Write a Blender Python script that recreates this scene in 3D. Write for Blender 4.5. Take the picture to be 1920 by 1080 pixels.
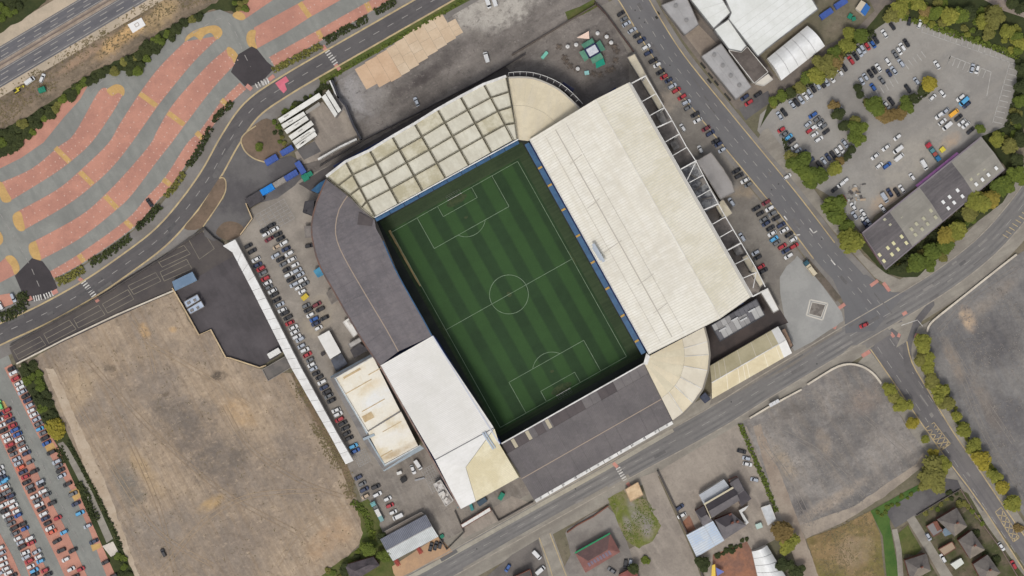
import bpy, math, random
from mathutils import Vector, noise
from mathutils.geometry import tessellate_polygon
random.seed(7)
sc = bpy.context.scene
for o in list(bpy.data.objects): bpy.data.objects.remove(o)

# ------------------------------------------------------------------ camera, sky, sun, exposure
CAM_H = 800.0                       # metres above the ground, looking straight down
MPP = 0.25                          # metres of ground per photograph pixel
cam = bpy.data.cameras.new('aerial_camera'); camo = bpy.data.objects.new('aerial_camera', cam)
sc.collection.objects.link(camo); camo.location = (0, 0, CAM_H)
cam.sensor_width = 36; cam.lens = 36*CAM_H/480.0; cam.clip_start = 1; cam.clip_end = 6000
sc.camera = camo
SUN_EL, SUN_DIR = math.radians(60), Vector((0.26, 1.0))      # light travels up the picture, a little to the right
d2 = SUN_DIR.normalized()
sun_vec = Vector((d2.x*math.cos(SUN_EL), d2.y*math.cos(SUN_EL), -math.sin(SUN_EL)))
world = bpy.data.worlds.new('World'); sc.world = world; world.use_nodes = True
wn = world.node_tree; bg = wn.nodes['Background']
sky = wn.nodes.new('ShaderNodeTexSky'); sky.sky_type = 'NISHITA'; sky.sun_disc = False
sky.sun_elevation = SUN_EL; sky.sun_rotation = math.atan2(-d2.x, -d2.y)
sky.dust_density = 4; sky.ozone_density = 1
hs = wn.nodes.new('ShaderNodeHueSaturation'); hs.inputs['Saturation'].default_value = 0.45
wn.links.new(sky.outputs[0], hs.inputs['Color']); wn.links.new(hs.outputs[0], bg.inputs['Color'])
bg.inputs['Strength'].default_value = 0.15
sl = bpy.data.lights.new('sun', 'SUN'); slo = bpy.data.objects.new('sun', sl); sc.collection.objects.link(slo)
sl.energy = 1.4; sl.angle = math.radians(11); sl.color = (1, 0.975, 0.94)
slo.rotation_euler = sun_vec.to_track_quat('-Z', 'Y').to_euler()
sc.view_settings.view_transform = 'Standard'; sc.view_settings.look = 'None'
sc.view_settings.exposure = -0.22; sc.view_settings.gamma = 1; sc.view_settings.use_curve_mapping = False
sc.cycles.max_bounces = 4; sc.cycles.diffuse_bounces = 3; sc.cycles.glossy_bounces = 2
ALB = 1.0                           # photograph colour -> base colour

# ------------------------------------------------------------------ helpers: placing
C = sc.collection
ORG = {}
def W(px, py, z=0.0):
    """the point at height z that the photograph shows at pixel (px, py)"""
    k = (CAM_H - z)/CAM_H*MPP
    return Vector(((px-960)*k, (540-py)*k, z))
def lin(c):
    return tuple((v/255/12.92 if v/255 <= .04045 else ((v/255+.055)/1.055)**2.4)*ALB for v in c)

# ------------------------------------------------------------------ helpers: materials
def M(name, c, c2=None, s=0.06, amt=1.0, lo=.38, hi=.62, fine=1.1, fa=.16, rough=.92, spots=(), streak=None,
      metal=0, leaf=False, stripes=None, mid=0.0, grit=0.0, gritc=(84, 76, 66), bump=0.0, spec=.3):
    m = bpy.data.materials.new(name); m.use_nodes = True
    nt = m.node_tree; N = nt.nodes; L = nt.links
    b = N['Principled BSDF']; b.inputs['Roughness'].default_value = rough; b.inputs['Metallic'].default_value = metal
    b.inputs['Specular IOR Level'].default_value = spec
    geo = N.new('ShaderNodeNewGeometry'); pos = geo.outputs['Position']
    def math_(op, a, bb=None, clamp=False):
        n = N.new('ShaderNodeMath'); n.operation = op; n.use_clamp = clamp
        for i, v in enumerate((a, bb)):
            if v is None: continue
            if isinstance(v, (int, float)): n.inputs[i].default_value = v
            else: L.new(v, n.inputs[i])
        return n.outputs[0]
    def noise_(scale, detail=5, rgh=.6, vec=None, dist=0):
        n = N.new('ShaderNodeTexNoise'); n.inputs['Scale'].default_value = scale
        n.inputs['Detail'].default_value = detail; n.inputs['Roughness'].default_value = rgh
        n.inputs['Distortion'].default_value = dist
        L.new(vec or pos, n.inputs['Vector']); return n.outputs['Fac']
    def ramp(v, a, bb):
        n = N.new('ShaderNodeMapRange'); n.interpolation_type = 'SMOOTHSTEP'
        n.inputs[1].default_value = a; n.inputs[2].default_value = bb; L.new(v, n.inputs[0]); return n.outputs[0]
    def mix(f, A, B):
        n = N.new('ShaderNodeMix'); n.data_type = 'RGBA'
        for i, v in ((0, f), (6, A), (7, B)):
            if isinstance(v, (int, float)): n.inputs[i].default_value = v
            elif isinstance(v, tuple): n.inputs[i].default_value = v+(1,)
            else: L.new(v, n.inputs[i])
        return n.outputs[2]
    def mapped(ang, sx, sy, loc=(0, 0)):
        # rotate so that x runs along ang, then scale
        n = N.new('ShaderNodeMapping'); n.vector_type = 'TEXTURE'
        n.inputs['Location'].default_value = (loc[0], loc[1], 0)
        n.inputs['Rotation'].default_value = (0, 0, math.radians(ang)); n.inputs['Scale'].default_value = (sx, sy, 1)
        L.new(pos, n.inputs['Vector']); return n.outputs[0]
    col = lin(c)
    if c2 is not None:
        f = ramp(noise_(s, 7, .68), lo, hi)
        col = mix(math_('MULTIPLY', f, amt), col, lin(c2))
    if stripes:                              # mown bands: (angle along, width, colour, strength, cross width, cross strength)
        ang, wd, sc2, st, cw, cs = stripes
        v = mapped(ang, 1, 1); sp = N.new('ShaderNodeSeparateXYZ'); L.new(v, sp.inputs[0])
        w_ = noise_(.25, 3)
        y = math_('ADD', sp.outputs[1], math_('MULTIPLY', w_, .5))
        a = ramp(math_('SINE', math_('MULTIPLY', y, math.pi/wd)), -.4, .4)
        bq = ramp(math_('SINE', math_('MULTIPLY', sp.outputs[0], math.pi/cw)), -.25, .25)
        f = math_('ADD', math_('MULTIPLY', a, st), math_('MULTIPLY', bq, cs), True)
        col = mix(f, col, lin(sc2))
    if streak:                               # (angle, length, width, colour, amount)
        for (ang, sx, sy, cc, am) in streak:
            f = ramp(noise_(1.0, 4, .6, mapped(ang, sx, sy)), .42, .68)
            col = mix(math_('MULTIPLY', f, am), col, lin(cc))
    if spots:
        wob = noise_(.09, 6, .7)
        wob2 = noise_(.35, 4, .7)
        smk = math_('ADD', math_('MULTIPLY', ramp(noise_(.13, 6, .75), .36, .6), .6), .42)
        wob = math_('ADD', math_('MULTIPLY', wob, 1.5), math_('MULTIPLY', wob2, .7))
        for (px, py, rx, ry, ang, cc, st) in spots:
            q = W(px, py); v = mapped(ang, rx*MPP, ry*MPP, (q.x, q.y))
            n = N.new('ShaderNodeVectorMath'); n.operation = 'LENGTH'
            fl = N.new('ShaderNodeVectorMath'); fl.operation = 'MULTIPLY'; fl.inputs[1].default_value = (1, 1, 0)
            L.new(v, fl.inputs[0]); L.new(fl.outputs[0], n.inputs[0])
            dd = math_('ADD', n.outputs['Value'], math_('SUBTRACT', wob, 1.1))
            f = ramp(dd, 1.3, .4)
            col = mix(math_('MULTIPLY', math_('MULTIPLY', f, smk), st), col, lin(cc))
    if leaf:
        r = geo.outputs['Random Per Island']
        oi = N.new('ShaderNodeObjectInfo')
        r2 = math_('ADD', math_('MULTIPLY', r, .85), math_('MULTIPLY', oi.outputs['Random'], .5))
        col = mix(math_('MULTIPLY', r2, .9, True), col, lin(c2 or c))
    if grit:                                 # small dark tufts, stones and scuffs
        f = ramp(noise_(.42, 6, .78, dist=.6), .535, .66); col = mix(math_('MULTIPLY', f, grit), col, lin(gritc))
        f = ramp(noise_(.31, 6, .8, mapped(20, 1.3, .8, (40, 90))), .55, .68); col = mix(math_('MULTIPLY', f, grit*.75), col, lin(tuple(min(255, v*1.16+8) for v in c)))
    if mid:
        f = noise_(.17, 8, .78, dist=.4); k = math_('ADD', math_('MULTIPLY', math_('SUBTRACT', f, .5), mid*2.6), 1.0)
        n = N.new('ShaderNodeVectorMath'); n.operation = 'SCALE'
        if isinstance(col, tuple): n.inputs[0].default_value = col
        else: L.new(col, n.inputs[0])
        L.new(k, n.inputs['Scale']); col = n.outputs[0]
    if fa:
        f = noise_(fine, 3, .7)
        k = math_('ADD', math_('MULTIPLY', math_('SUBTRACT', f, .5), fa*2.6), 1.0)
        n = N.new('ShaderNodeVectorMath'); n.operation = 'SCALE'
        if isinstance(col, tuple): n.inputs[0].default_value = col
        else: L.new(col, n.inputs[0])
        L.new(k, n.inputs['Scale']); col = n.outputs[0]
    if isinstance(col, tuple): b.inputs['Base Color'].default_value = col+(1,)
    else: L.new(col, b.inputs['Base Color'])
    if bump:
        bn = N.new('ShaderNodeBump'); bn.inputs['Strength'].default_value = 1; bn.inputs['Distance'].default_value = bump
        L.new(noise_(.5, 6, .7), bn.inputs['Height']); L.new(bn.outputs[0], b.inputs['Normal'])
    return m
def P(name, c, **k):                         # plain painted or sheet surface with a little wear
    k.setdefault('fa', .06); k.setdefault('rough', .6)
    return M(name, c, **k)

# ------------------------------------------------------------------ helpers: meshes
def link(o, parent=None):
    C.objects.link(o)
    if parent is not None: o.parent = parent
    return o
def mesh(name, verts, faces, mats, parent=None, idx=None):
    org = ORG.get(parent.name, Vector((0, 0, 0))) if parent is not None else Vector((0, 0, 0))
    me = bpy.data.meshes.new(name)
    me.from_pydata([tuple(Vector(v)-org) for v in verts], [], faces)
    for m in (mats if isinstance(mats, (list, tuple)) else [mats]): me.materials.append(m)
    if idx: me.polygons.foreach_set('material_index', idx)
    me.update()
    o = bpy.data.objects.new(name, me); link(o, parent)
    if parent is not None: ORG[o.name] = org
    return o
def tag(o, label, cat, group=None, kind=None):
    o['label'] = label; o['category'] = cat
    if group: o['group'] = group
    if kind: o['kind'] = kind
    return o
def thing(name, label, cat, px, py, group=None, z=0.0):
    o = bpy.data.objects.new(name, None); o.empty_display_size = .5; link(o)
    o.location = W(px, py, z); ORG[o.name] = Vector(o.location)
    return tag(o, label, cat, group)
_k = {}
def lay(L):
    _k[L] = _k.get(L, 0)+1
    return L*.03 + _k[L]*.0004
def rough_poly(pts, amp, step=7):
    out = []
    for i, a in enumerate(pts):
        b = pts[(i+1) % len(pts)]; n = max(1, int(math.dist(a, b)/step))
        for j in range(n):
            t = j/n; x = a[0]+(b[0]-a[0])*t; y = a[1]+(b[1]-a[1])*t
            v = noise.noise_vector(Vector((x*.09, y*.09, 3)))+noise.noise_vector(Vector((x*.3, y*.3, 7)))*.6
            out.append((x+v.x*amp, y+v.y*amp))
    return out
def poly_faces(ws):
    return [tuple(t) for t in tessellate_polygon([[Vector((v[0], v[1], 0)) for v in ws]])]
def up(verts, faces):
    out = []
    for f in faces:
        a, b, c = (Vector(verts[i]) for i in f[:3])
        out.append(f if (b-a).cross(c-a).z >= 0 else tuple(reversed(f)))
    return out
def flat(name, pts, L, mat, rough=0, smooth=0, kind='structure', parent=None):
    if smooth: pts = curve(pts, smooth, True)
    if rough: pts = rough_poly(pts, rough)
    z = lay(L); vs = [W(x, y, 0) + Vector((0, 0, z)) for x, y in pts]
    o = mesh(name, vs, up(vs, poly_faces(vs)), mat, parent)
    if parent is None: o['kind'] = kind
    return o
def curve(pts, n=6, closed=False):           # Catmull-Rom through the points
    out = []; m = len(pts)
    for i in range(m if closed else m-1):
        p = [pts[(i+k) % m] if closed else pts[min(max(i+k, 0), m-1)] for k in (-1, 0, 1, 2)]
        for j in range(n):
            t = j/n
            out.append(tuple(.5*(2*p[1][a]+(p[2][a]-p[0][a])*t+(2*p[0][a]-5*p[1][a]+4*p[2][a]-p[3][a])*t*t
                             + (3*p[1][a]-p[0][a]-3*p[2][a]+p[3][a])*t**3) for a in range(2)))
    if not closed: out.append(tuple(pts[-1][:2]))
    return out
def offs(ws, d):                             # parallel of a world polyline, d metres to the left
    out = []
    for i, p in enumerate(ws):
        a = ws[max(i-1, 0)]; b = ws[min(i+1, len(ws)-1)]
        t = Vector((b[0]-a[0], b[1]-a[1])).normalized(); out.append(Vector((p[0]-t.y*d, p[1]+t.x*d, p[2])))
    return out
def path(pts, smooth=0):
    if smooth: pts = curve(pts, smooth)
    return [W(x, y) for x, y in pts]
def strip(name, pts, width, L, mat, off=0, smooth=0, kind='structure'):
    ws = path(pts, smooth); z = lay(L)
    a = offs(ws, off+width/2); b = offs(ws, off-width/2); n = len(ws)
    vs = [v+Vector((0, 0, z)) for v in b+a]
    o = mesh(name, vs, up(vs, [(i, i+1, n+i+1, n+i) for i in range(n-1)]), mat); o['kind'] = kind
    return o
def dash(name, pts, width, L, mat, on, gap, off=0, smooth=0):
    ws = offs(path(pts, smooth), off); z = lay(L); vs = []; fs = []; acc = 0
    cur = []
    per = on+gap
    def emit(p, q):
        t = (q-p).normalized(); s = Vector((-t.y, t.x, 0))*width/2; k = len(vs)
        vs.extend(v+Vector((0, 0, z)) for v in (p-s, q-s, q+s, p+s)); fs.append((k, k+1, k+2, k+3))
    for a, b in zip(ws, ws[1:]):
        ln = (b-a).length; x = 0
        while x < ln-1e-6:
            ph = acc % per; st = min((on-ph) if ph < on else (per-ph), ln-x)
            if ph < on and st > .05: emit(a.lerp(b, x/ln), a.lerp(b, (x+st)/ln))
            x += max(st, 1e-3); acc += max(st, 1e-3)
    o = mesh(name, vs, fs, mat); o['kind'] = 'structure'
    return o
def lines(name, segs, width, L, mat, kind='structure', parent=None):
    vs = []; fs = []; z = lay(L)
    for a, b in segs:
        p = W(*a); q = W(*b); t = (q-p).normalized(); s = Vector((-t.y, t.x, 0))*width/2; k = len(vs)
        z2 = Vector((0, 0, z)); vs += [p-s+z2, q-s+z2, q+s+z2, p+s+z2]; fs.append((k, k+1, k+2, k+3))
    o = mesh(name, vs, fs, mat, parent)
    if parent is None: o['kind'] = kind
    return o
def closed(pts): return list(zip(pts, pts[1:]+pts[:1]))
def box_vf(c, t, l, w, h):                   # box on point c, long axis t
    t = Vector((t[0], t[1], 0)).normalized(); s = Vector((-t.y, t.x, 0)); u = Vector((0, 0, h))
    b = [c-t*l/2-s*w/2, c+t*l/2-s*w/2, c+t*l/2+s*w/2, c-t*l/2+s*w/2]
    return b+[v+u for v in b], [(3, 2, 1, 0), (4, 5, 6, 7), (0, 1, 5, 4), (1, 2, 6, 5), (2, 3, 7, 6), (3, 0, 4, 7)]
class MB:
    def __init__(s): s.v = []; s.f = []; s.i = []
    def add(s, v, f, i=0):
        k = len(s.v); s.v += list(v); s.f += [tuple(x+k for x in q) for q in f]; s.i += [i]*len(f)
    def box(s, c, t, l, w, h, i=0): s.add(*box_vf(Vector(c), t, l, w, h), i)
    def beam(s, a, b, w, h, i=0):            # bar between two points, top at the points
        a = Vector(a); b = Vector(b); t = (b-a); t2 = Vector((t.x, t.y, 0))
        sd = Vector((-t2.y, t2.x, 0)).normalized()*w/2 if t2.length > 1e-4 else Vector((w/2, 0, 0))
        if t2.length > 1e-4: u = Vector((0, 0, h))
        else: u = Vector((0, h, 0))
        q = [a-sd-u, b-sd-u, b+sd-u, a+sd-u, a-sd, b-sd, b+sd, a+sd]
        s.add(q, [(3, 2, 1, 0), (4, 5, 6, 7), (0, 1, 5, 4), (1, 2, 6, 5), (2, 3, 7, 6), (3, 0, 4, 7)], i)
    def slab(s, top, th, i=0):
        n = len(top); top = [Vector(t) for t in top]
        fs = up(top, poly_faces(top)) if n > 4 else up(top, [tuple(range(n))])
        lo = [t-Vector((0, 0, th)) for t in top]
        f = list(fs)+[tuple(x+n for x in reversed(q)) for q in fs]
        sgn = sum(top[j].x*top[(j+1) % n].y-top[(j+1) % n].x*top[j].y for j in range(n))
        for j in range(n):
            k = (j+1) % n; f.append((j+n, k+n, k, j) if sgn > 0 else (j, k, k+n, j+n))
        s.add(top+lo, f, i)
    def prism(s, pts, z0, z1, i=0):
        s.slab([Vector((p[0], p[1], z1)) for p in pts], z1-z0, i)
    def cyl(s, c, r, h, n=10, i=0, r2=None):
        c = Vector(c); r2 = r if r2 is None else r2
        a = [c+Vector((r*math.cos(2*math.pi*k/n), r*math.sin(2*math.pi*k/n), 0)) for k in range(n)]
        b = [c+Vector((r2*math.cos(2*math.pi*k/n), r2*math.sin(2*math.pi*k/n), h)) for k in range(n)]
        s.add(a+b, [tuple(range(n, 2*n)), tuple(range(n-1, -1, -1))]+[(k, (k+1) % n, n+(k+1) % n, n+k) for k in range(n)], i)
    def go(s, name, mats, parent=None, label=None, stuff=False):
        o = mesh(name, s.v, s.f, mats, parent, s.i)
        if label: o['label'] = label
        if stuff: o['kind'] = 'stuff'
        return o
def wallpath(name, label, cat, pts, width, h, mat, smooth=0, cap=None, group=None, z0=0, kind=None):
    ws = path(pts, smooth); a = offs(ws, width/2); b = offs(ws, -width/2); m = MB(); n = len(ws)
    vs = [v+Vector((0, 0, z0)) for v in b+a]+[v+Vector((0, 0, z0+h)) for v in b+a]
    fs = []
    for i in range(n-1):
        fs += [(2*n+i, 2*n+i+1, 3*n+i+1, 3*n+i), (i, i+1, 2*n+i+1, 2*n+i), (n+i+1, n+i, 3*n+i, 3*n+i+1)]
    fs += [(0, 2*n, 3*n, n), (n-1, 2*n-1, 4*n-1, 3*n-1)]
    if label is None:
        o = mesh(name, vs, fs, mat); o['kind'] = kind or 'structure'; return o
    if cap:
        r = thing(name, label, cat, pts[0][0], pts[0][1], group)
        mesh('wall', vs, fs, mat, r)
        a = offs(ws, width/2+.06); b = offs(ws, -width/2-.06)
        v2 = [v+Vector((0, 0, z0+h+.002)) for v in b+a]+[v+Vector((0, 0, z0+h+.12)) for v in b+a]
        mesh('coping', v2, fs, cap, r); return r
    return tag(mesh(name, vs, fs, mat), label, cat, group)
def lerp4(q, u, v): return q[0].lerp(q[1], u).lerp(q[3].lerp(q[2], u), v)
def sheets(parent, name, q, us, vs, gap, th, mats, pick=None):
    """separate roof sheets on the quad q (four points in order); us, vs = cut positions along q0-q1 and q0-q3"""
    lu = (q[1]-q[0]).length; lv = (q[3]-q[0]).length
    for i in range(len(us)-1):
        for j in range(len(vs)-1):
            gu, gv = gap/lu/2, gap/lv/2
            m = MB(); m.slab([lerp4(q, us[i]+gu, vs[j]+gv), lerp4(q, us[i+1]-gu, vs[j]+gv), lerp4(q, us[i+1]-gu, vs[j+1]-gv), lerp4(q, us[i]+gu, vs[j+1]-gv)], th)
            mm = mats if not isinstance(mats, list) else mats[pick(i, j) if pick else random.randrange(len(mats))]
            m.go(name, mm, parent)
def rng(n): return [i/n for i in range(n+1)]
def ribs(parent, name, q, n, w, h, mat):     # raised ribs running from edge q0-q1 to edge q3-q2
    m = MB(); up_ = Vector((0, 0, h))
    for i in range(n+1):
        m.beam(lerp4(q, i/n, 0)+up_, lerp4(q, i/n, 1)+up_, w, h*.9)
    return m.go(name, mat, parent, stuff=True)
def shrink(ws, d):
    c = sum(ws, Vector((0, 0, 0)))/len(ws)
    return [w+(c-w).normalized()*d for w in ws]
def ridge_roof(r, pts, he, hr, matr, matw, hip=0.0, th=.25, nrib=0, ribm=None, mats2=None, wallname='wall', over=.4):
    """pts: four eave corners in pixels, a-b and d-c are the long sides; ridge between the short sides"""
    a, b, c, d = (W(*p, he) for p in pts)
    m1, m2 = (a+d)/2, (b+c)/2; ax = m2-m1
    r1 = m1+ax*hip; r2 = m2-ax*hip; r1.z = r2.z = hr
    wl = shrink([a, b, c, d], over); m = MB()
    z0 = [Vector((p.x, p.y, 0)) for p in wl]; z1 = [Vector((p.x, p.y, he-.3)) for p in wl]
    m.add(z0+z1, [(0, 1, 5, 4), (1, 2, 6, 5), (2, 3, 7, 6), (3, 0, 4, 7), (4, 5, 6, 7)])
    if not hip:
        for x, y, rr in ((wl[0], wl[3], m1.lerp(m2, .02)), (wl[1], wl[2], m2.lerp(m1, .02))):
            m.add([Vector((x.x, x.y, he-.3)), Vector((y.x, y.y, he-.3)), Vector((rr.x, rr.y, hr-.4))], [(0, 1, 2)])
    m.go(wallname, matw, r)
    for k, q in enumerate(([a, b, r2, r1], [c, d, r1, r2])):
        m = MB(); m.slab(q, th); o = m.go('roof', (mats2 or [matr, matr])[k], r)
        if nrib: ribs(o, 'roof_rib', q, nrib, .12, .08, ribm or matr)
    if hip:
        for q in ([d, a, r1], [b, c, r2]):
            m = MB(); m.slab(q, th); m.go('roof', matr, r)
    m = MB(); m.beam(r1+Vector((0, 0, .12)), r2+Vector((0, 0, .12)), .4, .2); m.go('ridge_cap', ribm or matr, r)
    return r1, r2
def flat_building(name, label, cat, pts, h, matw, matr, par=.35, group=None, nx=0, gap=.05, units=()):
    r = thing(name, label, cat, pts[0][0], pts[0][1], group)
    top = [W(x, y, h) for x, y in pts]
    m = MB(); m.prism(shrink(top, .25), 0, h-.3); m.go('wall', matw, r)
    if nx and len(top) == 4:
        sheets(r, 'roof_sheet', shrink(top, .1), rng(nx), [0, 1], gap, .25, matr)
    else:
        m = MB(); m.slab(shrink(top, .05), .28); m.go('roof', matr if not isinstance(matr, list) else matr[0], r)
    if par:
        m = MB()
        for p, q in closed(top): m.beam(p+Vector((0, 0, par)), q+Vector((0, 0, par)), .3, par+.3)
        m.go('parapet', matw, r)
    for (x, y, l, w, hh, ang) in units:
        m = MB(); t = (math.cos(math.radians(ang)), math.sin(math.radians(ang))); m.box(W(x, y, h), t, l, w, hh)
        m.go('roof_vent', matw, r)
    return r
# ------------------------------------------------------------------ materials of the setting
g_base = M('rough_ground', (124, 114, 98), (104, 100, 80), s=.02, fine=.5, mid=.3, grit=.5)
g_yard = M('yard_dirt', (134, 127, 120), (104, 98, 93), s=.03, fa=.2, mid=.35, grit=.6, gritc=(84, 79, 76), streak=[(33, 30, 5, (90, 85, 81), .4), (27, 12, 3, (128, 121, 113), .35)],
           spots=[(668, 180, 52, 46, 60, (150, 146, 143), 1.3), (920, 22, 95, 38, 20, (172, 166, 156), 1.4), (880, 62, 40, 14, -15, (140, 133, 124), .8), (790, 150, 60, 12, 32, (74, 68, 66), .8),
                  (700, 175, 30, 40, 30, (132, 126, 119), .8), (800, 185, 60, 14, 32, (88, 82, 78), .6), (1090, 110, 60, 50, 0, (116, 108, 101), .7), (1060, 175, 60, 24, 0, (92, 86, 82), .5), (860, 90, 60, 20, 40, (88, 82, 79), .6)])
g_pave = M('pavement_grey', (132, 128, 123), (118, 113, 107), s=.06, fa=.1)
g_pavetan = M('pavement_tan', (152, 146, 134), (136, 130, 120), s=.08, fa=.12, streak=[(29, 40, 4, (118, 111, 102), .5)])
a_road = M('road_asphalt', (96, 93, 92), (86, 83, 83), s=.05, fa=.08, mid=.12, streak=[(33, 60, 3, (110, 105, 103), .35)])
a_elland = M('old_road_asphalt', (128, 125, 121), (118, 115, 112), s=.05, fa=.1, mid=.14, grit=.2, gritc=(112, 108, 104), streak=[(29, 60, 2.0, (108, 106, 103), .5)])
a_low = M('smooth_road_asphalt', (107, 106, 106), (113, 111, 110), s=.03, fa=.05, streak=[(-55, 60, 4, (94, 91, 93), .35)])
a_rb = M('dual_road_asphalt', (120, 116, 113), (107, 104, 103), s=.03, fa=.08, mid=.12, streak=[(-56, 70, 1.8, (94, 91, 92), .55)])
a_m621 = M('motorway_asphalt', (104, 103, 106), (94, 93, 96), s=.03, fa=.07, streak=[(31, 150, 1.4, (124, 121, 120), .55)])
a_dark = M('fresh_asphalt', (72, 67, 68), (64, 60, 61), s=.08, fa=.05)
a_yard = M('dark_yard_asphalt', (74, 70, 71), (88, 83, 84), s=.05, mid=.15, fa=.07, streak=[(-60, 25, 5, (92, 87, 88), .5)])
a_sunk = M('loading_road_asphalt', (78, 73, 72), (90, 84, 80), s=.06, fa=.1)
a_side = M('side_road_asphalt', (104, 101, 99), (88, 85, 85), s=.04, fa=.08, mid=.2, lo=.42, hi=.58)
a_lane = M('car_park_lane', (141, 141, 134), (130, 130, 124), s=.05, fa=.07, mid=.1, grit=.2, gritc=(118, 118, 112), streak=[(-60, 14, 3, (120, 121, 116), .5)])
a_red = M('red_block_paving', (190, 138, 119), (174, 126, 110), s=.06, fa=.14, fine=2.0, mid=.12, grit=.22, gritc=(152, 112, 100))
a_yel = M('yellow_block_paving', (196, 161, 104), (184, 150, 98), s=.3, fa=.12, mid=.1)
a_pink = M('fresh_pink_surfacing', (212, 116, 130), (200, 106, 120), s=.3, fa=.05)
a_salmon = M('tactile_paving', (192, 138, 124), (178, 126, 114), s=.3, fa=.08)
a_lot = M('west_lot_asphalt', (152, 144, 133), (132, 125, 116), s=.045, fa=.1, mid=.2, grit=.3, gritc=(118, 110, 101), spots=[(590, 600, 40, 30, 60, (160, 148, 128), .6), (640, 690, 18, 40, 60, (112, 104, 94), .7), (560, 420, 60, 14, 40, (158, 149, 138), .7)])
a_eastlot = M('east_lot_asphalt', (134, 128, 119), (119, 113, 105), s=.06, fa=.1, mid=.22, grit=.35, gritc=(100, 94, 87), spots=[(1410, 350, 18, 40, -60, (150, 134, 112), .7), (1250, 190, 22, 50, -58, (160, 148, 133), .85), (1440, 500, 40, 22, -60, (112, 107, 102), .6)])
a_ne = M('works_car_park', (150, 146, 139), (136, 132, 126), s=.03, fa=.07, mid=.14, grit=.22, gritc=(118, 114, 109), streak=[(35, 40, 6, (156, 150, 140), .4)],
         spots=[(1700, 300, 90, 40, 38, (160, 154, 143), .9), (1660, 375, 36, 18, 38, (175, 155, 132), .85), (1800, 290, 40, 14, 36, (120, 115, 110), .7), (1780, 265, 22, 12, 36, (180, 158, 134), .8), (1640, 410, 40, 12, 40, (116, 104, 92), .7)])
a_plaza = M('plaza_slabs', (156, 155, 150), (146, 145, 141), s=.08, fa=.06)
g_sand = M('sandy_lot_soil', (172, 153, 130), (138, 126, 113), s=.02, lo=.36, hi=.64, fa=.2, fine=.7, mid=.42, grit=.5, gritc=(116, 102, 86),
           streak=[(-62, 40, 2.5, (146, 126, 102), .5), (-60, 22, 1.2, (124, 110, 96), .35)],
           spots=[(375, 835, 120, 56, -50, (112, 103, 95), .75), (330, 780, 60, 24, -35, (104, 97, 90), .6), (425, 850, 70, 34, 20, (112, 104, 96), .6), (410, 705, 16, 10, 0, (82, 74, 66), .85),
                  (240, 910, 26, 46, 25, (112, 108, 100), .8), (205, 690, 12, 7, 0, (88, 80, 70), .8), (270, 620, 16, 10, -60, (196, 160, 112), .85), (325, 618, 8, 7, 0, (196, 160, 112), .8),
                  (395, 945, 34, 12, 30, (182, 152, 108), .75), (450, 770, 40, 22, -40, (180, 150, 112), .6), (560, 880, 80, 70, -30, (128, 117, 106), .7), (500, 745, 12, 8, 0, (176, 158, 138), .9),
                  (270, 880, 60, 16, -55, (174, 149, 114), .6), (290, 720, 60, 40, 0, (134, 123, 112), .6), (620, 1010, 60, 26, 40, (172, 144, 114), .7), (480, 1000, 80, 40, 30, (134, 121, 108), .6), (300, 985, 70, 40, 0, (136, 127, 117), .6),
                  (140, 740, 50, 30, 60, (172, 150, 120), .6), (585, 770, 12, 60, 28, (106, 88, 68), .7), (310, 740, 12, 5, 20, (96, 84, 70), .7), (390, 760, 24, 14, -30, (116, 108, 100), .6)])
g_track = M('pale_sand_track', (184, 168, 147), (170, 152, 130), s=.1, fa=.12)
g_rub1 = M('grey_rubble_lot', (144, 138, 131), (112, 109, 106), s=.035, lo=.36, hi=.62, fa=.22, fine=.8, mid=.45, grit=.38, gritc=(96, 92, 88), streak=[(-58, 20, 3, (146, 135, 122), .4), (30, 30, 5, (98, 94, 92), .35)],
           spots=[(1620, 750, 40, 26, 30, (150, 134, 120), .6), (1545, 830, 14, 34, 20, (158, 143, 125), .7), (1470, 870, 16, 40, 28, (160, 145, 125), .8), (1500, 950, 16, 22, 20, (82, 79, 80), .8), (1600, 800, 80, 40, 20, (108, 104, 101), .4), (1480, 775, 40, 22, 30, (98, 93, 88), .6), (1560, 940, 90, 12, 32, (160, 147, 132), .8)])
g_rub2 = M('grey_rubble_field', (128, 125, 121), (106, 104, 103), s=.03, fa=.18, fine=.8, mid=.38, grit=.3, gritc=(92, 89, 87), streak=[(-60, 40, 3, (132, 126, 118), .45)],
           spots=[(1815, 600, 14, 26, 20, (190, 165, 136), .9), (1790, 680, 12, 50, 26, (150, 135, 118), .6), (1850, 760, 14, 70, 26, (146, 133, 118), .6), (1860, 560, 60, 16, 40, (142, 132, 120), .7), (1870, 640, 60, 50, 0, (84, 81, 82), .6), (1890, 800, 40, 80, 25, (92, 89, 90), .5)])
g_scrub = M('scrub_soil', (132, 117, 99), (100, 90, 76), s=.05, mid=.45, grit=.8, gritc=(74, 70, 54), fa=.25, fine=.6, streak=[(31, 20, 3, (154, 134, 112), .5)],
            spots=[(230, 70, 60, 16, 38, (196, 160, 110), .9), (300, 30, 40, 22, 36, (190, 162, 118), .85), (150, 110, 50, 9, 34, (170, 140, 114), .7), (50, 180, 60, 10, 30, (112, 96, 84), .7)])
g_verge = M('tan_verge', (188, 172, 150), (172, 158, 138), s=.06, fa=.12)
g_resv = M('central_reserve', (170, 155, 140), (146, 132, 118), s=.12, fa=.2)
g_grass = M('grass_ground', (78, 90, 42), (96, 96, 56), s=.08, mid=.35, grit=.5, gritc=(58, 66, 34), fa=.25, fine=.9)
g_dgrass = M('dark_undergrowth', (52, 60, 33), (66, 70, 40), s=.08, fa=.3, fine=.9)
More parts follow.
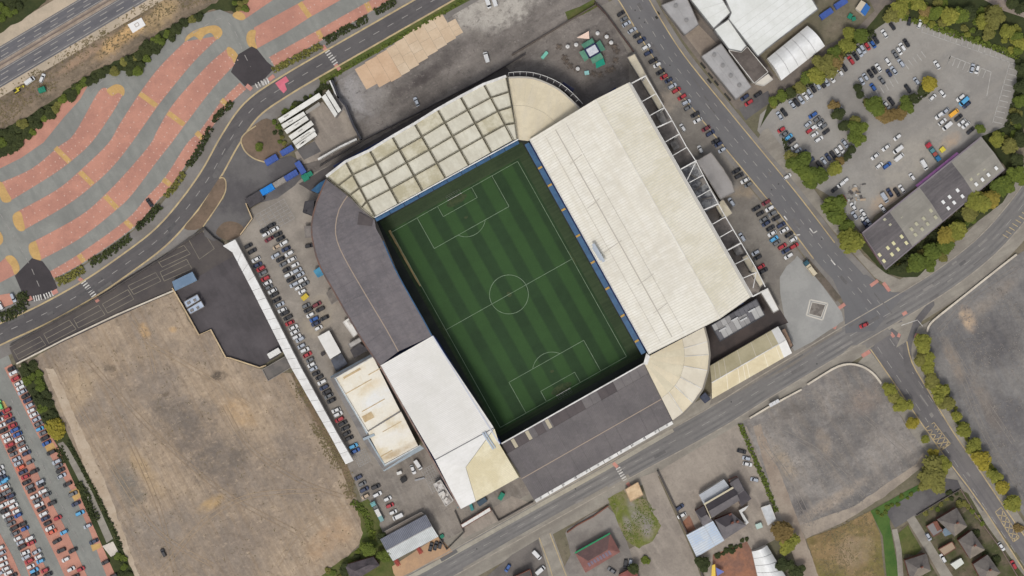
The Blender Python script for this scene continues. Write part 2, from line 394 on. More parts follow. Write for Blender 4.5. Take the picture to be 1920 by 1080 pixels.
g_ograss = M('patchy_grass', (104, 110, 52), (130, 122, 92), s=.09, mid=.3, grit=.6, gritc=(132, 124, 108), lo=.42, hi=.6, fa=.22, fine=.8, spots=[(1190, 960, 10, 34, 20, (140, 133, 127), .95), (1212, 985, 14, 26, 10, (138, 131, 126), .95), (1178, 985, 7, 20, 20, (138, 131, 122), .8)])
g_brown = M('rough_brown_field', (140, 118, 84), (112, 104, 62), s=.05, mid=.45, grit=.7, gritc=(96, 88, 48), fa=.22, fine=.7, spots=[(1600, 1035, 40, 40, 0, (150, 132, 112), .6), (1560, 1000, 40, 16, 30, (110, 88, 62), .6)])
g_soil = M('brown_soil', (122, 104, 88), (104, 90, 76), s=.1, fa=.22, fine=.9)
g_clay = M('terracotta_yard', (152, 108, 84), (128, 96, 82), s=.15, fa=.25, fine=.8)
g_osand = M('orange_paving', (186, 152, 118), (170, 140, 112), s=.1, fa=.12)
g_conc = M('pale_concrete_yard', (154, 144, 132), (136, 127, 117), s=.05, mid=.2, grit=.35, gritc=(118, 110, 100), fa=.12, streak=[(-58, 20, 4, (166, 156, 143), .5)])
g_garden = M('garden_ground', (104, 94, 78), (74, 78, 48), s=.1, mid=.4, grit=.8, gritc=(60, 66, 36), fa=.3, fine=.8)
g_svc = M('service_yard', (142, 134, 124), (120, 113, 105), s=.07, mid=.25, grit=.4, gritc=(100, 94, 88), fa=.14, streak=[(-60, 14, 2.5, (150, 143, 134), .5)])
m_white = P('road_paint_white', (214, 211, 203), s=.5, c2=(176, 172, 165), rough=.8)
m_faint = P('worn_white_paint', (160, 156, 150), s=.5, c2=(140, 136, 131), rough=.85)
m_cream = P('cream_kerb_line', (192, 172, 130), s=.2, c2=(168, 150, 118), rough=.85)
m_kerb = P('kerb_stone', (166, 158, 145), s=.3, c2=(146, 138, 127), rough=.9)
m_wear = M('tyre_worn_asphalt', (108, 106, 104), (118, 115, 112), s=.08, fa=.08)
m_pitchline = P('pitch_paint', (132, 150, 126), s=.3, c2=(112, 132, 104), rough=.9)
pitch_a = M('mown_pitch_grass', (46, 67, 42), (42, 61, 38), s=.04, fa=.13, mid=.16, fine=1.4, stripes=(-60.9, 5.65, (57, 85, 46), .66, 9.5, .08))
pitch_b = M('pitch_apron_grass', (58, 72, 48), (50, 63, 43), s=.06, fa=.16, streak=[(29, 40, 1.5, (70, 82, 58), .5)])
pitch_c = M('trackside_matting', (56, 60, 54), (48, 52, 48), s=.1, fa=.12)
pitch_d = M('worn_touchline_sand', (168, 146, 102), (142, 126, 90), s=.2, fa=.15)

# ------------------------------------------------------------------ the ground
B = 6000
gv = [(-B, -B, 0), (B, -B, 0), (B, B, 0), (-B, B, 0)]
mesh('ground', gv, [(0, 1, 2, 3)], g_base)['kind'] = 'structure'
# motorway, top left
sl_ = -164/275
def mline(x0, y0, t): return (x0+t, y0+t*sl_)
def mband(name, ya, yb, L, mat, **k):
    return flat(name, [mline(0, ya, -2500), mline(0, ya, 3500), mline(0, yb, 3500), mline(0, yb, -2500)], L, mat, **k)
mband('motorway_bank', -60, 420, 1, g_scrub)
mband('motorway_verge', 60, 92, 2, g_verge); mband('motorway', 87, 165, 3, a_m621)
mband('central_reservation', 116, 131, 4, g_resv); mband('roadside_verge', 164, 183, 2, g_verge)
for y in (98, 107.5, 141.5, 152): dash('lane_marking', [mline(0, y, -400), mline(0, y, 600)], .4, 5, m_faint, 4, 5)
for y in (90, 114, 133.5, 161): strip('edge_line', [mline(0, y, -400), mline(0, y, 600)], .35, 5, m_faint)
mband('barrier_line', 121.5, 124.5, 5, g_soil)
flat('scrub_grass', [(-40, 70), (0, 62), (20, 48), (46, 36), (78, 10), (100, -14), (-40, -14)], 2, g_dgrass, rough=3)
flat('scrub_grass', [(-10, 250), (60, 215), (120, 172), (180, 132), (250, 100), (300, 60), (360, 30), (430, -10), (470, -10), (440, 22), (400, 18), (340, 52), (290, 100), (262, 136), (200, 138), (120, 192), (40, 272), (-10, 310)], 3, g_dgrass, rough=4)
# --- curved red and grey car park
flat('car_park', [(-60, 320), (0, 297), (42, 270), (117, 194), (170, 154), (200, 137), (225, 132), (257, 137), (287, 101), (320, 68), (350, 46), (387, 24), (412, 18), (435, 27), (500, -12), (760, -12), (612, 74), (515, 125), (490, 150), (457, 166), (430, 187), (378, 268), (325, 347), (300, 374), (250, 430), (212, 457), (160, 493), (105, 524), (40, 548), (-60, 590)], 4, a_lane)
R1 = [(-60, 322), (0, 297), (45, 263), (117, 193), (167, 157), (150, 187), (120, 220), (82, 267), (40, 296), (0, 316), (-60, 345)]
R2 = ([(203, 167), (185, 172), (140, 250), (110, 275), (60, 316), (0, 343)], [(232, 175), (212, 210), (172, 267), (130, 305), (92, 332), (22, 375)])
R3 = ([(347, 78), (300, 125), (262, 175), (225, 232), (202, 270), (150, 320), (105, 357), (32, 397)], [(416, 66), (400, 80), (360, 120), (317, 172), (290, 207), (247, 268), (212, 312), (175, 347), (125, 385), (47, 430)])
R4 = ([(425, 92), (387, 125), (325, 195), (295, 245), (282, 270), (240, 320), (197, 365), (150, 405), (65, 452)], [(447, 114), (400, 165), (350, 230), (322, 268), (295, 302), (250, 362), (220, 392), (150, 447), (77, 487)])
R5 = ([(450, 155), (415, 190), (375, 245), (350, 270), (310, 332), (275, 370), (237, 412), (150, 475), (92, 510)], [(462, 167), (425, 202), (390, 250), (372, 275), (320, 350), (295, 377), (250, 427), (160, 490), (102, 522)])
flat('parking_bays', R1, 5, a_red)
bays = []
for a, b in (R2, R3, R4, R5):
    a2, b2 = curve(a, 5), curve(b, 5); flat('parking_bays', a2+b2[::-1], 5, a_red); bays.append((a2, b2))
flat('parking_bays', [(-60, 560), (-60, 512), (0, 492), (12, 482), (24, 480), (34, 500), (30, 514), (0, 530)], 5, a_red)
flat('parking_bays', [(436, 30), (456, 38), (500, 8), (530, -12), (470, -12)], 5, a_red)
T2 = ([(476, 52), (562, 5), (600, -14)], [(482, 91), (535, 62), (582, 32), (660, -12)])
T3 = ([(505, 107), (590, 60), (687, 5), (720, -14)], [(515, 125), (605, 75), (695, 22), (750, -12)])
for a, b in (T2, T3): flat('parking_bays', a+b[::-1], 5, a_red); bays.append((curve(a, 5), curve(b, 5)))
flat('parking_bays', [(-60, 590), (0, 553), (18, 550), (26, 560), (24, 570), (-60, 600)], 5, a_red)
for e in ([(347, 78), (352, 66), (370, 55), (390, 49), (406, 48), (416, 56), (416, 66), (406, 74), (396, 62), (384, 66), (376, 76), (364, 68)], [(425, 92), (430, 88), (441, 96), (449, 110), (447, 124), (440, 121), (434, 108), (428, 104)],
          [(200, 170), (207, 163), (218, 158), (229, 161), (234, 170), (231, 180), (222, 174), (210, 180)], [(32, 397), (24, 405), (26, 420), (36, 433), (47, 431), (45, 418), (40, 399)],
          [(65, 452), (55, 458), (55, 472), (64, 486), (77, 488), (74, 472), (68, 454)], [(-4, 345), (4, 342), (14, 360), (22, 375), (12, 380), (2, 374)], [(472, 56), (464, 62), (462, 75), (468, 88), (482, 92), (478, 74), (480, 58)], [(436, 30), (444, 21), (457, 26), (460, 35), (450, 38)],
          [(10, 483), (22, 479), (33, 490), (37, 505), (28, 515), (22, 500)], [(-6, 430), (4, 440), (6, 452), (0, 460), (-6, 460)]):
    flat('bay_end', curve(e, 3, True), 6, a_yel)
for a, b in (((104, 277), (131, 304)), ((150, 322), (174, 346)), ((197, 367), (220, 391)), ((262, 175), (294, 199)), ((315, 211), (345, 234)), ((415, 187), (428, 199)), ((368, 248), (380, 260)), ((306, 336), (320, 347)), ((235, 414), (248, 427)), ((148, 477), (158, 491)), ((562, 5), (581, 32)), ((596, 58), (603, 72)), ((687, 5), (694, 21))):
    strip('bay_crossing', [a, b], 2.4, 6, a_yel)
seg = []
for a, b in bays:
    for t in ((.5,) if len(a) < 12 and abs(a[0][0]-b[0][0]) < 16 else (.06, .5, .94)):
        ws = [((p[0]*(1-t)+q[0]*t), (p[1]*(1-t)+q[1]*t)) for p, q in zip([a[int(i*(len(a)-1)/59)] for i in range(60)], [b[int(i*(len(b)-1)/59)] for i in range(60)])]
        acc = 0
        for p, q in zip(ws, ws[1:]):
            d = math.dist(p, q); acc += d
            if acc > 7.5: acc = 0; n_ = ((q[1]-p[1])/max(d, .1), -(q[0]-p[0])/max(d, .1)); seg.append(((p[0]-n_[0]*1.2, p[1]-n_[1]*1.2), (p[0]+n_[0]*1.2, p[1]+n_[1]*1.2)))
lines('bay_marking', seg, .5, 7, P('bay_tick_paint', (202, 172, 158), s=.4, c2=(194, 156, 140)))
flat('access_road', [(433, 135), (447, 102), (472, 87), (482, 92), (500, 115), (515, 128), (488, 156), (462, 164)], 6, a_dark)
flat('access_road', [(28, 517), (60, 484), (80, 490), (95, 510), (108, 540), (84, 560), (50, 566), (40, 545)], 6, a_dark)
dash('lane_marking', [(362, 62), (400, 40), (420, 36), (440, 58), (455, 95), (470, 125)], .3, 7, m_faint, 3, 3, smooth=4)
dash('lane_marking', [(0, 400), (30, 450), (58, 500), (75, 540)], .3, 7, m_faint, 3, 3)
dash('lane_marking', [(170, 175), (192, 152), (225, 146)], .3, 7, m_faint, 3, 3, smooth=3)
# --- curved road on the left
LR = [(-160-160*k, 705+78*k) for k in range(7, -1, -1)]+[ (0, 627), (80, 590), (165, 543), (232, 498), (300, 446), (350, 391), (395, 328), (432, 262), (472, 206), (530, 164), (625, 108), (800, 8), (960, -84)]+[(960+160*k, -84-92*k) for k in range(1, 8)]
strip('pavement', LR, 21, 3, g_pave, smooth=6); strip('road', LR, 8.6, 5, a_road, smooth=6)
dash('lane_marking', LR, .3, 7, m_faint, 3.2, 4.5, smooth=6)
for s_ in (1, -1):
    ws = [( (v.x/MPP)+960, 540-v.y/MPP) for v in offs(path(LR, 6), s_*4.6)]
    wallpath('kerb', None, None, ws, .75, .24, m_cream)
def zebra(name, a, b, n, ln, L=7, wd=.55, mat=None):   # n bars from a to b, each ln metres long across
    A, Bq = W(*a), W(*b); t = (Bq-A).normalized(); s = Vector((-t.y, t.x, 0)); z = lay(L); vs = []; fs = []
    for i in range(n):
        c = A.lerp(Bq, i/(n-1))+Vector((0, 0, z)); k = len(vs)
        vs += [c-t*wd/2-s*ln/2, c+t*wd/2-s*ln/2, c+t*wd/2+s*ln/2, c-t*wd/2+s*ln/2]; fs.append((k, k+1, k+2, k+3))
    o = mesh(name, vs, fs, mat or m_white); o['kind'] = 'structure'
zebra('crossing_stripes', (614, 97), (629, 119), 6, 2.4); zebra('crossing_stripes', (157, 529), (176, 554), 7, 2.6)
zebra('crossing_stripes', (64, 560), (77, 557), 4, 2.6); zebra('crossing_stripes', (84, 556), (98, 550), 4, 2.6); zebra('crossing_stripes', (481, 161), (502, 150), 5, 2.4); zebra('crossing_stripes', (494, 156), (503, 153), 3, 2.2)
zebra('crossing_stripes', (1159, 878), (1172, 900), 6, 2.2, wd=.6)
for a, b, w_ in (((605, 86), (612, 95), 1.8), ((629, 121), (637, 131), 1.8), ((148, 522), (156, 528), 1.8), ((178, 557), (184, 566), 1.8), ((504, 150), (514, 142), 1.8), ((462, 160), (472, 168), 2), ((52, 562), (60, 558), 2), ((98, 550), (108, 545), 2), ((1150, 868), (1158, 876), 1.6), ((1176, 905), (1182, 914), 1.6),
                 ((1570, 580), (1584, 570), 1.6), ((1558, 610), (1568, 614), 2), ((1632, 536), (1646, 526), 1.6), ((1656, 530), (1668, 546), 1.6), ((1692, 590), (1700, 585), 1.6), ((1616, 668), (1632, 658), 1.8), ((1708, 630), (1722, 628), 1.8), ((1670, 624), (1676, 632), 1.4), ((1684, 632), (1688, 622), 1.4)):
    strip('tactile_paving', [a, b], w_, 7, a_salmon)
flat('fresh_surfacing', [(516, 156), (536, 143), (542, 152), (534, 157), (538, 168), (532, 175), (525, 168)], 7, a_pink)
# hedge bed and side road
flat('side_road', [(398, 330), (440, 262), (462, 262), (470, 285), (500, 306), (545, 292), (575, 322), (520, 372), (465, 385), (470, 410), (455, 432), (400, 452), (380, 425), (420, 372), (424, 345), (412, 332)], 6, a_side, smooth=2)
flat('traffic_island', [(411, 334), (420, 334), (424, 346), (418, 370), (381, 425), (345, 428), (372, 395)], 8, g_soil, smooth=3); flat('traffic_island', [(405, 438), (416, 420), (432, 415), (450, 420), (458, 432), (446, 445), (425, 450)], 8, g_soil, smooth=3)
flat('planted_bank', [(452, 262), (470, 240), (500, 222), (522, 240), (528, 262), (545, 284), (500, 304), (478, 296), (460, 282)], 8, g_soil, smooth=3)
wallpath('kerb', None, None, [(411, 334), (420, 334), (424, 346), (418, 370), (381, 425)], .5, .3, m_cream, smooth=3)
wallpath('kerb', None, None, [(500, 305), (478, 298), (460, 284), (452, 264), (460, 250), (480, 236)], .6, .3, m_cream, smooth=4)
# --- north yard
flat('north_yard', [(560, 330), (640, 138), (855, 4), (960, -60), (1110, -60), (1170, 60), (1195, 112), (1240, 190), (1190, 165), (960, 330), (700, 400), (600, 372)], 2, g_yard)
strip('grass_verge', [(600, 152), (640, 130), (730, 78), (820, 26), (890, -12)], 3.4, 4, g_grass, smooth=3)
strip('grass_verge', [(1062, 30), (1090, 20), (1118, 5)], 4, 4, g_grass)
flat('service_road', [(560, 345), (700, 262), (900, 152), (948, 124), (958, 136), (915, 160), (700, 286), (590, 362)], 3, M('dark_service_road', (88, 83, 81), (78, 73, 72), s=.06, fa=.12, mid=.25), rough=1.5)
# --- west lot, service yard
flat('west_car_park', [(470, 392), (575, 330), (640, 300), (720, 420), (830, 700), (720, 910), (670, 880), (430, 450), (455, 435)], 2, a_lot)
flat('service_yard', [(640, 850), (720, 870), (800, 830), (990, 900), (1000, 945), (850, 1040), (700, 1010), (672, 920)], 3, g_svc)
flat('forecourt', [(872, 985), (960, 930), (1000, 945), (868, 1010)], 4, g_conc)
segs = []
for i in range(7):
    segs.append(((478+i*9, 404-i*5.2), (498+i*9, 440-i*5.2))); segs.append(((478+i*3.4, 404+i*6), (532+i*3.4, 373+i*6)))
lines('bay_marking', segs, .25, 4, m_faint)
segs = []
for i in range(6):
    segs.append(((662+i*4.4, 853-i*2.4), (674+i*4.4, 876-i*2.4))); segs.append(((662+i*2.2, 853+i*4.6), (684+i*2.2, 841+i*4.6)))
    segs.append(((790+i*4, 883-i*2.4), (812+i*4, 926-i*2.4)))
for i in range(9): segs.append(((790+i*2.6, 883+i*5), (810+i*2.6, 871+i*5)))
lines('bay_marking', segs, .3, 4, m_faint)
# --- sunken loading road and dark yard
flat('loading_road', [(18, 652), (330, 464), (386, 430), (432, 466), (442, 482), (328, 545), (30, 682)], 4, a_sunk)
flat('dark_yard', [(326, 546), (441, 478), (535, 655), (521, 668), (487, 688), (424, 668), (397, 618), (374, 626), (352, 590)], 5, a_yard)
segs = []
for q in ([(25, 657), (75, 631), (86, 647), (35, 674)], [(82, 626), (130, 600), (143, 617), (92, 644)], [(138, 598), (185, 572), (197, 590), (147, 615)], [(192, 570), (240, 543), (251, 561), (202, 587)], [(240, 536), (292, 511), (302, 527), (251, 552)], [(292, 483), (345, 460), (357, 476), (304, 501)], [(300, 510), (350, 486), (360, 504), (308, 527)], [(352, 446), (380, 432), (402, 466), (374, 486)]):
    segs += closed(q)
    if q[0][0] != 352: segs.append((((q[0][0]+q[3][0])/2, (q[0][1]+q[3][1])/2), ((q[1][0]+q[2][0])/2, (q[1][1]+q[2][1])/2)))
lines('bay_marking', segs, .28, 5, P('worn_bay_line', (136, 128, 112), s=.2, c2=(112, 106, 96)))
# --- sandy lot
flat('sandy_lot', [(36, 686), (120, 640), (220, 592), (328, 548), (352, 600), (375, 628), (395, 620), (420, 670), (488, 692), (546, 700), (560, 735), (600, 800), (640, 868), (665, 930), (682, 960), (684, 1010), (650, 1045), (604, 1085), (240, 1100)], 3, g_sand, rough=1.5)
flat('sand_track', [(84, 690), (102, 692), (150, 800), (196, 900), (236, 1010), (268, 1100), (236, 1100), (205, 1000), (150, 850), (118, 770)], 4, g_track, rough=2.5)
flat('grass_bank', [(668, 945), (690, 935), (712, 968), (712, 985), (738, 1040), (740, 1090), (590, 1090), (640, 1050), (672, 1030), (680, 1000)], 4, g_grass, rough=2.5)
# --- left car park
flat('long_stay_car_park', [(-160, 700), (10, 652), (22, 682), (50, 730), (85, 800), (150, 930), (216, 1078), (240, 1140), (-160, 1140)], 2, a_lane)
S1 = [(8, 690), (22, 682), (50, 730), (85, 800), (110, 840), (150, 930), (190, 1020), (222, 1090), (204, 1090), (190, 1055), (170, 1000), (140, 930), (70, 815), (36, 745)]
S2 = [(2, 752), (14, 762), (60, 860), (85, 920), (120, 985), (168, 1090), (126, 1090), (108, 1050), (50, 930), (12, 846), (-14, 790)]
S3 = [(-30, 850), (0, 880), (30, 945), (60, 1010), (98, 1090), (58, 1090), (35, 1025), (0, 942), (-30, 880)]
S4 = [(-30, 970), (0, 1000), (22, 1040), (44, 1090), (-30, 1090)]
for q in (S1, S2, S3, S4): flat('parking_bays', q, 5, a_red)
for e in ([(82, 832), (100, 830), (106, 842), (90, 850)], [(130, 922), (146, 914), (152, 932), (140, 940)], [(170, 1022), (188, 1018), (190, 1026), (174, 1034)], [(0, 752), (8, 752), (17, 770), (6, 766)]): flat('bay_end', e, 6, a_yel)
dash('lane_marking', [(20, 745), (60, 830), (110, 935), (170, 1060)], .3, 6, m_faint, 3, 4)
flat('hedge_bed', [(34, 690), (66, 680), (80, 700), (96, 745), (126, 812), (160, 880), (200, 960), (230, 1030), (262, 1100), (226, 1100), (190, 1020), (150, 930), (108, 836), (85, 796), (50, 726)], 4, g_dgrass, rough=1)
flat('footpath', [(108, 832), (118, 828), (128, 840), (165, 905), (212, 1010), (200, 1018), (158, 920), (122, 850)], 5, g_pavetan)
flat('concrete_pad', [(192, 1024), (212, 1015), (223, 1036), (208, 1044)], 6, P('pad_concrete', (206, 196, 182), s=.2, c2=(188, 178, 166)))
# --- Elland Road side, lower roads
ER = [(600-200*k, 1192+109*k) for k in range(7, -1, -1)]+[ (800, 1083), (960, 994), (1165, 880), (1330, 790), (1440, 722), (1580, 638), (1690, 574), (1770, 524), (1840, 470), (1890, 418), (1940, 352), (2000, 250), (2050, 145), (2100, 35), (2150, -80)]
strip('pavement', ER, 22, 3, g_pavetan, smooth=5); strip('road', ER, 10.5, 5, a_elland, smooth=5)
for o_ in (-3.9, -1.6, 1.4, 3.7): strip('road_wear', ER, 1.0, 6, m_wear, off=o_, smooth=5)
strip('bus_lane', [(870, 1070), (960, 1017), (1100, 938), (1180, 893)], 2.6, 6, g_pavetan)
dash('lane_marking', ER, .25, 7, m_faint, 4, 5, smooth=5)
for s_ in (1, -1):
    ws = [((v.x/MPP)+960, 540-v.y/MPP) for v in offs(path(ER, 5), s_*5.5)]
    wallpath('kerb', None, None, ws, .45, .24, m_kerb)
LW = [(1150-39*k, -60-60*k) for k in range(9, -1, -1)]+[ (1189, 0), (1212, 40), (1262, 118), (1340, 215), (1410, 300), (1480, 385), (1545, 470), (1600, 530), (1650, 590)]
strip('pavement', LW, 17.5, 3, g_pave, smooth=5); strip('road', LW, 12.0, 6, a_low, smooth=5)
flat('road_mouth', [(1560, 520), (1625, 515), (1672, 548), (1700, 548), (1640, 620), (1585, 625), (1582, 570)], 6, a_low)
dash('lane_marking', LW, .28, 7, m_faint, 3, 4, smooth=5); dash('lane_marking', LW, .2, 7, m_faint, 2, 8, off=3.2, smooth=5); dash('lane_marking', LW, .2, 7, m_faint, 2, 8, off=-3.2, smooth=5)
ws = [((v.x/MPP)+960, 540-v.y/MPP) for v in offs(path(LW[:-2], 5), 6.2)]; wallpath('kerb', None, None, ws, .5, .28, m_cream)
ws = [((v.x/MPP)+960, 540-v.y/MPP) for v in offs(path(LW[:-2], 5), -6.2)]; wallpath('kerb', None, None, ws, .5, .28, m_cream)
flat('dual_road', [(1632, 655), (1655, 630), (1690, 600), (1706, 622), (1710, 680), (1740, 732), (1787, 810), (1830, 872), (1882, 950), (1960, 1060), (2060, 1200), (1990, 1200), (1912, 1045), (1850, 962), (1800, 900), (1760, 840), (1715, 777), (1672, 712)], 6, a_rb)
flat('roadside_pavement', [(1600, 690), (1632, 655), (1672, 712), (1760, 840), (1850, 962), (1990, 1180), (1960, 1180), (1820, 965), (1775, 905), (1740, 865), (1690, 780)], 4, g_pavetan)
flat('roadside_pavement', [(1706, 622), (1745, 600), (1735, 640), (1726, 690), (1775, 765), (1830, 850), (1900, 950), (1990, 1080), (1960, 1090), (1882, 950), (1787, 810), (1710, 680)], 4, g_pavetan)
for q in ([(1632, 655), (1672, 712), (1760, 840), (1850, 962), (1990, 1180)], [(1700, 640), (1710, 680), (1740, 732), (1787, 810), (1830, 872), (1882, 950), (1960, 1060)]): wallpath('kerb', None, None, q, .5, .28, m_cream, smooth=3)
for a, b in (((1645, 650), (1930, 1075)), ((1668, 635), (1905, 985)), ((1690, 640), (1890, 950))): dash('lane_marking', [a, b], .25, 7, m_faint, 4, 4)
flat('slip_road', [(1700, 700), (1692, 660), (1700, 625), (1722, 590), (1745, 565), (1752, 572), (1730, 600), (1714, 630), (1708, 660), (1712, 695)], 7, M('slip_asphalt', (106, 103, 102), (95, 92, 92), s=.1, fa=.08, mid=.15), smooth=2)
segs = []
for q in ([(1735, 803), (1751, 792), (1782, 832), (1764, 845)], [(1866, 960), (1877, 951), (1911, 1008), (1900, 1016)]):
    segs += closed(q)
    for i in range(5):
        t = (i+.5)/5; a = (q[0][0]+(q[3][0]-q[0][0])*t, q[0][1]+(q[3][1]-q[0][1])*t); b = (q[1][0]+(q[2][0]-q[1][0])*t, q[1][1]+(q[2][1]-q[1][1])*t)
        c = (q[1][0]+(q[2][0]-q[1][0])*min(t+.2, 1), q[1][1]+(q[2][1]-q[1][1])*min(t+.2, 1)); d = (q[0][0]+(q[3][0]-q[0][0])*min(t+.2, 1), q[0][1]+(q[3][1]-q[0][1])*min(t+.2, 1))
        segs += [(a, c), (b, d)]
for i in range(9): segs.append(((1880+i*6, 440-i*7), (1890+i*6, 446-i*7)))
lines('box_marking', segs, .35, 8, m_cream)
flat('crossing_surface', [(1615, 645), (1665, 616), (1672, 626), (1622, 656)], 7, g_pave); flat('refuge_island', [(1668, 612), (1700, 600), (1712, 604), (1700, 640), (1680, 652), (1690, 628)], 7, g_pavetan)
flat('refuge_island', [(1582, 660), (1596, 648), (1622, 646), (1626, 656), (1600, 664)], 7, g_pavetan)
strip('crossing_line', [(1690, 610), (1720, 600), (1730, 612)], .3, 8, m_white)
segs = [((1485, 435), (1491, 441)), ((1491, 441), (1500, 440)), ((1518, 428), (1525, 437)), ((1525, 437), (1532, 433)), ((1470, 405), (1476, 413)), ((1558, 487), (1566, 497))]
lines('road_arrow', segs, .5, 8, m_white)
# --- east lot, plaza
flat('east_car_park', [(1128, 10), (1150, 0), (1185, 42), (1225, 110), (1300, 210), (1380, 320), (1440, 395), (1520, 500), (1560, 548), (1586, 585), (1578, 620), (1480, 690), (1330, 760), (1400, 560), (1180, 155), (1178, 100)], 5, a_eastlot)
flat('plaza', [(1462, 520), (1490, 486), (1504, 489), (1578, 585), (1574, 606), (1556, 618), (1490, 658), (1478, 622), (1468, 580)], 7, a_plaza, smooth=2)
strip('planting_strip', [(1512, 490), (1545, 528), (1572, 562)], 3.2, 7, M('planting_soil', (108, 98, 88), (92, 85, 74), s=.2, fa=.25))
segs = closed([(1519, 562), (1552, 569), (1542, 600), (1512, 591)])+closed([(1523, 567), (1547, 572), (1539, 594), (1517, 588)])
lines('paving_band', segs, .6, 8, P('band_stone', (196, 190, 178))); flat('paving_bed', [(1523, 567), (1547, 572), (1539, 594), (1517, 588)], 8, M('paved_emblem', (128, 122, 114), (108, 102, 96), s=.4, lo=.45, hi=.55))
# --- north-east
flat('works_car_park', [(1425, 215), (1470, 175), (1560, 112), (1640, 55), (1682, 30), (1722, 45), (1800, 70), (1880, 98), (1914, 118), (1900, 190), (1886, 236), (1840, 262), (1640, 405), (1618, 440), (1560, 370), (1510, 340), (1500, 352), (1420, 245)], 4, a_ne)
flat('access_lane', [(1386, 205), (1402, 192), (1440, 170), (1448, 190), (1412, 215), (1398, 226)], 5, a_side)
flat('factory_yard', [(1225, -20), (1330, -20), (1460, 150), (1550, 85), (1600, 60), (1640, 20), (1620, -20), (1560, -20), (1700, -20), (1660, 20), (1560, 110), (1460, 180), (1410, 210), (1380, 205), (1280, 75)], 3, M('factory_yard', (128, 118, 107), (106, 99, 93), s=.06, fa=.15))
segs = []
for i in range(16): segs.append(((1732+i*10.6, 44+i*3.7), (1728+i*10.6, 60+i*3.7)))
for i in range(12): segs.append(((1910-i*2.9, 122+i*10), (1893-i*2.9, 118+i*10)))
segs += [((1728, 60), (1896, 118)), ((1893, 118), (1861, 230)), ((1782, 105), (1858, 135)), ((1858, 135), (1850, 180)), ((1782, 105), (1775, 120))]
for i in range(8): segs.append(((1782+i*9.5, 105+i*3.7), (1776+i*9.5, 120+i*3.7)))
for i in range(7): segs.append(((1622+i*9, 178-i*5.8), (1630+i*9, 192-i*5.8)))
for i in range(5): segs.append(((1695+i*8, 118-i*5.4), (1704+i*8, 130-i*5.4)))
lines('bay_marking', segs, .36, 7, P('bay_paint', (178, 175, 168), s=.3, c2=(158, 154, 148)))
flat('grass_bank', [(1425, 240), (1440, 195), (1500, 158), (1560, 100), (1620, 60), (1660, 10), (1760, -10), (1930, -10), (1960, 120), (1900, 300), (1910, 330), (1880, 380), (1800, 440), (1720, 520), (1690, 520), (1656, 512), (1610, 460), (1614, 440), (1660, 508), (1890, 320), (1840, 256), (1888, 236), (1904, 180), (1915, 118), (1800, 66), (1722, 42), (1682, 27), (1600, 84), (1555, 118), (1470, 178), (1440, 215)], 6, g_dgrass, rough=1)
flat('far_lane', [(1745, -20), (1830, -8), (1880, 20), (1960, 42), (1960, 20), (1900, 8), (1880, -20)], 7, M('far_lane_dirt', (160, 145, 132), (140, 128, 118), s=.1), smooth=2)
flat('roadside_verge', [(1430, 245), (1440, 240), (1530, 360), (1620, 480), (1660, 512), (1700, 530), (1672, 540), (1640, 520), (1560, 430), (1480, 330), (1420, 262)], 6, g_pavetan)
# --- rubble lots, lower right
flat('rubble_lot', [(1392, 790), (1440, 770), (1508, 726), (1560, 692), (1596, 684), (1625, 690), (1652, 722), (1700, 800), (1748, 862), (1650, 935), (1510, 1000), (1470, 990), (1425, 880)], 4, g_rub1, rough=1)
flat('rubble_field', [(1738, 618), (1760, 594), (1905, 480), (1990, 420), (2100, 420), (2100, 1160), (1985, 1060), (1900, 940), (1830, 840), (1770, 750), (1735, 690)], 3, g_rub2, rough=1)
flat('dirt_track', [(1412, 800), (1425, 795), (1470, 905), (1502, 990), (1520, 1040), (1560, 1140), (1520, 1140), (1490, 1050), (1460, 960)], 5, M('lot_edge_track', (158, 145, 130), (142, 128, 114), s=.1, fa=.15), rough=1.5)
flat('dirt_track', [(1500, 985), (1600, 950), (1720, 868), (1730, 848), (1745, 862), (1660, 930), (1580, 980), (1510, 1010)], 5, M('lot_track', (160, 148, 133), (138, 128, 117), s=.1, fa=.15), rough=1.5)
flat('brown_field', [(1512, 1010), (1580, 985), (1632, 958), (1650, 1000), (1660, 1100), (1540, 1100)], 5, g_brown, rough=1)
flat('lawn', [(1632, 958), (1700, 920), (1730, 905), (1740, 920), (1672, 952), (1668, 980), (1690, 1100), (1664, 1100), (1655, 1005)], 6, M('bright_lawn', (60, 90, 40), (78, 102, 48), s=.1, fa=.2))
flat('cul_de_sac', [(1662, 962), (1672, 950), (1760, 895), (1795, 900), (1802, 915), (1726, 962), (1712, 970), (1678, 990)], 7, a_side)
flat('back_lane', [(1700, 975), (1714, 966), (1760, 1040), (1800, 1100), (1775, 1100), (1740, 1040)], 7, g_pavetan)
flat('gardens', [(1690, 990), (1725, 962), (1800, 918), (1815, 925), (1850, 985), (1935, 1100), (1790, 1100), (1715, 975), (1695, 995), (1740, 1050), (1770, 1100), (1690, 1100)], 6, g_garden, rough=.5)
flat('lawn', [(1684, 1000), (1702, 984), (1728, 1030), (1716, 1040), (1692, 1038)], 8, g_grass, rough=1)
strip('garden_path', [(1677, 992), (1685, 1030), (1690, 1100)], 2.6, 8, g_pavetan)
flat('pub_yard', [(1232, 885), (1385, 795), (1400, 800), (1455, 940), (1475, 1000), (1400, 1040), (1325, 1090), (1290, 1000)], 5, g_conc)
flat('clay_yard', [(1336, 1040), (1400, 1015), (1440, 1090), (1336, 1100)], 6, g_clay, rough=1); flat('clay_patch', [(1278, 980), (1292, 965), (1308, 1000), (1290, 1010)], 6, g_clay, rough=1)
flat('gravel_drive', [(1200, 895), (1230, 885), (1300, 1040), (1320, 1100), (1180, 1100), (1160, 1040), (1235, 1000)], 4, g_conc)
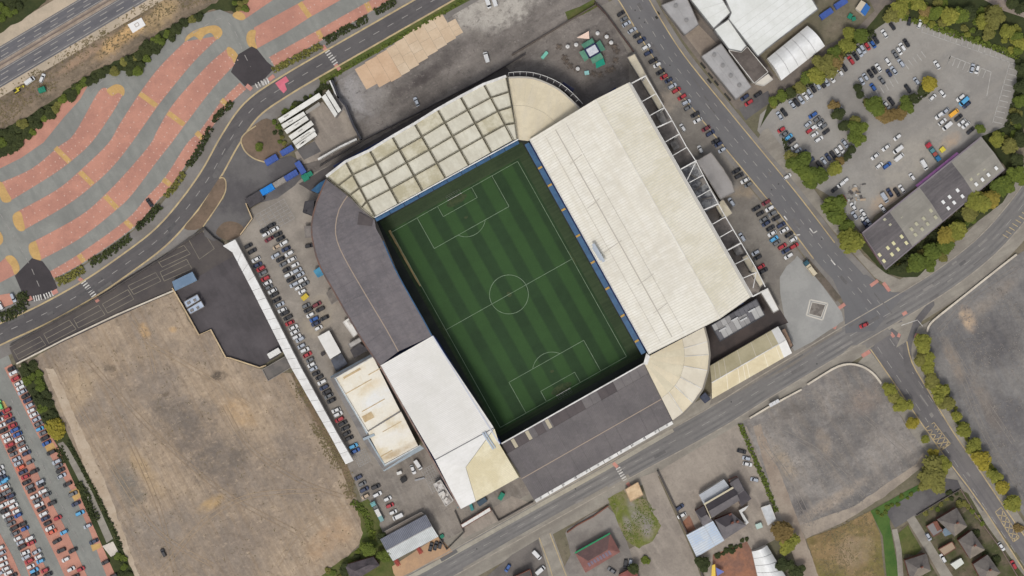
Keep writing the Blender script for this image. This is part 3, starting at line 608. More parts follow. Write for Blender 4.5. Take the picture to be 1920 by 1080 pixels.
flat('grass_patch', [(1140, 935), (1168, 918), (1180, 935), (1210, 935), (1222, 960), (1240, 985), (1224, 1015), (1198, 1028), (1170, 1010)], 5, g_ograss, rough=1.5)
flat('restaurant_yard', [(1060, 1000), (1075, 985), (1138, 950), (1160, 985), (1182, 1035), (1180, 1090), (1050, 1100), (1070, 1040)], 5, M('restaurant_tarmac', (142, 136, 128), (120, 114, 108), s=.07, fa=.12), smooth=2)
flat('side_street', [(1008, 1005), (1034, 995), (1072, 1100), (1040, 1130), (1024, 1060)], 6, g_pavetan); flat('corner_lot', [(890, 1100), (960, 1040), (1010, 1010), (1036, 1110)], 5, M('corner_tarmac', (118, 112, 106), (100, 95, 91), s=.1, fa=.15))
for q in ([(1011, 1008), (1030, 1060), (1044, 1110)], [(1031, 1000), (1050, 1050), (1070, 1100)]): strip('yellow_line', q, .4, 7, m_cream)
flat('paved_apron', [(735, 1062), (822, 1005), (850, 1035), (745, 1085), (738, 1075)], 5, g_osand)
# --- the pitch
def PT(u, v):                              # pixel of a point on the pitch: u along the length, v across, metres from the centre spot
    return (954.3+(u*.487+v*.8715)/.2506, 552+(u*.873-v*.4905)/.2506)
flat('trackside', [(702, 405), (970, 256), (1000, 262), (1225, 668), (1200, 690), (935, 840), (800, 640)], 2, pitch_c)
flat('pitch_apron', [PT(-59.5, -36.5), PT(-59.5, 40), PT(56, 40), PT(56, -36.5)], 3, pitch_b)
flat('pitch', [PT(-53.5, -35.2), PT(-53.5, 35.2), PT(53.5, 35.2), PT(53.5, -35.2)], 4, pitch_a)
flat('touchline_wear', [(728, 433), (732, 431), (748, 459), (766, 492), (790, 536), (787, 537), (762, 494), (744, 461)], 5, pitch_d, rough=.4)
PL = []
def rect(u0, u1, v0, v1): return closed([PT(u0, v0), PT(u1, v0), PT(u1, v1), PT(u0, v1)])
PL += rect(-52.5, 52.5, -34, 34)+[(PT(0, -34), PT(0, 34))]
for s_ in (-1, 1):
    for dep, hw in ((16.5, 20.16), (5.5, 9.16)):
        PL += [(PT(s_*52.5, -hw), PT(s_*(52.5-dep), -hw)), (PT(s_*(52.5-dep), -hw), PT(s_*(52.5-dep), hw)), (PT(s_*(52.5-dep), hw), PT(s_*52.5, hw))]
    arc = [PT(s_*(41.5-9.15*math.cos(a)), 9.15*math.sin(a)) for a in [math.radians(-53+i*106/16) for i in range(17)]]
    PL += list(zip(arc, arc[1:]))
circ = [PT(9.15*math.cos(i*math.pi/24), 9.15*math.sin(i*math.pi/24)) for i in range(48)]
PL += closed(circ)
lines('pitch_marking', PL, .21, 6, m_pitchline)

for x, y, l in ((1318, 123, 14), (1332, 142, 14), (1330, 152, 11), (1343, 156, 12), (1364, 182, 18), (1234, 25, 7), (1231, 33, 6)):
    strip('planting_bed', [(x-l*.32, y-l*.38), (x+l*.32, y+l*.38)], 1.0, 8, M('planting_dark', (64, 62, 58), (50, 50, 46), s=.3, fa=.3))
strip('verge_strip', [(700, 1118), (800, 1066), (960, 976), (1165, 862), (1262, 806)], 2.0, 6, M('pale_verge', (166, 160, 145), (148, 142, 130), s=.1, fa=.12, streak=[(29, 30, 1, (178, 170, 150), .5)]))
flat('soil_patch', [(545, 700), (560, 696), (612, 800), (650, 868), (664, 905), (660, 935), (640, 880), (600, 806)], 4, M('churned_soil', (124, 106, 84), (96, 84, 68), s=.2, fa=.3), rough=2.5)

# goalmouth and touchline wear, repairs in the roads, ruts on the waste ground
for u, v, a, b in ((-50.6, 0, 2.0, 5.5), (50.6, 0, 2.0, 5.5), (0, 0, 1.2, 1.2), (-41.5, 0, .7, .9), (41.5, 0, .7, .9), (0, -34.5, 5, .6), (0, 34.5, 4, .5)):
    flat('turf_wear', [PT(u+a*math.cos(k*.5236), v+b*math.sin(k*.5236)) for k in range(12)], 5, M('thin_turf', (66, 76, 50), (54, 68, 44), s=.5, lo=.45, hi=.55, fa=.2), rough=1.2)
rp = random.Random(21)
def patches(pts, half, n, mats, smooth=5, lmin=2, lmax=9):
    ws = path(pts, smooth); vs = {}
    for _ in range(n):
        i = rp.randrange(len(ws)-1); t = (ws[i+1]-ws[i]).normalized(); s = Vector((-t.y, t.x, 0)); c = ws[i].lerp(ws[i+1], rp.random())+s*rp.uniform(-half, half)
        if abs(c.x) > 245 or abs(c.y) > 140: continue
        l, w_ = rp.uniform(lmin, lmax), rp.uniform(.5, 1.7); z = Vector((0, 0, lay(7)))
        q = [c-t*l/2-s*w_/2, c+t*l/2-s*w_/2, c+t*l/2+s*w_/2, c-t*l/2+s*w_/2]; q = [p+z+Vector((rp.uniform(-.15, .15), rp.uniform(-.15, .15), 0)) for p in q]
        mesh('road_patch', q, [(0, 1, 2, 3)], rp.choice(mats))['kind'] = 'structure'
pm1 = [M('patch_dark', (84, 82, 82), s=.3, c2=(92, 90, 89)), M('patch_mid', (104, 101, 99), s=.3, c2=(96, 94, 92))]; pm2 = [M('patch_grey', (112, 109, 106), s=.3, c2=(104, 101, 99)), M('patch_pale', (138, 134, 129), s=.3, c2=(130, 126, 121)), M('patch_deep', (98, 96, 95), s=.3, c2=(106, 103, 101))]
patches(LR, 3.6, 26, pm1, 6); patches(ER, 4.6, 44, pm2); patches(LW, 5, 26, [pm1[1], pm2[0], pm2[2]]); patches([(1640, 650), (1700, 730), (1780, 840), (1870, 960)], 5, 14, pm2, 3)
mh = MB()
for pts, hw, n in ((LR, 3, 14), (ER, 4, 16), (LW, 4, 14)):
    ws = path(pts, 5)
    for _ in range(n):
        i = rp.randrange(len(ws)-1); t = (ws[i+1]-ws[i]).normalized(); s = Vector((-t.y, t.x, 0)); c = ws[i]+s*rp.uniform(-hw, hw); mh.cyl(c+Vector((0, 0, .24)), .38, .012, 10)
mh.go('manhole_cover', P('iron_cover', (74, 72, 72)))['kind'] = 'structure'
rut = M('sandy_rut', (140, 123, 103), (150, 131, 108), s=.2, fa=.2); rut2 = M('pale_rut', (162, 143, 119), (150, 131, 108), s=.2, fa=.2); rut3 = M('grey_rut', (138, 131, 123), (124, 118, 112), s=.2, fa=.2)
for pts, mt in (([(110, 690), (170, 800), (230, 905), (300, 1000), (400, 1060)], rut2), ([(160, 670), (240, 760), (330, 850), (430, 930), (560, 1000)], rut), ([(300, 1075), (380, 980), (470, 930), (600, 920)], rut2), ([(215, 770), (260, 860), (300, 960), (330, 1080)], rut), ([(420, 760), (470, 840), (560, 900), (640, 930)], rut), ([(270, 640), (360, 690), (470, 760)], rut2), ([(250, 600), (275, 640), (290, 700)], rut2), ([(520, 1060), (560, 1000), (620, 960), (660, 950)], rut2),
                ([(1430, 830), (1480, 900), (1520, 980)], rut3), ([(1450, 800), (1540, 850), (1620, 930)], rut3), ([(1500, 740), (1590, 760), (1700, 850)], rut3), ([(1775, 640), (1810, 720), (1850, 820), (1920, 930)], rut3), ([(1760, 620), (1820, 560), (1910, 500)], rut3), ([(1790, 660), (1840, 740), (1900, 830)], rut3)):
    for o_ in (-.95, .95): strip('tyre_rut', pts, .3, 5, mt, off=o_+rp.uniform(-.1, .1), smooth=6)
# ------------------------------------------------------------------ the stadium
steel = P('white_steel', (222, 220, 214), s=.2, c2=(196, 194, 188)); wallm = P('stand_wall', (120, 116, 112), s=.1, c2=(100, 96, 94))
seatm = P('navy_seats', (38, 52, 92), s=.3, c2=(32, 44, 80)); dark = P('dark_void', (44, 42, 43)); conc = P('plain_concrete', (140, 134, 126), s=.2, c2=(120, 114, 108))
bluef = P('blue_fascia', (50, 88, 122), s=.3, c2=(42, 76, 108), rough=.45); yelf = P('amber_fascia', (178, 142, 70), rough=.5)
r_east = M('pale_roof_sheet', (223, 219, 206), (211, 206, 192), s=.05, fa=.07, mid=.08, grit=.16, gritc=(192, 184, 164), rough=.65, streak=[(29, 30, 3, (232, 229, 220), .5), (-61, 50, 3, (206, 198, 178), .3)])
r_east2 = M('lichened_roof_sheet', (226, 221, 205), (214, 207, 184), s=.05, fa=.08, mid=.1, grit=.22, gritc=(188, 176, 144), rough=.7, streak=[(29, 22, 2.5, (228, 222, 206), .6)])
r_rib = P('roof_rib_metal', (204, 199, 184), rough=.6); r_seam = P('roof_gutter_metal', (186, 180, 168), rough=.7)
r_grid = M('cream_roof_panel', (212, 208, 190), (200, 195, 177), s=.12, fa=.08, rough=.75, streak=[(-61, 8, 2, (184, 178, 158), .4)])
r_grid2 = M('cream_roof_panel_stained', (206, 200, 178), (178, 170, 142), s=.12, fa=.1, rough=.75)
r_truss = P('grimy_roof_truss', (142, 136, 116), s=.3, c2=(118, 112, 96), rough=.8)
r_fan = M('cream_fan_sheet', (218, 206, 178), (206, 194, 166), s=.1, fa=.07, rough=.7, streak=[(80, 20, 3, (204, 194, 172), .5)])
r_fan2 = M('pale_fan_sheet', (219, 211, 192), (209, 200, 180), s=.1, fa=.06, rough=.7); r_fan3 = M('aged_fan_sheet', (213, 203, 177), (203, 193, 167), s=.15, fa=.08, rough=.75)
r_dark = M('grey_felt_roof', (112, 107, 108), (100, 96, 98), s=.08, fa=.12, mid=.12, grit=.35, gritc=(128, 121, 119), rough=.9, streak=[(29, 12, 1.5, (124, 117, 117), .35), (-61, 30, 3, (96, 91, 92), .35)])
r_dark2 = M('grey_felt_roof_patch', (92, 85, 84), (82, 76, 76), s=.1, fa=.1, rough=.9)
r_darks = M('charcoal_corrugated_roof', (116, 111, 109), (102, 98, 97), s=.06, fa=.12, mid=.1, grit=.25, gritc=(118, 112, 110), rough=.9, streak=[(-61, 30, 1.2, (112, 106, 107), .4)])
r_white = M('white_roof_sheet', (226, 224, 219), (215, 213, 206), s=.05, fa=.05, mid=.05, grit=.14, gritc=(196, 192, 182), streak=[(29, 14, 1.0, (210, 208, 200), .4)], rough=.6); r_cream = M('stained_cream_sheet', (224, 215, 186), (206, 194, 158), s=.1, fa=.1, rough=.7)
tan_seam = P('tan_roof_joint', (158, 142, 126))
GS = 'stands and corners round the football pitch'
def stand(label, px, py): return thing('grandstand', label, 'stand', px, py, GS)
def fascia(r, a, b, za, wid, drop, n, mats, every=0, name='fascia_panel', sgn=1):
    """hanging boards along the front roof edge a-b (pixels), reaching wid metres towards the pitch"""
    A, Bq = W(*a, za), W(*b, za); t = (Bq-A).normalized(); s = Vector((-t.y, t.x, 0))*sgn
    for i in range(n):
        p = A.lerp(Bq, (i+.02)/n); q = A.lerp(Bq, (i+.98)/n); m = MB()
        m.slab([p, q, q+s*wid-Vector((0, 0, drop)), p+s*wid-Vector((0, 0, drop))], .15); m.go(name, mats[0], r)
def tiers(r, f0, f1, b0, b1, z0, z1, n):
    """stepped seating between the front line f0-f1 and the back line b0-b1"""
    F0, F1, B0, B1 = W(*f0), W(*f1), W(*b0), W(*b1); m = MB()
    for i in range(n):
        u0 = i/n; u1 = (i+1)/n; z = z0+(z1-z0)*u0
        q = [F0.lerp(B0, u0), F1.lerp(B1, u0), F1.lerp(B1, u1), F0.lerp(B0, u1)]
        m.slab([Vector((p.x, p.y, z+.5)) for p in q], z+.5)
    m.go('seating_tier', seatm, r)
def backwall(r, pts, z, mat=None, w=.5, name='back_wall'):
    ws = [W(x, y, z) for x, y in pts]; m = MB()
    for p, q in zip(ws, ws[1:]):
        p = Vector((p.x, p.y, 0)); q = Vector((q.x, q.y, 0)); t = q-p; m.box((p+q)/2, t, t.length, w, z)
    m.go(name, mat or wallm, r)
# --- east stand: the great pale roof
r = stand('largest stand, great cream corrugated roof with white trusses along its outer side', 1200, 400)
zf, zr, zb = 20, 26, 24
A_, B_, C_, D_, E_, F_ = W(993, 262, zf), W(1217, 664, zf), W(1350, 597, zr), W(1408, 556, zb), W(1179, 155, zb), W(1116, 187, zr)
for nm, q, mt in (('roof', [A_, B_, C_, F_], r_east), ('roof', [F_, C_, D_, E_], r_east2)):
    m = MB(); m.slab(q, .35); m.go(nm, mt, r); ribs(r, 'roof_rib', q, 92, .22, .1, r_rib)
qf = [A_, B_, C_, F_]
for t, w_ in ((.36, .45), (.52, .14), (.2, .12)):
    m = MB(); m.beam(lerp4(qf, .02, t)+Vector((0, 0, .16)), lerp4(qf, .98, t)+Vector((0, 0, .16)), w_, .12); m.go('roof_seam', r_seam, r)
for u, t0, t1 in ((.17, .3, .5), (.36, .22, .42), (.55, .12, .4), (.73, .3, .55), (.86, .3, .52)):
    m = MB(); m.beam(lerp4(qf, u, t0)+Vector((0, 0, .17)), lerp4(qf, u-.01, t1)+Vector((0, 0, .17)), .3, .12); m.go('roof_seam', r_seam, r)
m = MB(); m.beam(F_+Vector((0, 0, .2)), C_+Vector((0, 0, .2)), .7, .2); m.go('ridge_cap', P('ridge_metal', (224, 220, 208), s=.2, c2=(212, 206, 192)), r)
m = MB(); m.beam(E_+Vector((0, 0, .3)), D_+Vector((0, 0, .3)), 1.1, .5); m.go('gutter', P('grey_gutter', (186, 182, 172)), r)
fa0, fa1 = (991, 266), (1211, 661)
ts = [0, .117, .20, .316, .44, .566, .69, .82, .94, 1.0]
for i in range(9):
    a = (fa0[0]+(fa1[0]-fa0[0])*ts[i], fa0[1]+(fa1[1]-fa0[1])*ts[i]); b = (fa0[0]+(fa1[0]-fa0[0])*ts[i+1], fa0[1]+(fa1[1]-fa0[1])*ts[i+1])
    fascia(r, a, b, zf-.4, 2.2, .5, 1, [bluef], sgn=-1)
    if i < 8:
        p = W(*b, zf-.15); t = W(*fa1)-W(*fa0); m = MB(); s = Vector((t.y, -t.x, 0)).normalized(); m.box(p+s*1.1-Vector((0, 0, .5)), t, .9, 2.0, .35); m.go('fascia_block', yelf, r)
m = MB(); m.beam(W(993, 262, zf+.3), W(1217, 664, zf+.3), .3, .5); m.go('front_gutter', steel, r)
tiers(r, (988, 272), (1205, 662), (1150, 172), (1385, 568), 1, 18, 24)
backwall(r, [(1172, 162), (1396, 560)], 22); backwall(r, [(1400, 556), (1300, 622)], 19); backwall(r, [(1060, 222), (1172, 162)], 19)
# gantry on the roof
g = MB(); t = W(1132, 490)-W(1113, 459); g.box(W(1122, 474, 22.6), t, 9.5, 1.3, 1.0); g.box(W(1119, 476, 22.2), t, 7, .9, .5); g.go('camera_gantry', P('gantry_grey', (172, 180, 188)), r)
# outer truss
och = [(1183, 159), (1210, 142), (1246, 202), (1261, 227), (1287, 275), (1332, 355), (1360, 406), (1390, 456), (1432, 532), (1440, 547)]
zt = 23
m = MB()
oc = [(1210, 142), (1230, 175), (1246, 202), (1261, 227), (1287, 275), (1305, 302), (1332, 355), (1360, 406), (1390, 456), (1417, 502), (1435, 538)]
for p, q in zip(oc, oc[1:]): m.beam(W(*p, zt), W(*q, zt), .4, .4)
m.go('truss_chord', steel, r)
m = MB(); m.beam(W(1183, 158, zt+1), W(1411, 556, zt+1), .8, .6); m.go('truss_chord', steel, r)
cb = [((1181, 158), (1211, 142)), ((1203, 191), (1231, 175)), ((1218, 217), (1245, 202)), ((1230, 240), (1261, 226)), ((1246, 267), (1272, 252)), ((1261, 292), (1288, 276)), ((1277, 317), (1306, 301)), ((1293, 342), (1319, 328)), ((1307, 370), (1333, 355)), ((1319, 394), (1347, 382)), ((1335, 421), (1361, 406)), ((1348, 446), (1374, 431)), ((1361, 471), (1389, 456)), ((1377, 496), (1403, 483)), ((1390, 523), (1418, 511)), ((1411, 556), (1440, 541))]
for i, (a, b) in enumerate(cb):
    m = MB(); m.beam(W(*a, zt+.3), W(*b, zt+.3), .36 if i % 3 else .55, .45); m.go('roof_beam', steel, r)
    if i % 2 == 0: m = MB(); q = W(*b, zt); m.box((q.x, q.y, 0), (1, 0), .6, .6, zt-.6); m.go('column', steel, r)
for a, b in (((1288, 338), (1305, 303)), ((1412, 540), (1418, 511))):
    m = MB(); m.beam(W(*a, zt+.35), W(*b, zt+.35), .35, .3); m.go('brace', steel, r)
# low buildings behind the truss
flat('concourse', [(1181, 158), (1212, 140), (1440, 545), (1400, 562)], 7, M('concourse_tarmac', (158, 149, 140), (120, 113, 107), s=.08, fa=.15))
flat('concourse_grass', [(1192, 172), (1200, 168), (1222, 212), (1212, 218)], 8, g_dgrass, rough=.6)
creamr = M('cream_flat_roof', (212, 202, 178), (198, 188, 164), s=.15, fa=.07)
flat_building('turnstile_block', 'long narrow cream flat roofed turnstile block beside the upper end of the largest stand', 'building', [(1176, 108), (1190, 101), (1245, 200), (1236, 207)], 4.5, conc, creamr, nx=1)
flat_building('turnstile_block', 'short cream flat roofed turnstile block under the lower trusses of the largest stand', 'building', [(1391, 483), (1401, 477), (1433, 531), (1425, 539)], 4.5, conc, creamr)
flat_building('turnstile_block', 'white flat roofed turnstile block at the plaza corner of the largest stand', 'building', [(1425, 547), (1440, 541), (1461, 581), (1450, 587)], 5, conc, r_white, nx=1)
flat_building('entrance_annex', 'grey flat roofed entrance annex stepping out from the middle of the largest stand', 'building', [(1306, 302), (1333, 286), (1356, 317), (1371, 341), (1378, 360), (1351, 374), (1333, 345)], 9, conc, M('annex_grey_roof', (158, 154, 150), (148, 144, 140), s=.1, fa=.06), par=.4)
flat_building('plant_roof', 'mottled grey roof with pipes seen between trusses beside the entrance annex', 'building', [(1278, 318), (1303, 304), (1350, 382), (1322, 398)], 7, conc, M('wet_grey_roof', (168, 168, 166), (112, 112, 114), s=.35, lo=.42, hi=.58, fa=.12), par=.3,
              units=[(1300, 330, 5, .6, .8, -30), (1312, 350, 6, .7, .8, 40), (1325, 372, 5, .6, .8, 10), (1318, 340, 3, 2, 1, -60)])
flat_building('kiosk_roof', 'small cream flat roof wedged between trusses and the entrance annex', 'building', [(1340, 384), (1356, 374), (1374, 400), (1356, 412)], 5, conc, creamr, par=.2)
for q, lab in (([(1229, 213), (1240, 207), (1252, 228), (1241, 234)], 'small grey low roof under the upper trusses, uppermost'), ([(1256, 268), (1268, 261), (1276, 276), (1264, 283)], 'small grey low roof under the upper trusses above the entrance annex'), ([(1372, 462), (1384, 456), (1394, 474), (1382, 480)], 'small grey low roof under the lower trusses above the cream block')):
    flat_building('store_roof', lab, 'store', q, 4, conc, M('store_grey_roof', (150, 146, 141), (128, 124, 119), s=.3, fa=.12), par=.15, units=[(q[0][0]+9, q[0][1]+6, 1.6, 1.0, .6, 40)])
# --- north stand: cream roof in a grid of trusses
r = stand('cream roofed stand split into square panels by dark trusses', 820, 260)
zf, zb = 19, 17
tops = [(612, 331), (648, 303), (693, 282), (735, 256), (777, 232), (820, 205), (863, 181), (907, 158), (949, 143)]
bots = [(701, 409), (703, 406), (747, 382), (792, 358), (835, 334), (879, 310), (921, 286), (962, 263), (970, 262)]
left = [(612, 331), (633, 349), (656, 366), (677, 390), (701, 409)]
right = [(949, 143), (955, 172), (960, 200), (966, 231), (970, 262)]
vv = [0, .24, .48, .725, 1]
def node(i, j):
    if i == 0: p = left[j]
    elif i == 8: p = right[j]
    else: p = (tops[i][0]+(bots[i][0]-tops[i][0])*vv[j], tops[i][1]+(bots[i][1]-tops[i][1])*vv[j])
    return W(*p, zb+(zf-zb)*vv[j])
for i in range(8):
    for j in range(4):
        q = [node(i, j), node(i+1, j), node(i+1, j+1), node(i, j+1)]
        q = shrink(q, .34) if (q[0]-q[3]).length > 1.5 and (q[1]-q[0]).length > 2 else shrink(q, .2)
        mid = sum(q, Vector())/4+Vector((0, 0, .25))
        m = MB(); m.slab(q, .3)
        m.go('roof_panel', r_grid2 if i == 0 or (j == 0 and i < 2) or random.random() < .12 else r_grid, r)
m = MB(); m.slab([node(i, 0)-Vector((0, 0, .5)) for i in range(9)]+[node(8, j)-Vector((0, 0, .5)) for j in range(1, 5)]+[node(i, 4)-Vector((0, 0, .5)) for i in range(7, -1, -1)]+[node(0, j)-Vector((0, 0, .5)) for j in (3, 2, 1)], .2)
m.go('roof_deck', r_truss, r)
for i in range(0, 9):
    m = MB()
    for j in range(4):
        a, b = node(i, j), node(i, j+1); n = Vector((-(b-a).y, (b-a).x, 0)).normalized()*.42
        for sg in (-1, 1): m.beam(a+n*sg+Vector((0, 0, .5)), b+n*sg+Vector((0, 0, .5)), .16, .3)
        for k in range(5): m.beam(a.lerp(b, k/5)+n+Vector((0, 0, .45)), a.lerp(b, (k+.5)/5)-n+Vector((0, 0, .45)), .12, .12)
    m.go('roof_truss', r_truss, r)
for j in (1, 2, 3):
    m = MB()
    for i in range(8):
        a, b = node(i, j), node(i+1, j); n = Vector((-(b-a).y, (b-a).x, 0)).normalized()*.35
        for sg in (-1, 1): m.beam(a+n*sg+Vector((0, 0, .46)), b+n*sg+Vector((0, 0, .46)), .14, .3)
        for k in range(4): m.beam(a.lerp(b, k/4)+n+Vector((0, 0, .42)), a.lerp(b, (k+.5)/4)-n+Vector((0, 0, .42)), .1, .12)
    m.go('roof_truss', r_truss, r)
m = MB()
for i in range(8):
    m.beam(node(i, 0)+Vector((0, 0, .6)), node(i+1, 0)+Vector((0, 0, .6)), 1.2, .5)
m.go('gutter', steel, r)
m = MB(); m.beam(W(702, 408, zf+.5), W(972, 261, zf+.5), .5, .5); m.go('front_gutter', steel, r)
fascia(r, (703, 411), (972, 264), zf-.4, 1.8, .6, 10, [bluef], sgn=1)
fascia(r, (703, 411), (972, 264), zf-.4, 1.3, .6, 10, [bluef], sgn=-1)
tiers(r, (716, 408), (966, 268), (630, 315), (944, 148), 1, 14, 18); backwall(r, [(617, 330), (650, 304), (865, 182), (946, 146)], 16)
# --- rounded north-west corner and west stand, grey felt roof
r = stand('grey felt roofed stand curving round its corner on the car park side', 690, 520)
OUT = [(612, 336), (594, 378), (584, 422), (588, 460), (600, 500), (626, 546), (655, 597), (685, 647), (712, 686)]
MID = [(652, 367), (636, 392), (629, 425), (632, 452), (645, 482), (668, 523), (700, 577), (724, 617), (747, 659)]
INN = [(702, 411), (703, 414), (704, 421), (706, 430), (718, 452), (740, 503), (770, 558), (794, 600), (810, 630)]
OUT, MID, INN = (curve(x, 2) for x in (OUT, MID, INN)); zo, zm, zi = 13, 15, 17
for i in range(len(OUT)-1):
    for (a, za), (b, zb2), n_ in (((OUT, zo), (MID, zm), 1), ((MID, zm), (INN, zi), 1)):
        q = [W(*a[i], za), W(*a[i+1], za), W(*b[i+1], zb2), W(*b[i], zb2)]
        if (q[2]-q[3]).length < .3: q = q[:3]
        m = MB(); m.slab(shrink(q, .05), .3); m.go('roof_sheet', r_dark, r)
m = MB()
for i in range(len(OUT)-1): m.beam(W(*MID[i], zm+.1), W(*MID[i+1], zm+.1), .45, .25)
m.go('roof_joint', tan_seam, r)
m = MB()
for i in range(len(OUT)-1): m.beam(W(*OUT[i], zo+.15), W(*OUT[i+1], zo+.15), .7, .5)
m.go('gutter', P('rusty_gutter', (112, 84, 72), s=.2, c2=(92, 80, 76)), r)
m = MB(); m.slab([W(673, 398, 16.6), W(700, 411, 17.2), W(697, 424, 17.2), W(670, 421, 16.6)], .2); m.go('roof_patch', r_dark2, r)
for i in range(8, len(INN)-1):
    m = MB(); m.beam(W(*INN[i], zi+.1), W(*INN[i+1], zi+.1), .5, .6); m.go('fascia_panel', bluef, r)
m = MB(); inn = [W(x, y, 0) for x, y in INN]; outp = [W(x, y, zo) for x, y in OUT]
for i in range(len(OUT)-1):
    for k in range(8):
        u0, u1 = k/8*.9+.04, (k+1)/8*.9+.04; z = 1+k*1.3
        q = [inn[i].lerp(outp[i], u0), inn[i+1].lerp(outp[i+1], u0), inn[i+1].lerp(outp[i+1], u1), inn[i].lerp(outp[i], u1)]
        m.slab([Vector((p.x, p.y, z+.4)) for p in q], z+.4)
m.go('seating_tier', seatm, r)
m = MB()
for p, q in zip(outp, outp[1:]):
    p, q = (Vector((v.x, v.y, 0))*.995 for v in (p, q)); m.box((p+q)/2, q-p, (q-p).length, .5, zo-.4)
m.go('back_wall', P('brown_cladding', (120, 92, 78), s=.2, c2=(104, 86, 78)), r)
# --- west stand, white part
r = stand('white roofed stand with a cream stained lower corner, next to the banqueting hall', 830, 780)
zo, zi = 13, 17
qa = [W(713, 686, zo), W(815, 862, zo), W(905, 812, zi-.7), W(811, 630, zi)]
qa = [W(713, 686, zo), W(816, 862, zo), W(926, 802, zi), W(811, 630, zi)]
m = MB(); m.slab(qa, .3); m.go('roof', r_white, r); ribs(r, 'roof_rib', qa, 66, .2, .09, P('white_rib', (212, 209, 202)))
qb = [W(816, 863, zo), W(863, 955, zo), W(894, 940, zo+1), W(873, 876, zo+1.9), W(866, 836, zo+1.9)]
m = MB(); m.slab([W(816.4, 863, zo), W(863, 955, zo), W(892, 940, zo+1.1), W(873, 876, zo+2.1), W(926.4, 803, zi)], .3); m.go('roof', r_white, r)
m = MB(); m.slab([W(873.6, 876, zo+2.1), W(892.6, 939.6, zo+1.1), W(973, 895, zi-.2), W(937, 834, zi), W(927, 803.5, zi)], .3); m.go('roof', r_cream, r)
ribs(r, 'roof_rib', [W(874, 876, zo+2.1), W(893, 939, zo+1.1), W(972, 895, zi-.2), W(936, 834, zi)], 24, .18, .09, P('cream_rib', (212, 202, 172)))
m = MB(); m.beam(W(816, 862, zo+.2), W(926, 802, zi+.2), .35, .25); m.go('roof_joint', P('dark_joint', (130, 130, 128)), r)
t = W(925, 841)-W(906, 812); m = MB(); m.box(W(915, 827, 16.7), t, 9, .7, .5); m.box(W(919, 825, 16.9), t, 9, .5, .5); m.go('walkway_rail', P('pale_blue_rail', (176, 186, 198)), r)
m = MB(); m.beam(W(713, 686, zo+.15), W(863, 955, zo+.15), .6, .5); m.go('gutter', P('brown_gutter', (120, 96, 86), s=.3, c2=(140, 124, 114)), r)
m = MB(); m.beam(W(811, 630, zi+.15), W(937, 833, zi+.15), .6, .4); m.go('front_gutter', P('pale_gutter', (196, 198, 204)), r)
m = MB(); m.beam(W(812, 629, zi-.2), W(938.5, 832, zi-.2), .5, .7); m.go('fascia_panel', P('deep_blue_fascia', (44, 66, 120)), r)
m = MB(); m.beam(W(858, 952, zo-.3), W(972, 895, zi-.6), .5, .8); m.go('end_board', P('teal_board', (60, 120, 124)), r)
tiers(r, (818, 632), (940, 826), (722, 692), (846, 920), 1, 12, 14); backwall(r, [(714, 690), (860, 950)], 12, P('brick_wall_red', (128, 100, 88), s=.3, c2=(112, 90, 82)))
# --- south stand, charcoal roof
r = stand('charcoal corrugated roofed stand along the main road with a white gutter', 1100, 815)
zi, zo = 15, 13
q = [W(940, 832, zi), W(1207.5, 681, zi), W(1262, 793, zo), W(1004, 941, zo)]
sheets(r, 'roof_sheet', q, rng(18), [0, .17], .1, .25, [r_darks, r_dark2], pick=lambda i, j: 1 if i in (0, 1, 2, 4, 6, 7, 8, 9, 12, 13) else 0)
sheets(r, 'roof_sheet', q, rng(9), [.17, .6], .06, .25, r_darks); sheets(r, 'roof_sheet', q, rng(12), [.6, 1], .08, .25, r_darks)
m = MB(); m.slab([p-Vector((0, 0, .3)) for p in q], .15); m.go('roof_deck', r_dark2, r)
for v0, v1 in ((.175, .595), (.605, .97)):
    ribs(r, 'roof_rib', [lerp4(q, 0, v0), lerp4(q, 1, v0), lerp4(q, 1, v1), lerp4(q, 0, v1)], 100, .16, .09, r_dark)
m = MB(); m.beam(lerp4(q, 0, .6)+Vector((0, 0, .12)), lerp4(q, 1, .6)+Vector((0, 0, .12)), .4, .2); m.go('roof_joint', tan_seam, r)
for i in range(10):
    m = MB(); m.beam(lerp4(q, (i+.02)/10, .99)+Vector((0, 0, .25)), lerp4(q, (i+.98)/10, .99)+Vector((0, 0, .25)), 1.5, .6); m.go('gutter_section', steel, r)
m = MB()
for i in range(12): m.cyl(lerp4(q, (i+.5)/12, .985)+Vector((0, 0, .26)), .45, .3, 8)
m.go('gutter_outlet', P('outlet_grey', (160, 158, 154)), r)
m = MB(); m.beam(q[0]+Vector((0, 0, .2)), q[1]+Vector((0, 0, .2)), .6, .4); m.go('front_gutter', steel, r)
for u in (.06, .16, .3):
    m = MB(); m.slab([lerp4(q, u, .02)+Vector((0, 0, .06)), lerp4(q, u+.022, .02)+Vector((0, 0, .06)), lerp4(q, u+.022, .16)+Vector((0, 0, .06)), lerp4(q, u, .16)+Vector((0, 0, .06))], .05)
    m.go('rooflight', P('cream_rooflight', (176, 166, 142)), r)
tiers(r, (946, 836), (1200, 690), (1006, 930), (1250, 795), 1, 11, 14); backwall(r, [(1006, 938), (1258, 794)], 12, P('pale_cladding', (190, 184, 172))); backwall(r, [(944, 838), (1006, 938)], 11)
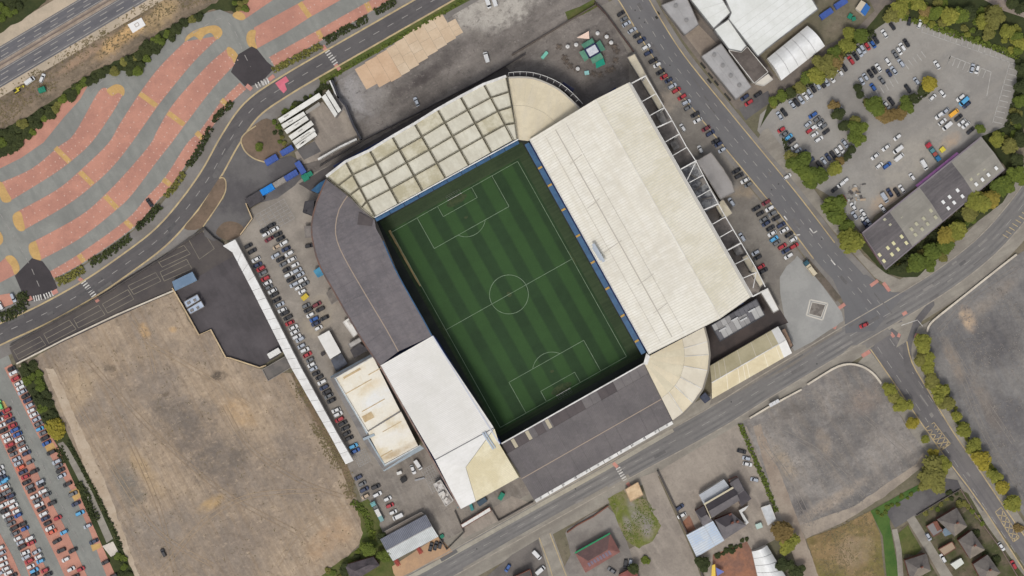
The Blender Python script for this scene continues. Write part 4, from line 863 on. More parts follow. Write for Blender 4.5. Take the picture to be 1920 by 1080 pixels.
# --- fans in the corners
def fan(r, ap, outer, split, z_in, z_out, mats_in, mats_out, rim=None, apex_pts=None):
    n = len(outer); A0 = [W(*(apex_pts[i] if apex_pts else ap), z_in) for i in range(n)]
    O = [W(*p, z_out) for p in outer]; S = [A0[i].lerp(O[i], split) for i in range(n)]
    for i in range(n-1):
        for a, b, mm in ((A0, S, mats_in), (S, O, mats_out)):
            q = [b[i], b[i+1], a[i+1], a[i]]
            if (q[2]-q[3]).length < .3: q = q[:3]
            m = MB(); m.slab(shrink(q, .04), .3); m.go('roof_sheet', mm[i % len(mm)], r)
    m = MB()
    for i in range(n-1): m.beam(O[i]+Vector((0, 0, .25)), O[i+1]+Vector((0, 0, .25)), .8, .6)
    m.go('gutter', rim or steel, r)
    m = MB()
    for i in range(n-1):
        p, q = (Vector((v.x, v.y, 0)) for v in (O[i], O[i+1])); m.box((p+q)/2, q-p, (q-p).length, .5, z_out-.5)
    m.go('back_wall', wallm, r)
    m = MB()
    for i in range(n-1):
        for k in range(7):
            u0, u1 = .12+k*.12, .12+(k+1)*.12; z = 1+k*1.4; f = lambda v: Vector((v.x, v.y, 0))
            q = [f(A0[i]).lerp(f(O[i]), u0), f(A0[i+1]).lerp(f(O[i+1]), u0), f(A0[i+1]).lerp(f(O[i+1]), u1), f(A0[i]).lerp(f(O[i]), u1)]
            m.slab([Vector((p.x, p.y, z+.4)) for p in q], z+.4)
    m.go('seating_tier', seatm, r)
    return O
r = stand('fan shaped cream roof of the corner stand near the picnic tables', 1020, 200)
fo = [(953, 146), (975, 145), (1000, 147), (1025, 156), (1048, 168), (1068, 185), (1087, 204)]
fan(r, (980, 263), curve(fo, 2), .55, 18, 16, [r_fan], [r_fan], P('roof_edge_grey', (172, 166, 154)), apex_pts=[(971+i*1.6, 262+i*.2) for i in range(13)])
m = MB()
rim_ = curve([(954, 140), (975, 138), (1000, 140), (1026, 148), (1050, 160), (1072, 178), (1090, 197)], 2)
for a, b in zip(rim_, rim_[1:]): m.beam(W(*a, 13), W(*b, 13), 1.6, .4)
m.go('walkway', P('walkway_dark', (62, 58, 58)), r)
m = MB()
for a, b in zip(rim_, rim_[1:]):
    A, Bq = W(*a, 14), W(*b, 14); d = Vector((A.x-5, A.y-68, 0)).normalized()*.9; m.beam(A+d, Bq+d, .22, .2)
    m.beam(A+d, A-d, .15, .15)
m.go('walkway_rail', steel, r)
r2 = flat_building('stair_tower', 'navy flat roofed stair tower against the fan shaped corner roof', 'tower', [(1052, 163), (1056, 154), (1076, 167), (1070, 177)], 10, P('navy_cladding', (40, 44, 72)), P('navy_roof', (44, 48, 78), s=.3, c2=(36, 40, 62)), par=.2)
r = stand('fan shaped cream roof of the corner stand beside the ticket office', 1270, 700)
fo = [(1321, 613), (1328, 640), (1331, 665), (1328, 695), (1318, 730), (1300, 756), (1281, 776), (1262, 790)]
O = fan(r, (1213, 673), curve(fo, 1), .6, 17, 14, [r_fan, r_fan3], [r_fan2, r_fan2, r_fan], P('roof_edge_brown', (128, 122, 112)), apex_pts=[(1216+i*-1.2, 668+i*1.8) for i in range(8)])
m = MB(); A0 = W(1213, 673, 17.2)
for p in O[1:-1]: m.beam(p.lerp(A0, .02)+Vector((0, 0, .15)), p.lerp(A0, .4)+Vector((0, 0, .15)), .3, .15)
m.go('roof_joint', steel, r)
m = MB(); m.slab([W(1206, 683, 17.3), W(1212, 662, 17.3), W(1219, 668, 17.3), W(1214, 684, 17.3)], .5); m.go('roof_valley', steel, r)
r = None
# --- goals
for s_, nm in ((-1, 'top'), (1, 'road')):
    a, b = PT(s_*52.5, -3.66), PT(s_*52.5, 3.66); bk0, bk1 = PT(s_*54.7, -3.66), PT(s_*54.7, 3.66)
    g_ = thing('goal', 'white football goal in front of the cream panelled stand' if s_ < 0 else 'white football goal in front of the charcoal roofed stand', 'goal', *PT(s_*52.5, 0))
    m = MB(); A, Bq = W(*a, 2.44), W(*b, 2.44); z_ = Vector((0, 0, 2.44)); m.beam(A, Bq, .16, .16)
    for p in (A, Bq): m.box((p.x, p.y, .1), (1, 0), .16, .16, 2.3)
    m.go('goal_frame', steel, g_)
    m = MB(); K0, K1 = W(*bk0, .2), W(*bk1, .2)
    for i in range(6): m.beam(A.lerp(Bq, i/5), K0.lerp(K1, i/5), .03, .03)
    for i in range(4): m.beam(A.lerp(K0, i/3), Bq.lerp(K1, i/3), .03, .03)
    m.go('goal_net', P('net_white', (150, 158, 150)), g_)
# ------------------------------------------------------------------ other buildings
w_grey = P('grey_wall', (128, 124, 120), s=.2, c2=(112, 108, 105)); w_brick = M('red_brick_wall', (126, 84, 70), (108, 74, 64), s=.5, fa=.15); w_white = P('white_wall', (206, 202, 194), s=.2, c2=(186, 182, 174))
w_conc = conc; m_win = P('window_glass', (50, 58, 66), rough=.15, fa=0)
# long white canopy
r = thing('canopy', 'long narrow white canopy roof between the dark yard and the parked cars', 'canopy', 540, 650)
zc = 4.2
lf = [(436, 474), (473, 545), (547, 692), (616, 812), (648, 871)]; rt = [(441, 449), (489, 540), (565, 690), (631, 810), (663, 864)]
cw = P('canopy_sheet', (226, 225, 221), s=.2, c2=(212, 210, 205))
for k, n in ((0, 4), (1, 8), (2, 6), (3, 3)):
    q = [W(*lf[k], zc), W(*lf[k+1], zc), W(*rt[k+1], zc), W(*rt[k], zc)]
    sheets(r, 'roof_sheet', q, rng(n), [0, 1], .12, .25, cw)
q = [W(418, 461, zc), W(437, 474, zc), W(448, 466, zc), W(441, 449, zc)]; m = MB(); m.slab([p+Vector((0, 0, .02)) for p in q], .25); m.go('roof_sheet', cw, r)
m = MB()
for k in range(4):
    for a in (lf, rt):
        A, Bq = W(*a[k], zc-.3), W(*a[k+1], zc-.3); A, Bq = A*.998, Bq*.998; A.z = Bq.z = zc-.3; m.beam(A, Bq, .25, .5)
m.go('edge_beam', w_grey, r)
for k in range(4):
    for i in range(5):
        p = W(*lf[k], 0).lerp(W(*lf[k+1], 0), (i+.5)/5); p2 = W(*rt[k], 0).lerp(W(*rt[k+1], 0), (i+.5)/5)
        m = MB(); c = p.lerp(p2, .2); m.box((c.x, c.y, 0), (1, 0), .3, .3, zc-.4); m.go('post', w_grey, r)
m = MB()
for k in range(4):
    a, b = W(*lf[k]).lerp(W(*rt[k]), .3), W(*lf[k+1]).lerp(W(*rt[k+1]), .3); m.box((a+b)/2, b-a, (b-a).length, .25, 2.6)
m.go('back_wall', w_grey, r)
# banqueting hall with grey-blue sloping fascia all round
r = thing('banqueting_hall', 'stained cream flat roofed hall with sloping pale blue fascia, against the white stand', 'building', 705, 775)
zh = 10; slate = P('pale_blue_fascia', (160, 172, 178), s=.3, c2=(148, 158, 164)); hallr = M('stained_hall_roof', (226, 220, 204), (212, 197, 166), s=.09, lo=.46, hi=.7, fa=.08, mid=.08, spots=[(715, 745, 40, 16, 27, (224, 224, 220), .9), (740, 815, 40, 14, 27, (226, 222, 212), .8), (745, 845, 50, 7, 27, (170, 142, 98), .7), (700, 720, 22, 8, 27, (212, 190, 152), .6)])
inner = [(629, 708), (699, 668), (750, 770), (687, 809)]; inner2 = [(690, 826), (700, 808), (754, 776), (785, 832), (718, 871)]
m = MB(); m.slab([W(*p, zh) for p in inner], .3); m.go('roof', hallr, r)
m = MB(); m.slab([W(694, 820, zh), W(690, 810, zh), W(752, 772, zh), W(784, 836, zh), W(720, 870, zh)], .3); m.go('roof', hallr, r)
m = MB(); m.beam(W(688, 810, zh+.4), W(751, 771, zh+.4), .5, .5); m.go('parapet', w_grey, r)
out_ = [(697, 664), (619, 706), (683, 824), (694, 828), (681, 823)]
def slope(a0, a1, b0, b1, z0, z1): 
    m = MB(); m.slab([W(*a0, z0), W(*a1, z0), W(*b1, z1), W(*b0, z1)], .2); m.go('fascia', slate, r)
slope((619, 706), (696, 664), (629, 709), (699, 670), 7.5, 10.3); slope((619, 706), (681, 823), (629, 709), (690, 811), 7.5, 10.3)
slope((681, 825), (720, 884), (692, 822), (722, 871), 7.5, 10.3); slope((720, 884), (795, 841), (722, 871), (788, 835), 7.5, 10.3)
m = MB(); m.beam(W(681, 824, 10.4), W(702, 815, 10.4), 1.2, .5); m.go('fascia', slate, r)
m = MB(); m.beam(W(629, 709, 10.5), W(699, 670, 10.5), .35, .3); m.beam(W(629, 709, 10.5), W(690, 811, 10.5), .35, .3); m.beam(W(722, 871, 10.5), W(788, 835, 10.5), .35, .3); m.go('coping', steel, r)
m = MB(); m.prism([W(*p, 0) for p in ((623, 708), (696, 668), (786, 836), (722, 878), (684, 822))], 0, 9.5); m.go('wall', w_grey, r)
for (x, y, l, w) in ((660, 700, 9, 1), (672, 725, 14, .4), (705, 695, 8, .4), (700, 760, 12, .4), (690, 782, 5, 3), (725, 850, 6, .5), (735, 800, 10, .3)):
    m = MB(); m.box(W(x, y, zh+.01), (.87, .49), l, w, .12); m.go('roof_patch', P('roof_patch_tan', (196, 174, 136), s=.3, c2=(180, 156, 118)), r)
flat_building('roof_clutter', 'jumbled white plant enclosure beside the lower edge of the white stand', 'plant enclosure', [(813, 908), (826, 900), (850, 938), (836, 949)], 4, w_white, M('mottled_white_roof', (206, 202, 196), (130, 124, 118), s=.4, lo=.45, hi=.58), units=[(828, 925, 3, 1.5, 1, 30), (836, 936, 2, 1, 1, 60)])
r = flat_building('site_cabin', 'long cream topped cabin in the west car park', 'cabin', [(595, 631), (617, 619), (640, 661), (619, 674)], 3.5, w_grey, r_white, par=0, nx=1)
flat_building('cabin_yard', 'dark slate roofed lean-to below the cream topped cabin', 'lean-to', [(620, 675), (640, 662), (652, 682), (630, 697)], 3, w_grey, P('slate_roof', (84, 88, 98), s=.3, c2=(64, 66, 72)), par=0)
flat_building('broadcast_cabin', 'small white cabin tucked under the grey felt roofed stand', 'cabin', [(643, 604), (655, 596), (672, 624), (663, 632)], 3.5, w_white, r_white, par=.2, units=[(655, 606, 2, 1, .6, -60)])
flat_building('broadcast_cabin', 'small grey topped cabin above the banqueting hall corner', 'cabin', [(653, 645), (674, 633), (678, 640), (657, 653)], 3.5, w_grey, P('cabin_top', (178, 174, 168), s=.3, c2=(160, 156, 150)), par=.15)
flat_building('loading_shed', 'dark charcoal topped shed above the banqueting hall corner', 'shed', [(656, 656), (675, 643), (692, 656), (664, 672)], 3, w_grey, P('shed_top', (58, 56, 60), s=.3, c2=(74, 70, 70)), par=0)
flat_building('kiosk', 'small grey box kiosk beside the grey felt roofed stand', 'kiosk', [(612, 549), (625, 539), (636, 562), (622, 571)], 3, conc, P('kiosk_top', (128, 120, 112), s=.3, c2=(104, 98, 92)), par=.2)
tb = P('teal_awning', (72, 142, 172), s=.3, c2=(58, 120, 150))
flat_building('entrance_awning', 'teal square awning on the wall of the grey felt roofed stand', 'awning', [(587, 508), (601, 499), (609, 514), (596, 521)], 4, tb, tb, par=0)
flat_building('entrance_awning', 'teal pointed awning at the top corner of the grey felt roofed stand', 'awning', [(583, 357), (600, 342), (613, 335), (609, 348), (596, 363)], 5, P('blue_wall', (46, 92, 128)), P('blue_awning', (50, 98, 134), s=.3, c2=(42, 84, 118)), par=0)
flat_building('stair_tower', 'black flat roofed stair tower against the curve of the grey felt roofed stand', 'tower', [(572, 378), (589, 375), (586, 405), (568, 398)], 9, P('black_clad', (54, 52, 56)), P('black_roof', (58, 56, 60), s=.3, c2=(70, 68, 70)), par=.2, units=[(572, 397, 1.5, 1, .6, 30)])
flat_building('lean_to', 'grey lean-to strip along the curve of the grey felt roofed stand', 'lean-to', [(571, 424), (584, 424), (586, 445), (572, 446)], 3, conc, P('leanto_top', (132, 126, 120), s=.3, c2=(116, 110, 106)), par=.15)
# dark yard cabins
blu = P('blue_grey_roof', (112, 134, 156), s=.2, c2=(100, 122, 144))
flat_building('gatehouse', 'blue grey flat roofed gatehouse at the corner of the dark yard', 'building', [(322, 528), (361, 509), (370, 526), (328, 546)], 4, w_grey, blu, par=0, nx=1)
for q, nm in (([(345, 566), (370, 552), (375, 562), (350, 577)], 'upper'), ([(351, 580), (377, 564), (383, 575), (357, 589)], 'lower')):
    flat_building('plant_unit', f'pale blue grey box unit in the dark yard, {nm} one of the two', 'plant unit', q, 3, w_grey, P('unit_top', (176, 188, 204), s=.3, c2=(160, 172, 188)), par=.1, units=[(q[0][0]+9, q[0][1]+2, 1.6, 1.2, .5, 30), (q[0][0]+20, q[0][1]-3, 1.2, 1.2, .4, 30)])
r = flat_building('electric_kiosk', 'sunken tan and grey enclosure below the dark yard', 'enclosure', [(492, 693), (537, 667), (547, 688), (503, 714)], 2.2, w_conc, P('enclosure_top', (108, 102, 96), s=.2, c2=(92, 88, 84)), par=.5)
# saw-tooth depot
r = thing('depot', 'white saw-tooth roofed depot sheds in the yard above the cream panelled stand', 'depot', 560, 230)
wsh = P('white_shed_sheet', (224, 223, 216), s=.2, c2=(206, 204, 196)); wsd = P('shed_valley', (120, 116, 110), s=.3, c2=(96, 92, 88))
for (a, b, wd) in (((521, 223), (598, 174), 8), ((527, 234), (569, 209), 7), ((533, 244), (574, 217), 7.5), ((541, 255), (583, 226), 8), ((548, 265), (587, 239), 7), ((553, 273), (590, 247), 7)):
    A, Bq = W(*a, 5), W(*b, 5); t = (Bq-A).normalized(); s = Vector((t.y, -t.x, 0))*wd*MPP*1.15; m = MB()
    m.slab([A, Bq, Bq+s*.95-Vector((0, 0, 1.2)), A+s*.95-Vector((0, 0, 1.2))], .2); m.go('roof', wsh, r)
    m = MB(); m.prism([A+t*.3+s*.06, Bq-t*.3+s*.06, Bq-t*.3+s*.9, A+t*.3+s*.9], 0, 3.4); m.go('wall', wsd, r)
    for i in range(random.choice((1, 2))):
        p = A.lerp(Bq, random.uniform(.1, .85))+s*.35-Vector((0, 0, .4)); m = MB(); m.box(p, t, 2.4, .8, .08); m.go('rooflight', P('grey_rooflight', (168, 165, 158)), r)
m = MB(); m.slab([W(572, 209, 4), W(598, 191, 4), W(601, 197, 4), W(575, 214, 4)], .2); m.go('lean_to_roof', P('leanto_grey', (150, 146, 138)), r)
for k, q in enumerate(([(603, 182), (612, 178), (638, 212), (630, 220)], [(609, 174), (617, 167), (640, 206), (634, 212)])):
    if k == 0: r = thing('twin_shed', 'pair of joined narrow white sheds beside the depot', 'shed', 620, 195)
    q = [(603, 182), (610, 176), (633, 214), (628, 220)] if k == 0 else [(610.5, 174), (616, 168), (640, 207), (634, 212)]
    P4 = [W(*p, 4) for p in q]; m = MB(); m.slab(P4, .2); m.go('roof', wsh, r); m = MB(); m.prism(shrink([Vector((p.x, p.y, 0)) for p in P4], .3), 0, 3.8); m.go('wall', wsd, r)
wallpath('boundary_wall', 'white topped screen wall beside the twin white sheds', 'wall', [(620, 153), (630, 176), (637, 186)], .6, 4, steel)
wallpath('boundary_wall', 'tall dark upright band between the depot and the pale slab', 'wall', [(624, 152), (636, 184), (650, 200), (664, 236), (678, 262)], 1.0, 4, P('dark_band', (54, 54, 60)))  # dark band beside the screen wall, built as a solid upright
wallpath('boundary_wall', 'white topped screen wall along the service road behind the cream panelled stand', 'wall', [(598, 300), (640, 276), (670, 262)], .9, 4, steel)
wallpath('boundary_wall', 'long dark fence along the service road below the bare yard', 'fence', [(600, 312), (680, 264), (780, 214), (900, 152), (985, 102)], .35, 2.2, P('fence_dark', (70, 66, 66)))
flat('depot_yard', [(575, 215), (604, 190), (632, 222), (645, 205), (674, 262), (600, 300), (560, 310), (553, 285), (592, 262)], 5, g_conc, rough=.6)
flat('depot_patch', [(556, 280), (590, 265), (602, 284), (570, 300)], 6, a_side)
# tan foundation slab of separate concrete bays
r = thing('foundation_slab', 'tan concrete floor slab of a cleared building in the bare yard', 'slab', 760, 110)
sA = [M('tan_slab', (205, 176, 146), (196, 166, 136), s=.1, fa=.1), M('pale_slab', (208, 188, 162), (199, 178, 151), s=.15, fa=.1), M('sandy_slab', (206, 184, 156), (197, 174, 146), s=.15, fa=.1)]
ox, oy, ux, uy, vx, vy = 664, 128, .905, -.50, .50, .87       # pixel frame of the slab
def SP(a, b): return (ox+a*ux+b*vx, oy+a*uy+b*vy)
cols = [0, 22, 46, 68, 86, 106, 126, 148, 168, 188, 204]
for i in range(10):
    b0, b1 = ((2, 46), (0, 54), (-1, 56), (-3, 55), (-5, 53), (-8, 50), (-10, 47), (-11, 45), (-10, 43), (10, 40))[i]
    ncut = 1 if i < 3 else (3 if i % 2 else 2)
    for j in range(ncut):
        c0 = b0+(b1-b0)*j/ncut; c1 = b0+(b1-b0)*(j+1)/ncut; zz = .12+random.random()*.05
        m = MB(); m.slab([W(*SP(cols[i]+.15, c0+.15), zz), W(*SP(cols[i+1]-.15, c0+.15), zz), W(*SP(cols[i+1]-.15, c1-.15), zz), W(*SP(cols[i]+.15, c1-.15), zz)], .1); m.go('concrete_bay', sA[0] if i < 3 else random.choice(sA[1:]), r)
# ticket office with pitched cream roof
r = thing('ticket_office', 'long cream pitched roof of the ticket office along the main road', 'building', 1405, 680)
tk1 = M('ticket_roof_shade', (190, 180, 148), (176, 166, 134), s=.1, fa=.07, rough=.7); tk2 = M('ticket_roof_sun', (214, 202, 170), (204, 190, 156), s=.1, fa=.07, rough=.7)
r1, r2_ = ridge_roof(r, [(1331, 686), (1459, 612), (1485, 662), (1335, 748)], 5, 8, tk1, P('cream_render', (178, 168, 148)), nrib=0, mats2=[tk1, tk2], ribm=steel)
a, b, c, d = W(1331, 686, 5), W(1459, 612, 5), W(1485, 662, 5), W(1335, 748, 5)
for u in (.06, .12, .2, .4, .6, .82):
    m = MB(); m.beam(a.lerp(b, u)+Vector((0, 0, .12)), r1.lerp(r2_, u)+Vector((0, 0, .12)), .3, .14); m.go('roof_joint', P('joint_pale', (206, 198, 176)), r)
for u in (.2, .35, .42, .47, .7, .86):
    m = MB(); m.beam(d.lerp(c, u)+Vector((0, 0, .12)), r1.lerp(r2_, u)+Vector((0, 0, .12)), .25, .14); m.go('roof_joint', P('joint_pale', (226, 218, 198)), r)
m = MB(); m.slab([b.lerp(a, .1)+Vector((0, 0, .05)), b+Vector((0, 0, .05)), r2_+Vector((0, 0, .05)), r2_.lerp(r1, .1)+Vector((0, 0, .05))], .05); m.go('roof_patch', r_white, r)
m = MB(); m.slab([c.lerp(d, .1)+Vector((0, 0, .05)), c+Vector((0, 0, .05)), r2_+Vector((0, 0, .05)), r2_.lerp(r1, .1)+Vector((0, 0, .05))], .05); m.go('roof_patch', r_white, r)
flat_building('porch', 'brown topped porch at the plaza end of the ticket office', 'porch', [(1464, 620), (1472, 615), (1487, 648), (1479, 656)], 4, P('porch_wall', (70, 66, 64)), P('porch_top', (150, 126, 106), s=.3, c2=(130, 108, 92)), par=.4)
# dark service yard + grey panelled roof beside the big stand
flat('stand_yard', [(1322, 612), (1405, 560), (1440, 545), (1478, 605), (1460, 612), (1332, 686), (1331, 650)], 8, M('stand_yard_tarmac', (82, 73, 69), (68, 62, 60), s=.07, fa=.12))
r = thing('plant_building', 'flat roof of grey and silver panels at the lower end of the largest stand', 'building', 1385, 600)
q = [W(1333, 610, 6), W(1418, 561, 6), W(1434, 591, 6), W(1350, 640, 6)]
cols_ = [P('panel_grey_a', (146, 144, 142)), P('panel_grey_b', (104, 103, 106)), P('panel_silver', (172, 171, 168)), P('panel_dark', (88, 87, 90))]
pk = [[2, 1, 1], [1, 0, 2], [2, 2, 0], [2, 0, 0], [3, 2, 0], [0, 1, 0], [1, 0, 1], [2, 1, 1], [1, 2, 0], [3, 1, 2]]
sheets(r, 'roof_panel', q, rng(10), [0, .38, 1], .1, .3, cols_, pick=lambda i, j: pk[i][j+(i % 2)])
m = MB(); m.prism([Vector((p.x, p.y, 0)) for p in shrink(q, .3)], 0, 5.6); m.go('wall', dark, r)
m = MB()
for a_, b_ in closed([p+Vector((0, 0, .4)) for p in q]): m.beam(a_, b_, .4, .9)
m.go('parapet', P('dark_parapet', (66, 66, 70)), r)
for u, v in ((.15, .5), (.45, .35), (.6, .6), (.82, .4)):
    p = lerp4(q, u, v); m = MB(); m.box(p, (.87, .49), 3.5, .7, .9); m.go('duct', P('duct_silver', (190, 190, 188)), r)
flat_building('blue_box', 'small navy roofed kiosk below the fan shaped corner roof', 'kiosk', [(1312, 745), (1322, 736), (1332, 748), (1322, 756)], 3, P('navy_box', (52, 56, 74)), P('navy_box_top', (74, 80, 96), s=.3, c2=(60, 64, 78)), par=.1)
# factory, top right
fw = P('factory_white', (224, 225, 220), s=.06, c2=(212, 213, 206)); fgut = P('factory_gutter', (130, 130, 128), s=.3, c2=(100, 100, 98))
r = thing('factory', 'huge white factory roof in the top right beyond the car lined road', 'factory', 1440, 40)
zf_ = 9
big = [(1345, -40), (1330, -26), (1371, 24), (1366, 35), (1421, 106), (1440, 88), (1533, 17), (1500, -40)]
for q, z_ in (([(1347, -30), (1371, 24), (1366, 36), (1421, 106), (1437, 92), (1534, 17), (1498, -40)], 9), ([(1282, -16), (1346, -16), (1370, 24), (1338, 54)], 8), ([(1338.5, 55), (1366, 36), (1400, 86), (1390, 97), (1366, 92)], 7.4)):
    P4 = [W(*p, z_) for p in q]; m = MB(); m.slab(P4, .3); m.go('roof', fw, r)
    m = MB(); m.prism(shrink([Vector((p.x, p.y, 0)) for p in P4], .4), 0, z_-.35); m.go('wall', w_grey, r)
    m = MB()
    for a_, b_ in closed([p+Vector((0, 0, .2)) for p in P4]): m.beam(a_, b_, .5, .4)
    m.go('gutter', fgut, r)
A, Bq = W(1371, 24, 9.1), W(1498, -40, 9.1)
for i in range(1, 7):
    t = i/7; a_ = W(1366, 36, 9.12).lerp(W(1421, 106, 9.12), t); b_ = W(1475, -40, 9.12).lerp(W(1534, 17, 9.12), t); m = MB(); m.beam(a_, b_, .2, .1); m.go('roof_joint', P('factory_joint', (204, 205, 198)), r)
for i in range(1, 4):
    t = i/4; a_ = W(1282, -16, 8.12).lerp(W(1338, 54, 8.12), t); b_ = W(1346, -16, 8.12).lerp(W(1370, 24, 8.12), t); m = MB(); m.beam(a_, b_, .2, .1); m.go('roof_joint', P('factory_joint', (204, 205, 198)), r)
flat_building('factory_annex', 'brown stained flat roof at the lower corner of the huge white factory', 'building', [(1366, 94), (1390, 98), (1401, 88), (1440, 135), (1414, 156)], 6.5, w_white, M('stained_brown_roof', (104, 96, 90), (84, 77, 72), s=.12, fa=.15), par=.3)
flat_building('loading_bay', 'small cream canopy at the tip of the brown stained factory roof', 'canopy', [(1416, 157), (1440, 139), (1449, 149), (1432, 161)], 4, w_white, P('bay_cream', (206, 200, 188)), par=.3)
gr = M('grey_flat_roof', (168, 166, 164), (154, 152, 150), s=.1, fa=.06)
for q, lab, vs_ in (([(1240, 10), (1286, -8), (1310, 46), (1284, 66)], 'grey flat roofed office with two round vents beside the huge white factory', ((1267, 11), (1287, 38))),
                    ([(1315, 106), (1352, 82), (1409, 163), (1380, 187)], 'grey flat roofed office with four round vents beside the car lined road', ((1339, 103), (1355, 123), (1370, 142), (1386, 160)))):
    r = flat_building('office_block', lab, 'building', q, 6, w_grey, gr, par=.3, nx=2 if q[0][0] < 1300 else 3)
    for x, y in vs_:
        m = MB(); m.cyl(W(x, y, 6.02), 1.0, .5, 12); m.cyl(W(x, y, 6.52), .6, .15, 10); m.go('vent', P('vent_grey', (136, 134, 132)), r)
flat('office_apron', [(1284, 66), (1310, 47), (1344, 82), (1315, 106)], 6, M('apron_concrete', (146, 134, 120), (134, 122, 110), s=.1))
m = None
for i, (x, y, l) in enumerate(((1318, 122, 6), (1333, 142, 5), (1344, 158, 6), (1366, 187, 9))):
    pass
# arched white tent shed
def barrel(r, q, he, rise, mat, n=8, nseg=5, gap=.08, wall=w_white):
    a, b, c, d = (W(*p, he) for p in q)
    for k in range(nseg):
        u0, u1 = k/nseg, (k+1)/nseg; g_ = gap/(b-a).length; top = []; 
        for i in range(n+1):
            t = i/n; z_ = Vector((0, 0, rise*math.sin(math.pi*t)))
            top.append((lerp4([a, b, c, d], u0+g_, t)+z_, lerp4([a, b, c, d], u1-g_, t)+z_))
        vs = [p for pr in top for p in pr]; fs = [(2*i, 2*i+1, 2*i+3, 2*i+2) for i in range(n)]
        vs += [v-Vector((0, 0, .2)) for v in vs]; N_ = 2*(n+1)
        fs = up(vs, fs)+[tuple(x+N_ for x in reversed(f)) for f in up(vs, fs)]
        fs += [(2*i, 2*i+2, N_+2*i+2, N_+2*i) for i in range(n)]+[(2*i+3, 2*i+1, N_+2*i+1, N_+2*i+3) for i in range(n)]
        mesh('roof_sheet', vs, fs, mat, r)
    m = MB(); m.prism(shrink([Vector((p.x, p.y, 0)) for p in (a, b, c, d)], .3), 0, he)
    for x, y in ((a, d), (b, c)):
        pts = [x.lerp(y, i/n)+Vector((0, 0, rise*math.sin(math.pi*i/n)-.25)) for i in range(n+1)]; cc = (a+b+c+d)/4; pts = [p+(Vector((cc.x, cc.y, p.z))-p).normalized()*.3 for p in pts]
        m.add(pts, [tuple(range(n+1))])
    m.go('wall', wall, r)
tw = P('tent_white', (230, 230, 227), s=.2, c2=(218, 218, 214), rough=.5)
r = thing('storage_tent', 'white arched storage tent between the huge white factory and the trees', 'tent', 1492, 100)
barrel(r, [(1438, 110), (1514, 48), (1547, 86), (1465, 151)], 4, 3, tw, nseg=5)
r = thing('storage_tent', 'white arched marquee roof beside the terracotta yard at the bottom', 'tent', 1440, 1060)
barrel(r, [(1410, 1034), (1425, 1100), (1485, 1100), (1438, 1022)], 4, 3, tw, nseg=5)
# industrial unit with skylights
r = thing('industrial_unit', 'long low workshop with alternating dark and pale roof bays and square rooflights', 'workshop', 1750, 380)
zu = 6.5
a, b, c, d = W(1617, 437, zu), W(1840, 257, zu), W(1884, 317, zu), W(1661, 505, zu)
ud = [M('dark_unit_roof', (106, 101, 101), (94, 90, 91), s=.1, fa=.1, streak=[(38, 8, 1, (120, 115, 114), .5)]), M('pale_unit_roof', (150, 146, 136), (138, 134, 125), s=.1, fa=.08, streak=[(38, 20, .8, (134, 130, 122), .4)])]
cu = [0, .225, .478, .745, 1]
for k in range(4):
    m1 = lerp4([a, b, c, d], cu[k]+.001, .5); m2 = lerp4([a, b, c, d], cu[k+1]-.001, .5); m1.z = m2.z = zu+1.6
    for v in (0, 1):
        e1 = lerp4([a, b, c, d], cu[k]+.001, v); e2 = lerp4([a, b, c, d], cu[k+1]-.001, v)
        m = MB(); m.slab([e1, e2, m2, m1], .25); m.go('roof_bay', ud[k % 2], r)
        ribs(r, 'roof_rib', [e1, e2, m2, m1], 22, .14, .07, ud[k % 2])
m = MB(); m.prism(shrink([Vector((p.x, p.y, 0)) for p in (a, b, c, d)], .35), 0, zu-.3); m.go('wall', P('unit_wall', (146, 110, 120), s=.2, c2=(112, 92, 100)), r)
m = MB(); m.beam(a+Vector((0, 0, .1)), b+Vector((0, 0, .1)), .7, .6); m.beam(d+Vector((0, 0, .1)), c+Vector((0, 0, .1)), .5, .5); m.beam(a+Vector((0, 0, .1)), d+Vector((0, 0, .1)), .5, .6); m.go('gutter', P('unit_gutter', (126, 118, 122)), r)
m = MB(); p0, p1 = a.lerp(b, .47), a.lerp(b, .82); s = Vector((-(p1-p0).y, (p1-p0).x, 0)).normalized(); m.slab([p0-Vector((0, 0, .5)), p1-Vector((0, 0, .5)), p1+s*1.6-Vector((0, 0, 1.4)), p0+s*1.6-Vector((0, 0, 1.4))], .2); m.go('sign_board', P('purple_board', (136, 92, 136), s=.3, c2=(118, 76, 120)), r)
sk_y = P('yellowed_rooflight', (212, 206, 160), rough=.4); sk_w = P('white_rooflight', (224, 224, 220), rough=.4); sk_f = P('faded_rooflight', (176, 172, 146), rough=.5)
Z8 = lambda x, y: (1440+x/4, 270+y/4)
for mt, pts in ((sk_y, [(1000, 695), (1037, 742), (940, 745), (897, 780), (975, 790), (835, 832), (930, 828), (870, 877), (1350, 265), (1310, 220)]),
                (sk_f, [(1010, 560), (1070, 540), (1110, 600), (1075, 640), (1155, 640), (1195, 600), (1165, 560), (1220, 500), (1255, 550), (1105, 680), (1010, 470), (1465, 100), (1418, 135), (1500, 143), (1455, 180), (1615, 185), (1570, 220), (1520, 262), (920, 610), (880, 570)]),
                (sk_w, [(1420, 348), (1360, 398), (1455, 393), (1312, 436), (1393, 440), (1350, 482), (1675, 135), (1708, 182), (1650, 232), (1605, 268), (1558, 303)])):
    for x, y in pts:
        p = W(*Z8(x, y), zu+.8); ax = (b-a).normalized(); v = (p-a).dot((d-a).normalized())/(d-a).length; p.z = zu+1.6*(1-abs(v-.5)*2)-.05
        m = MB(); m.box(p, ax, 1.25, 1.75, .3); m.go('rooflight', mt, r)
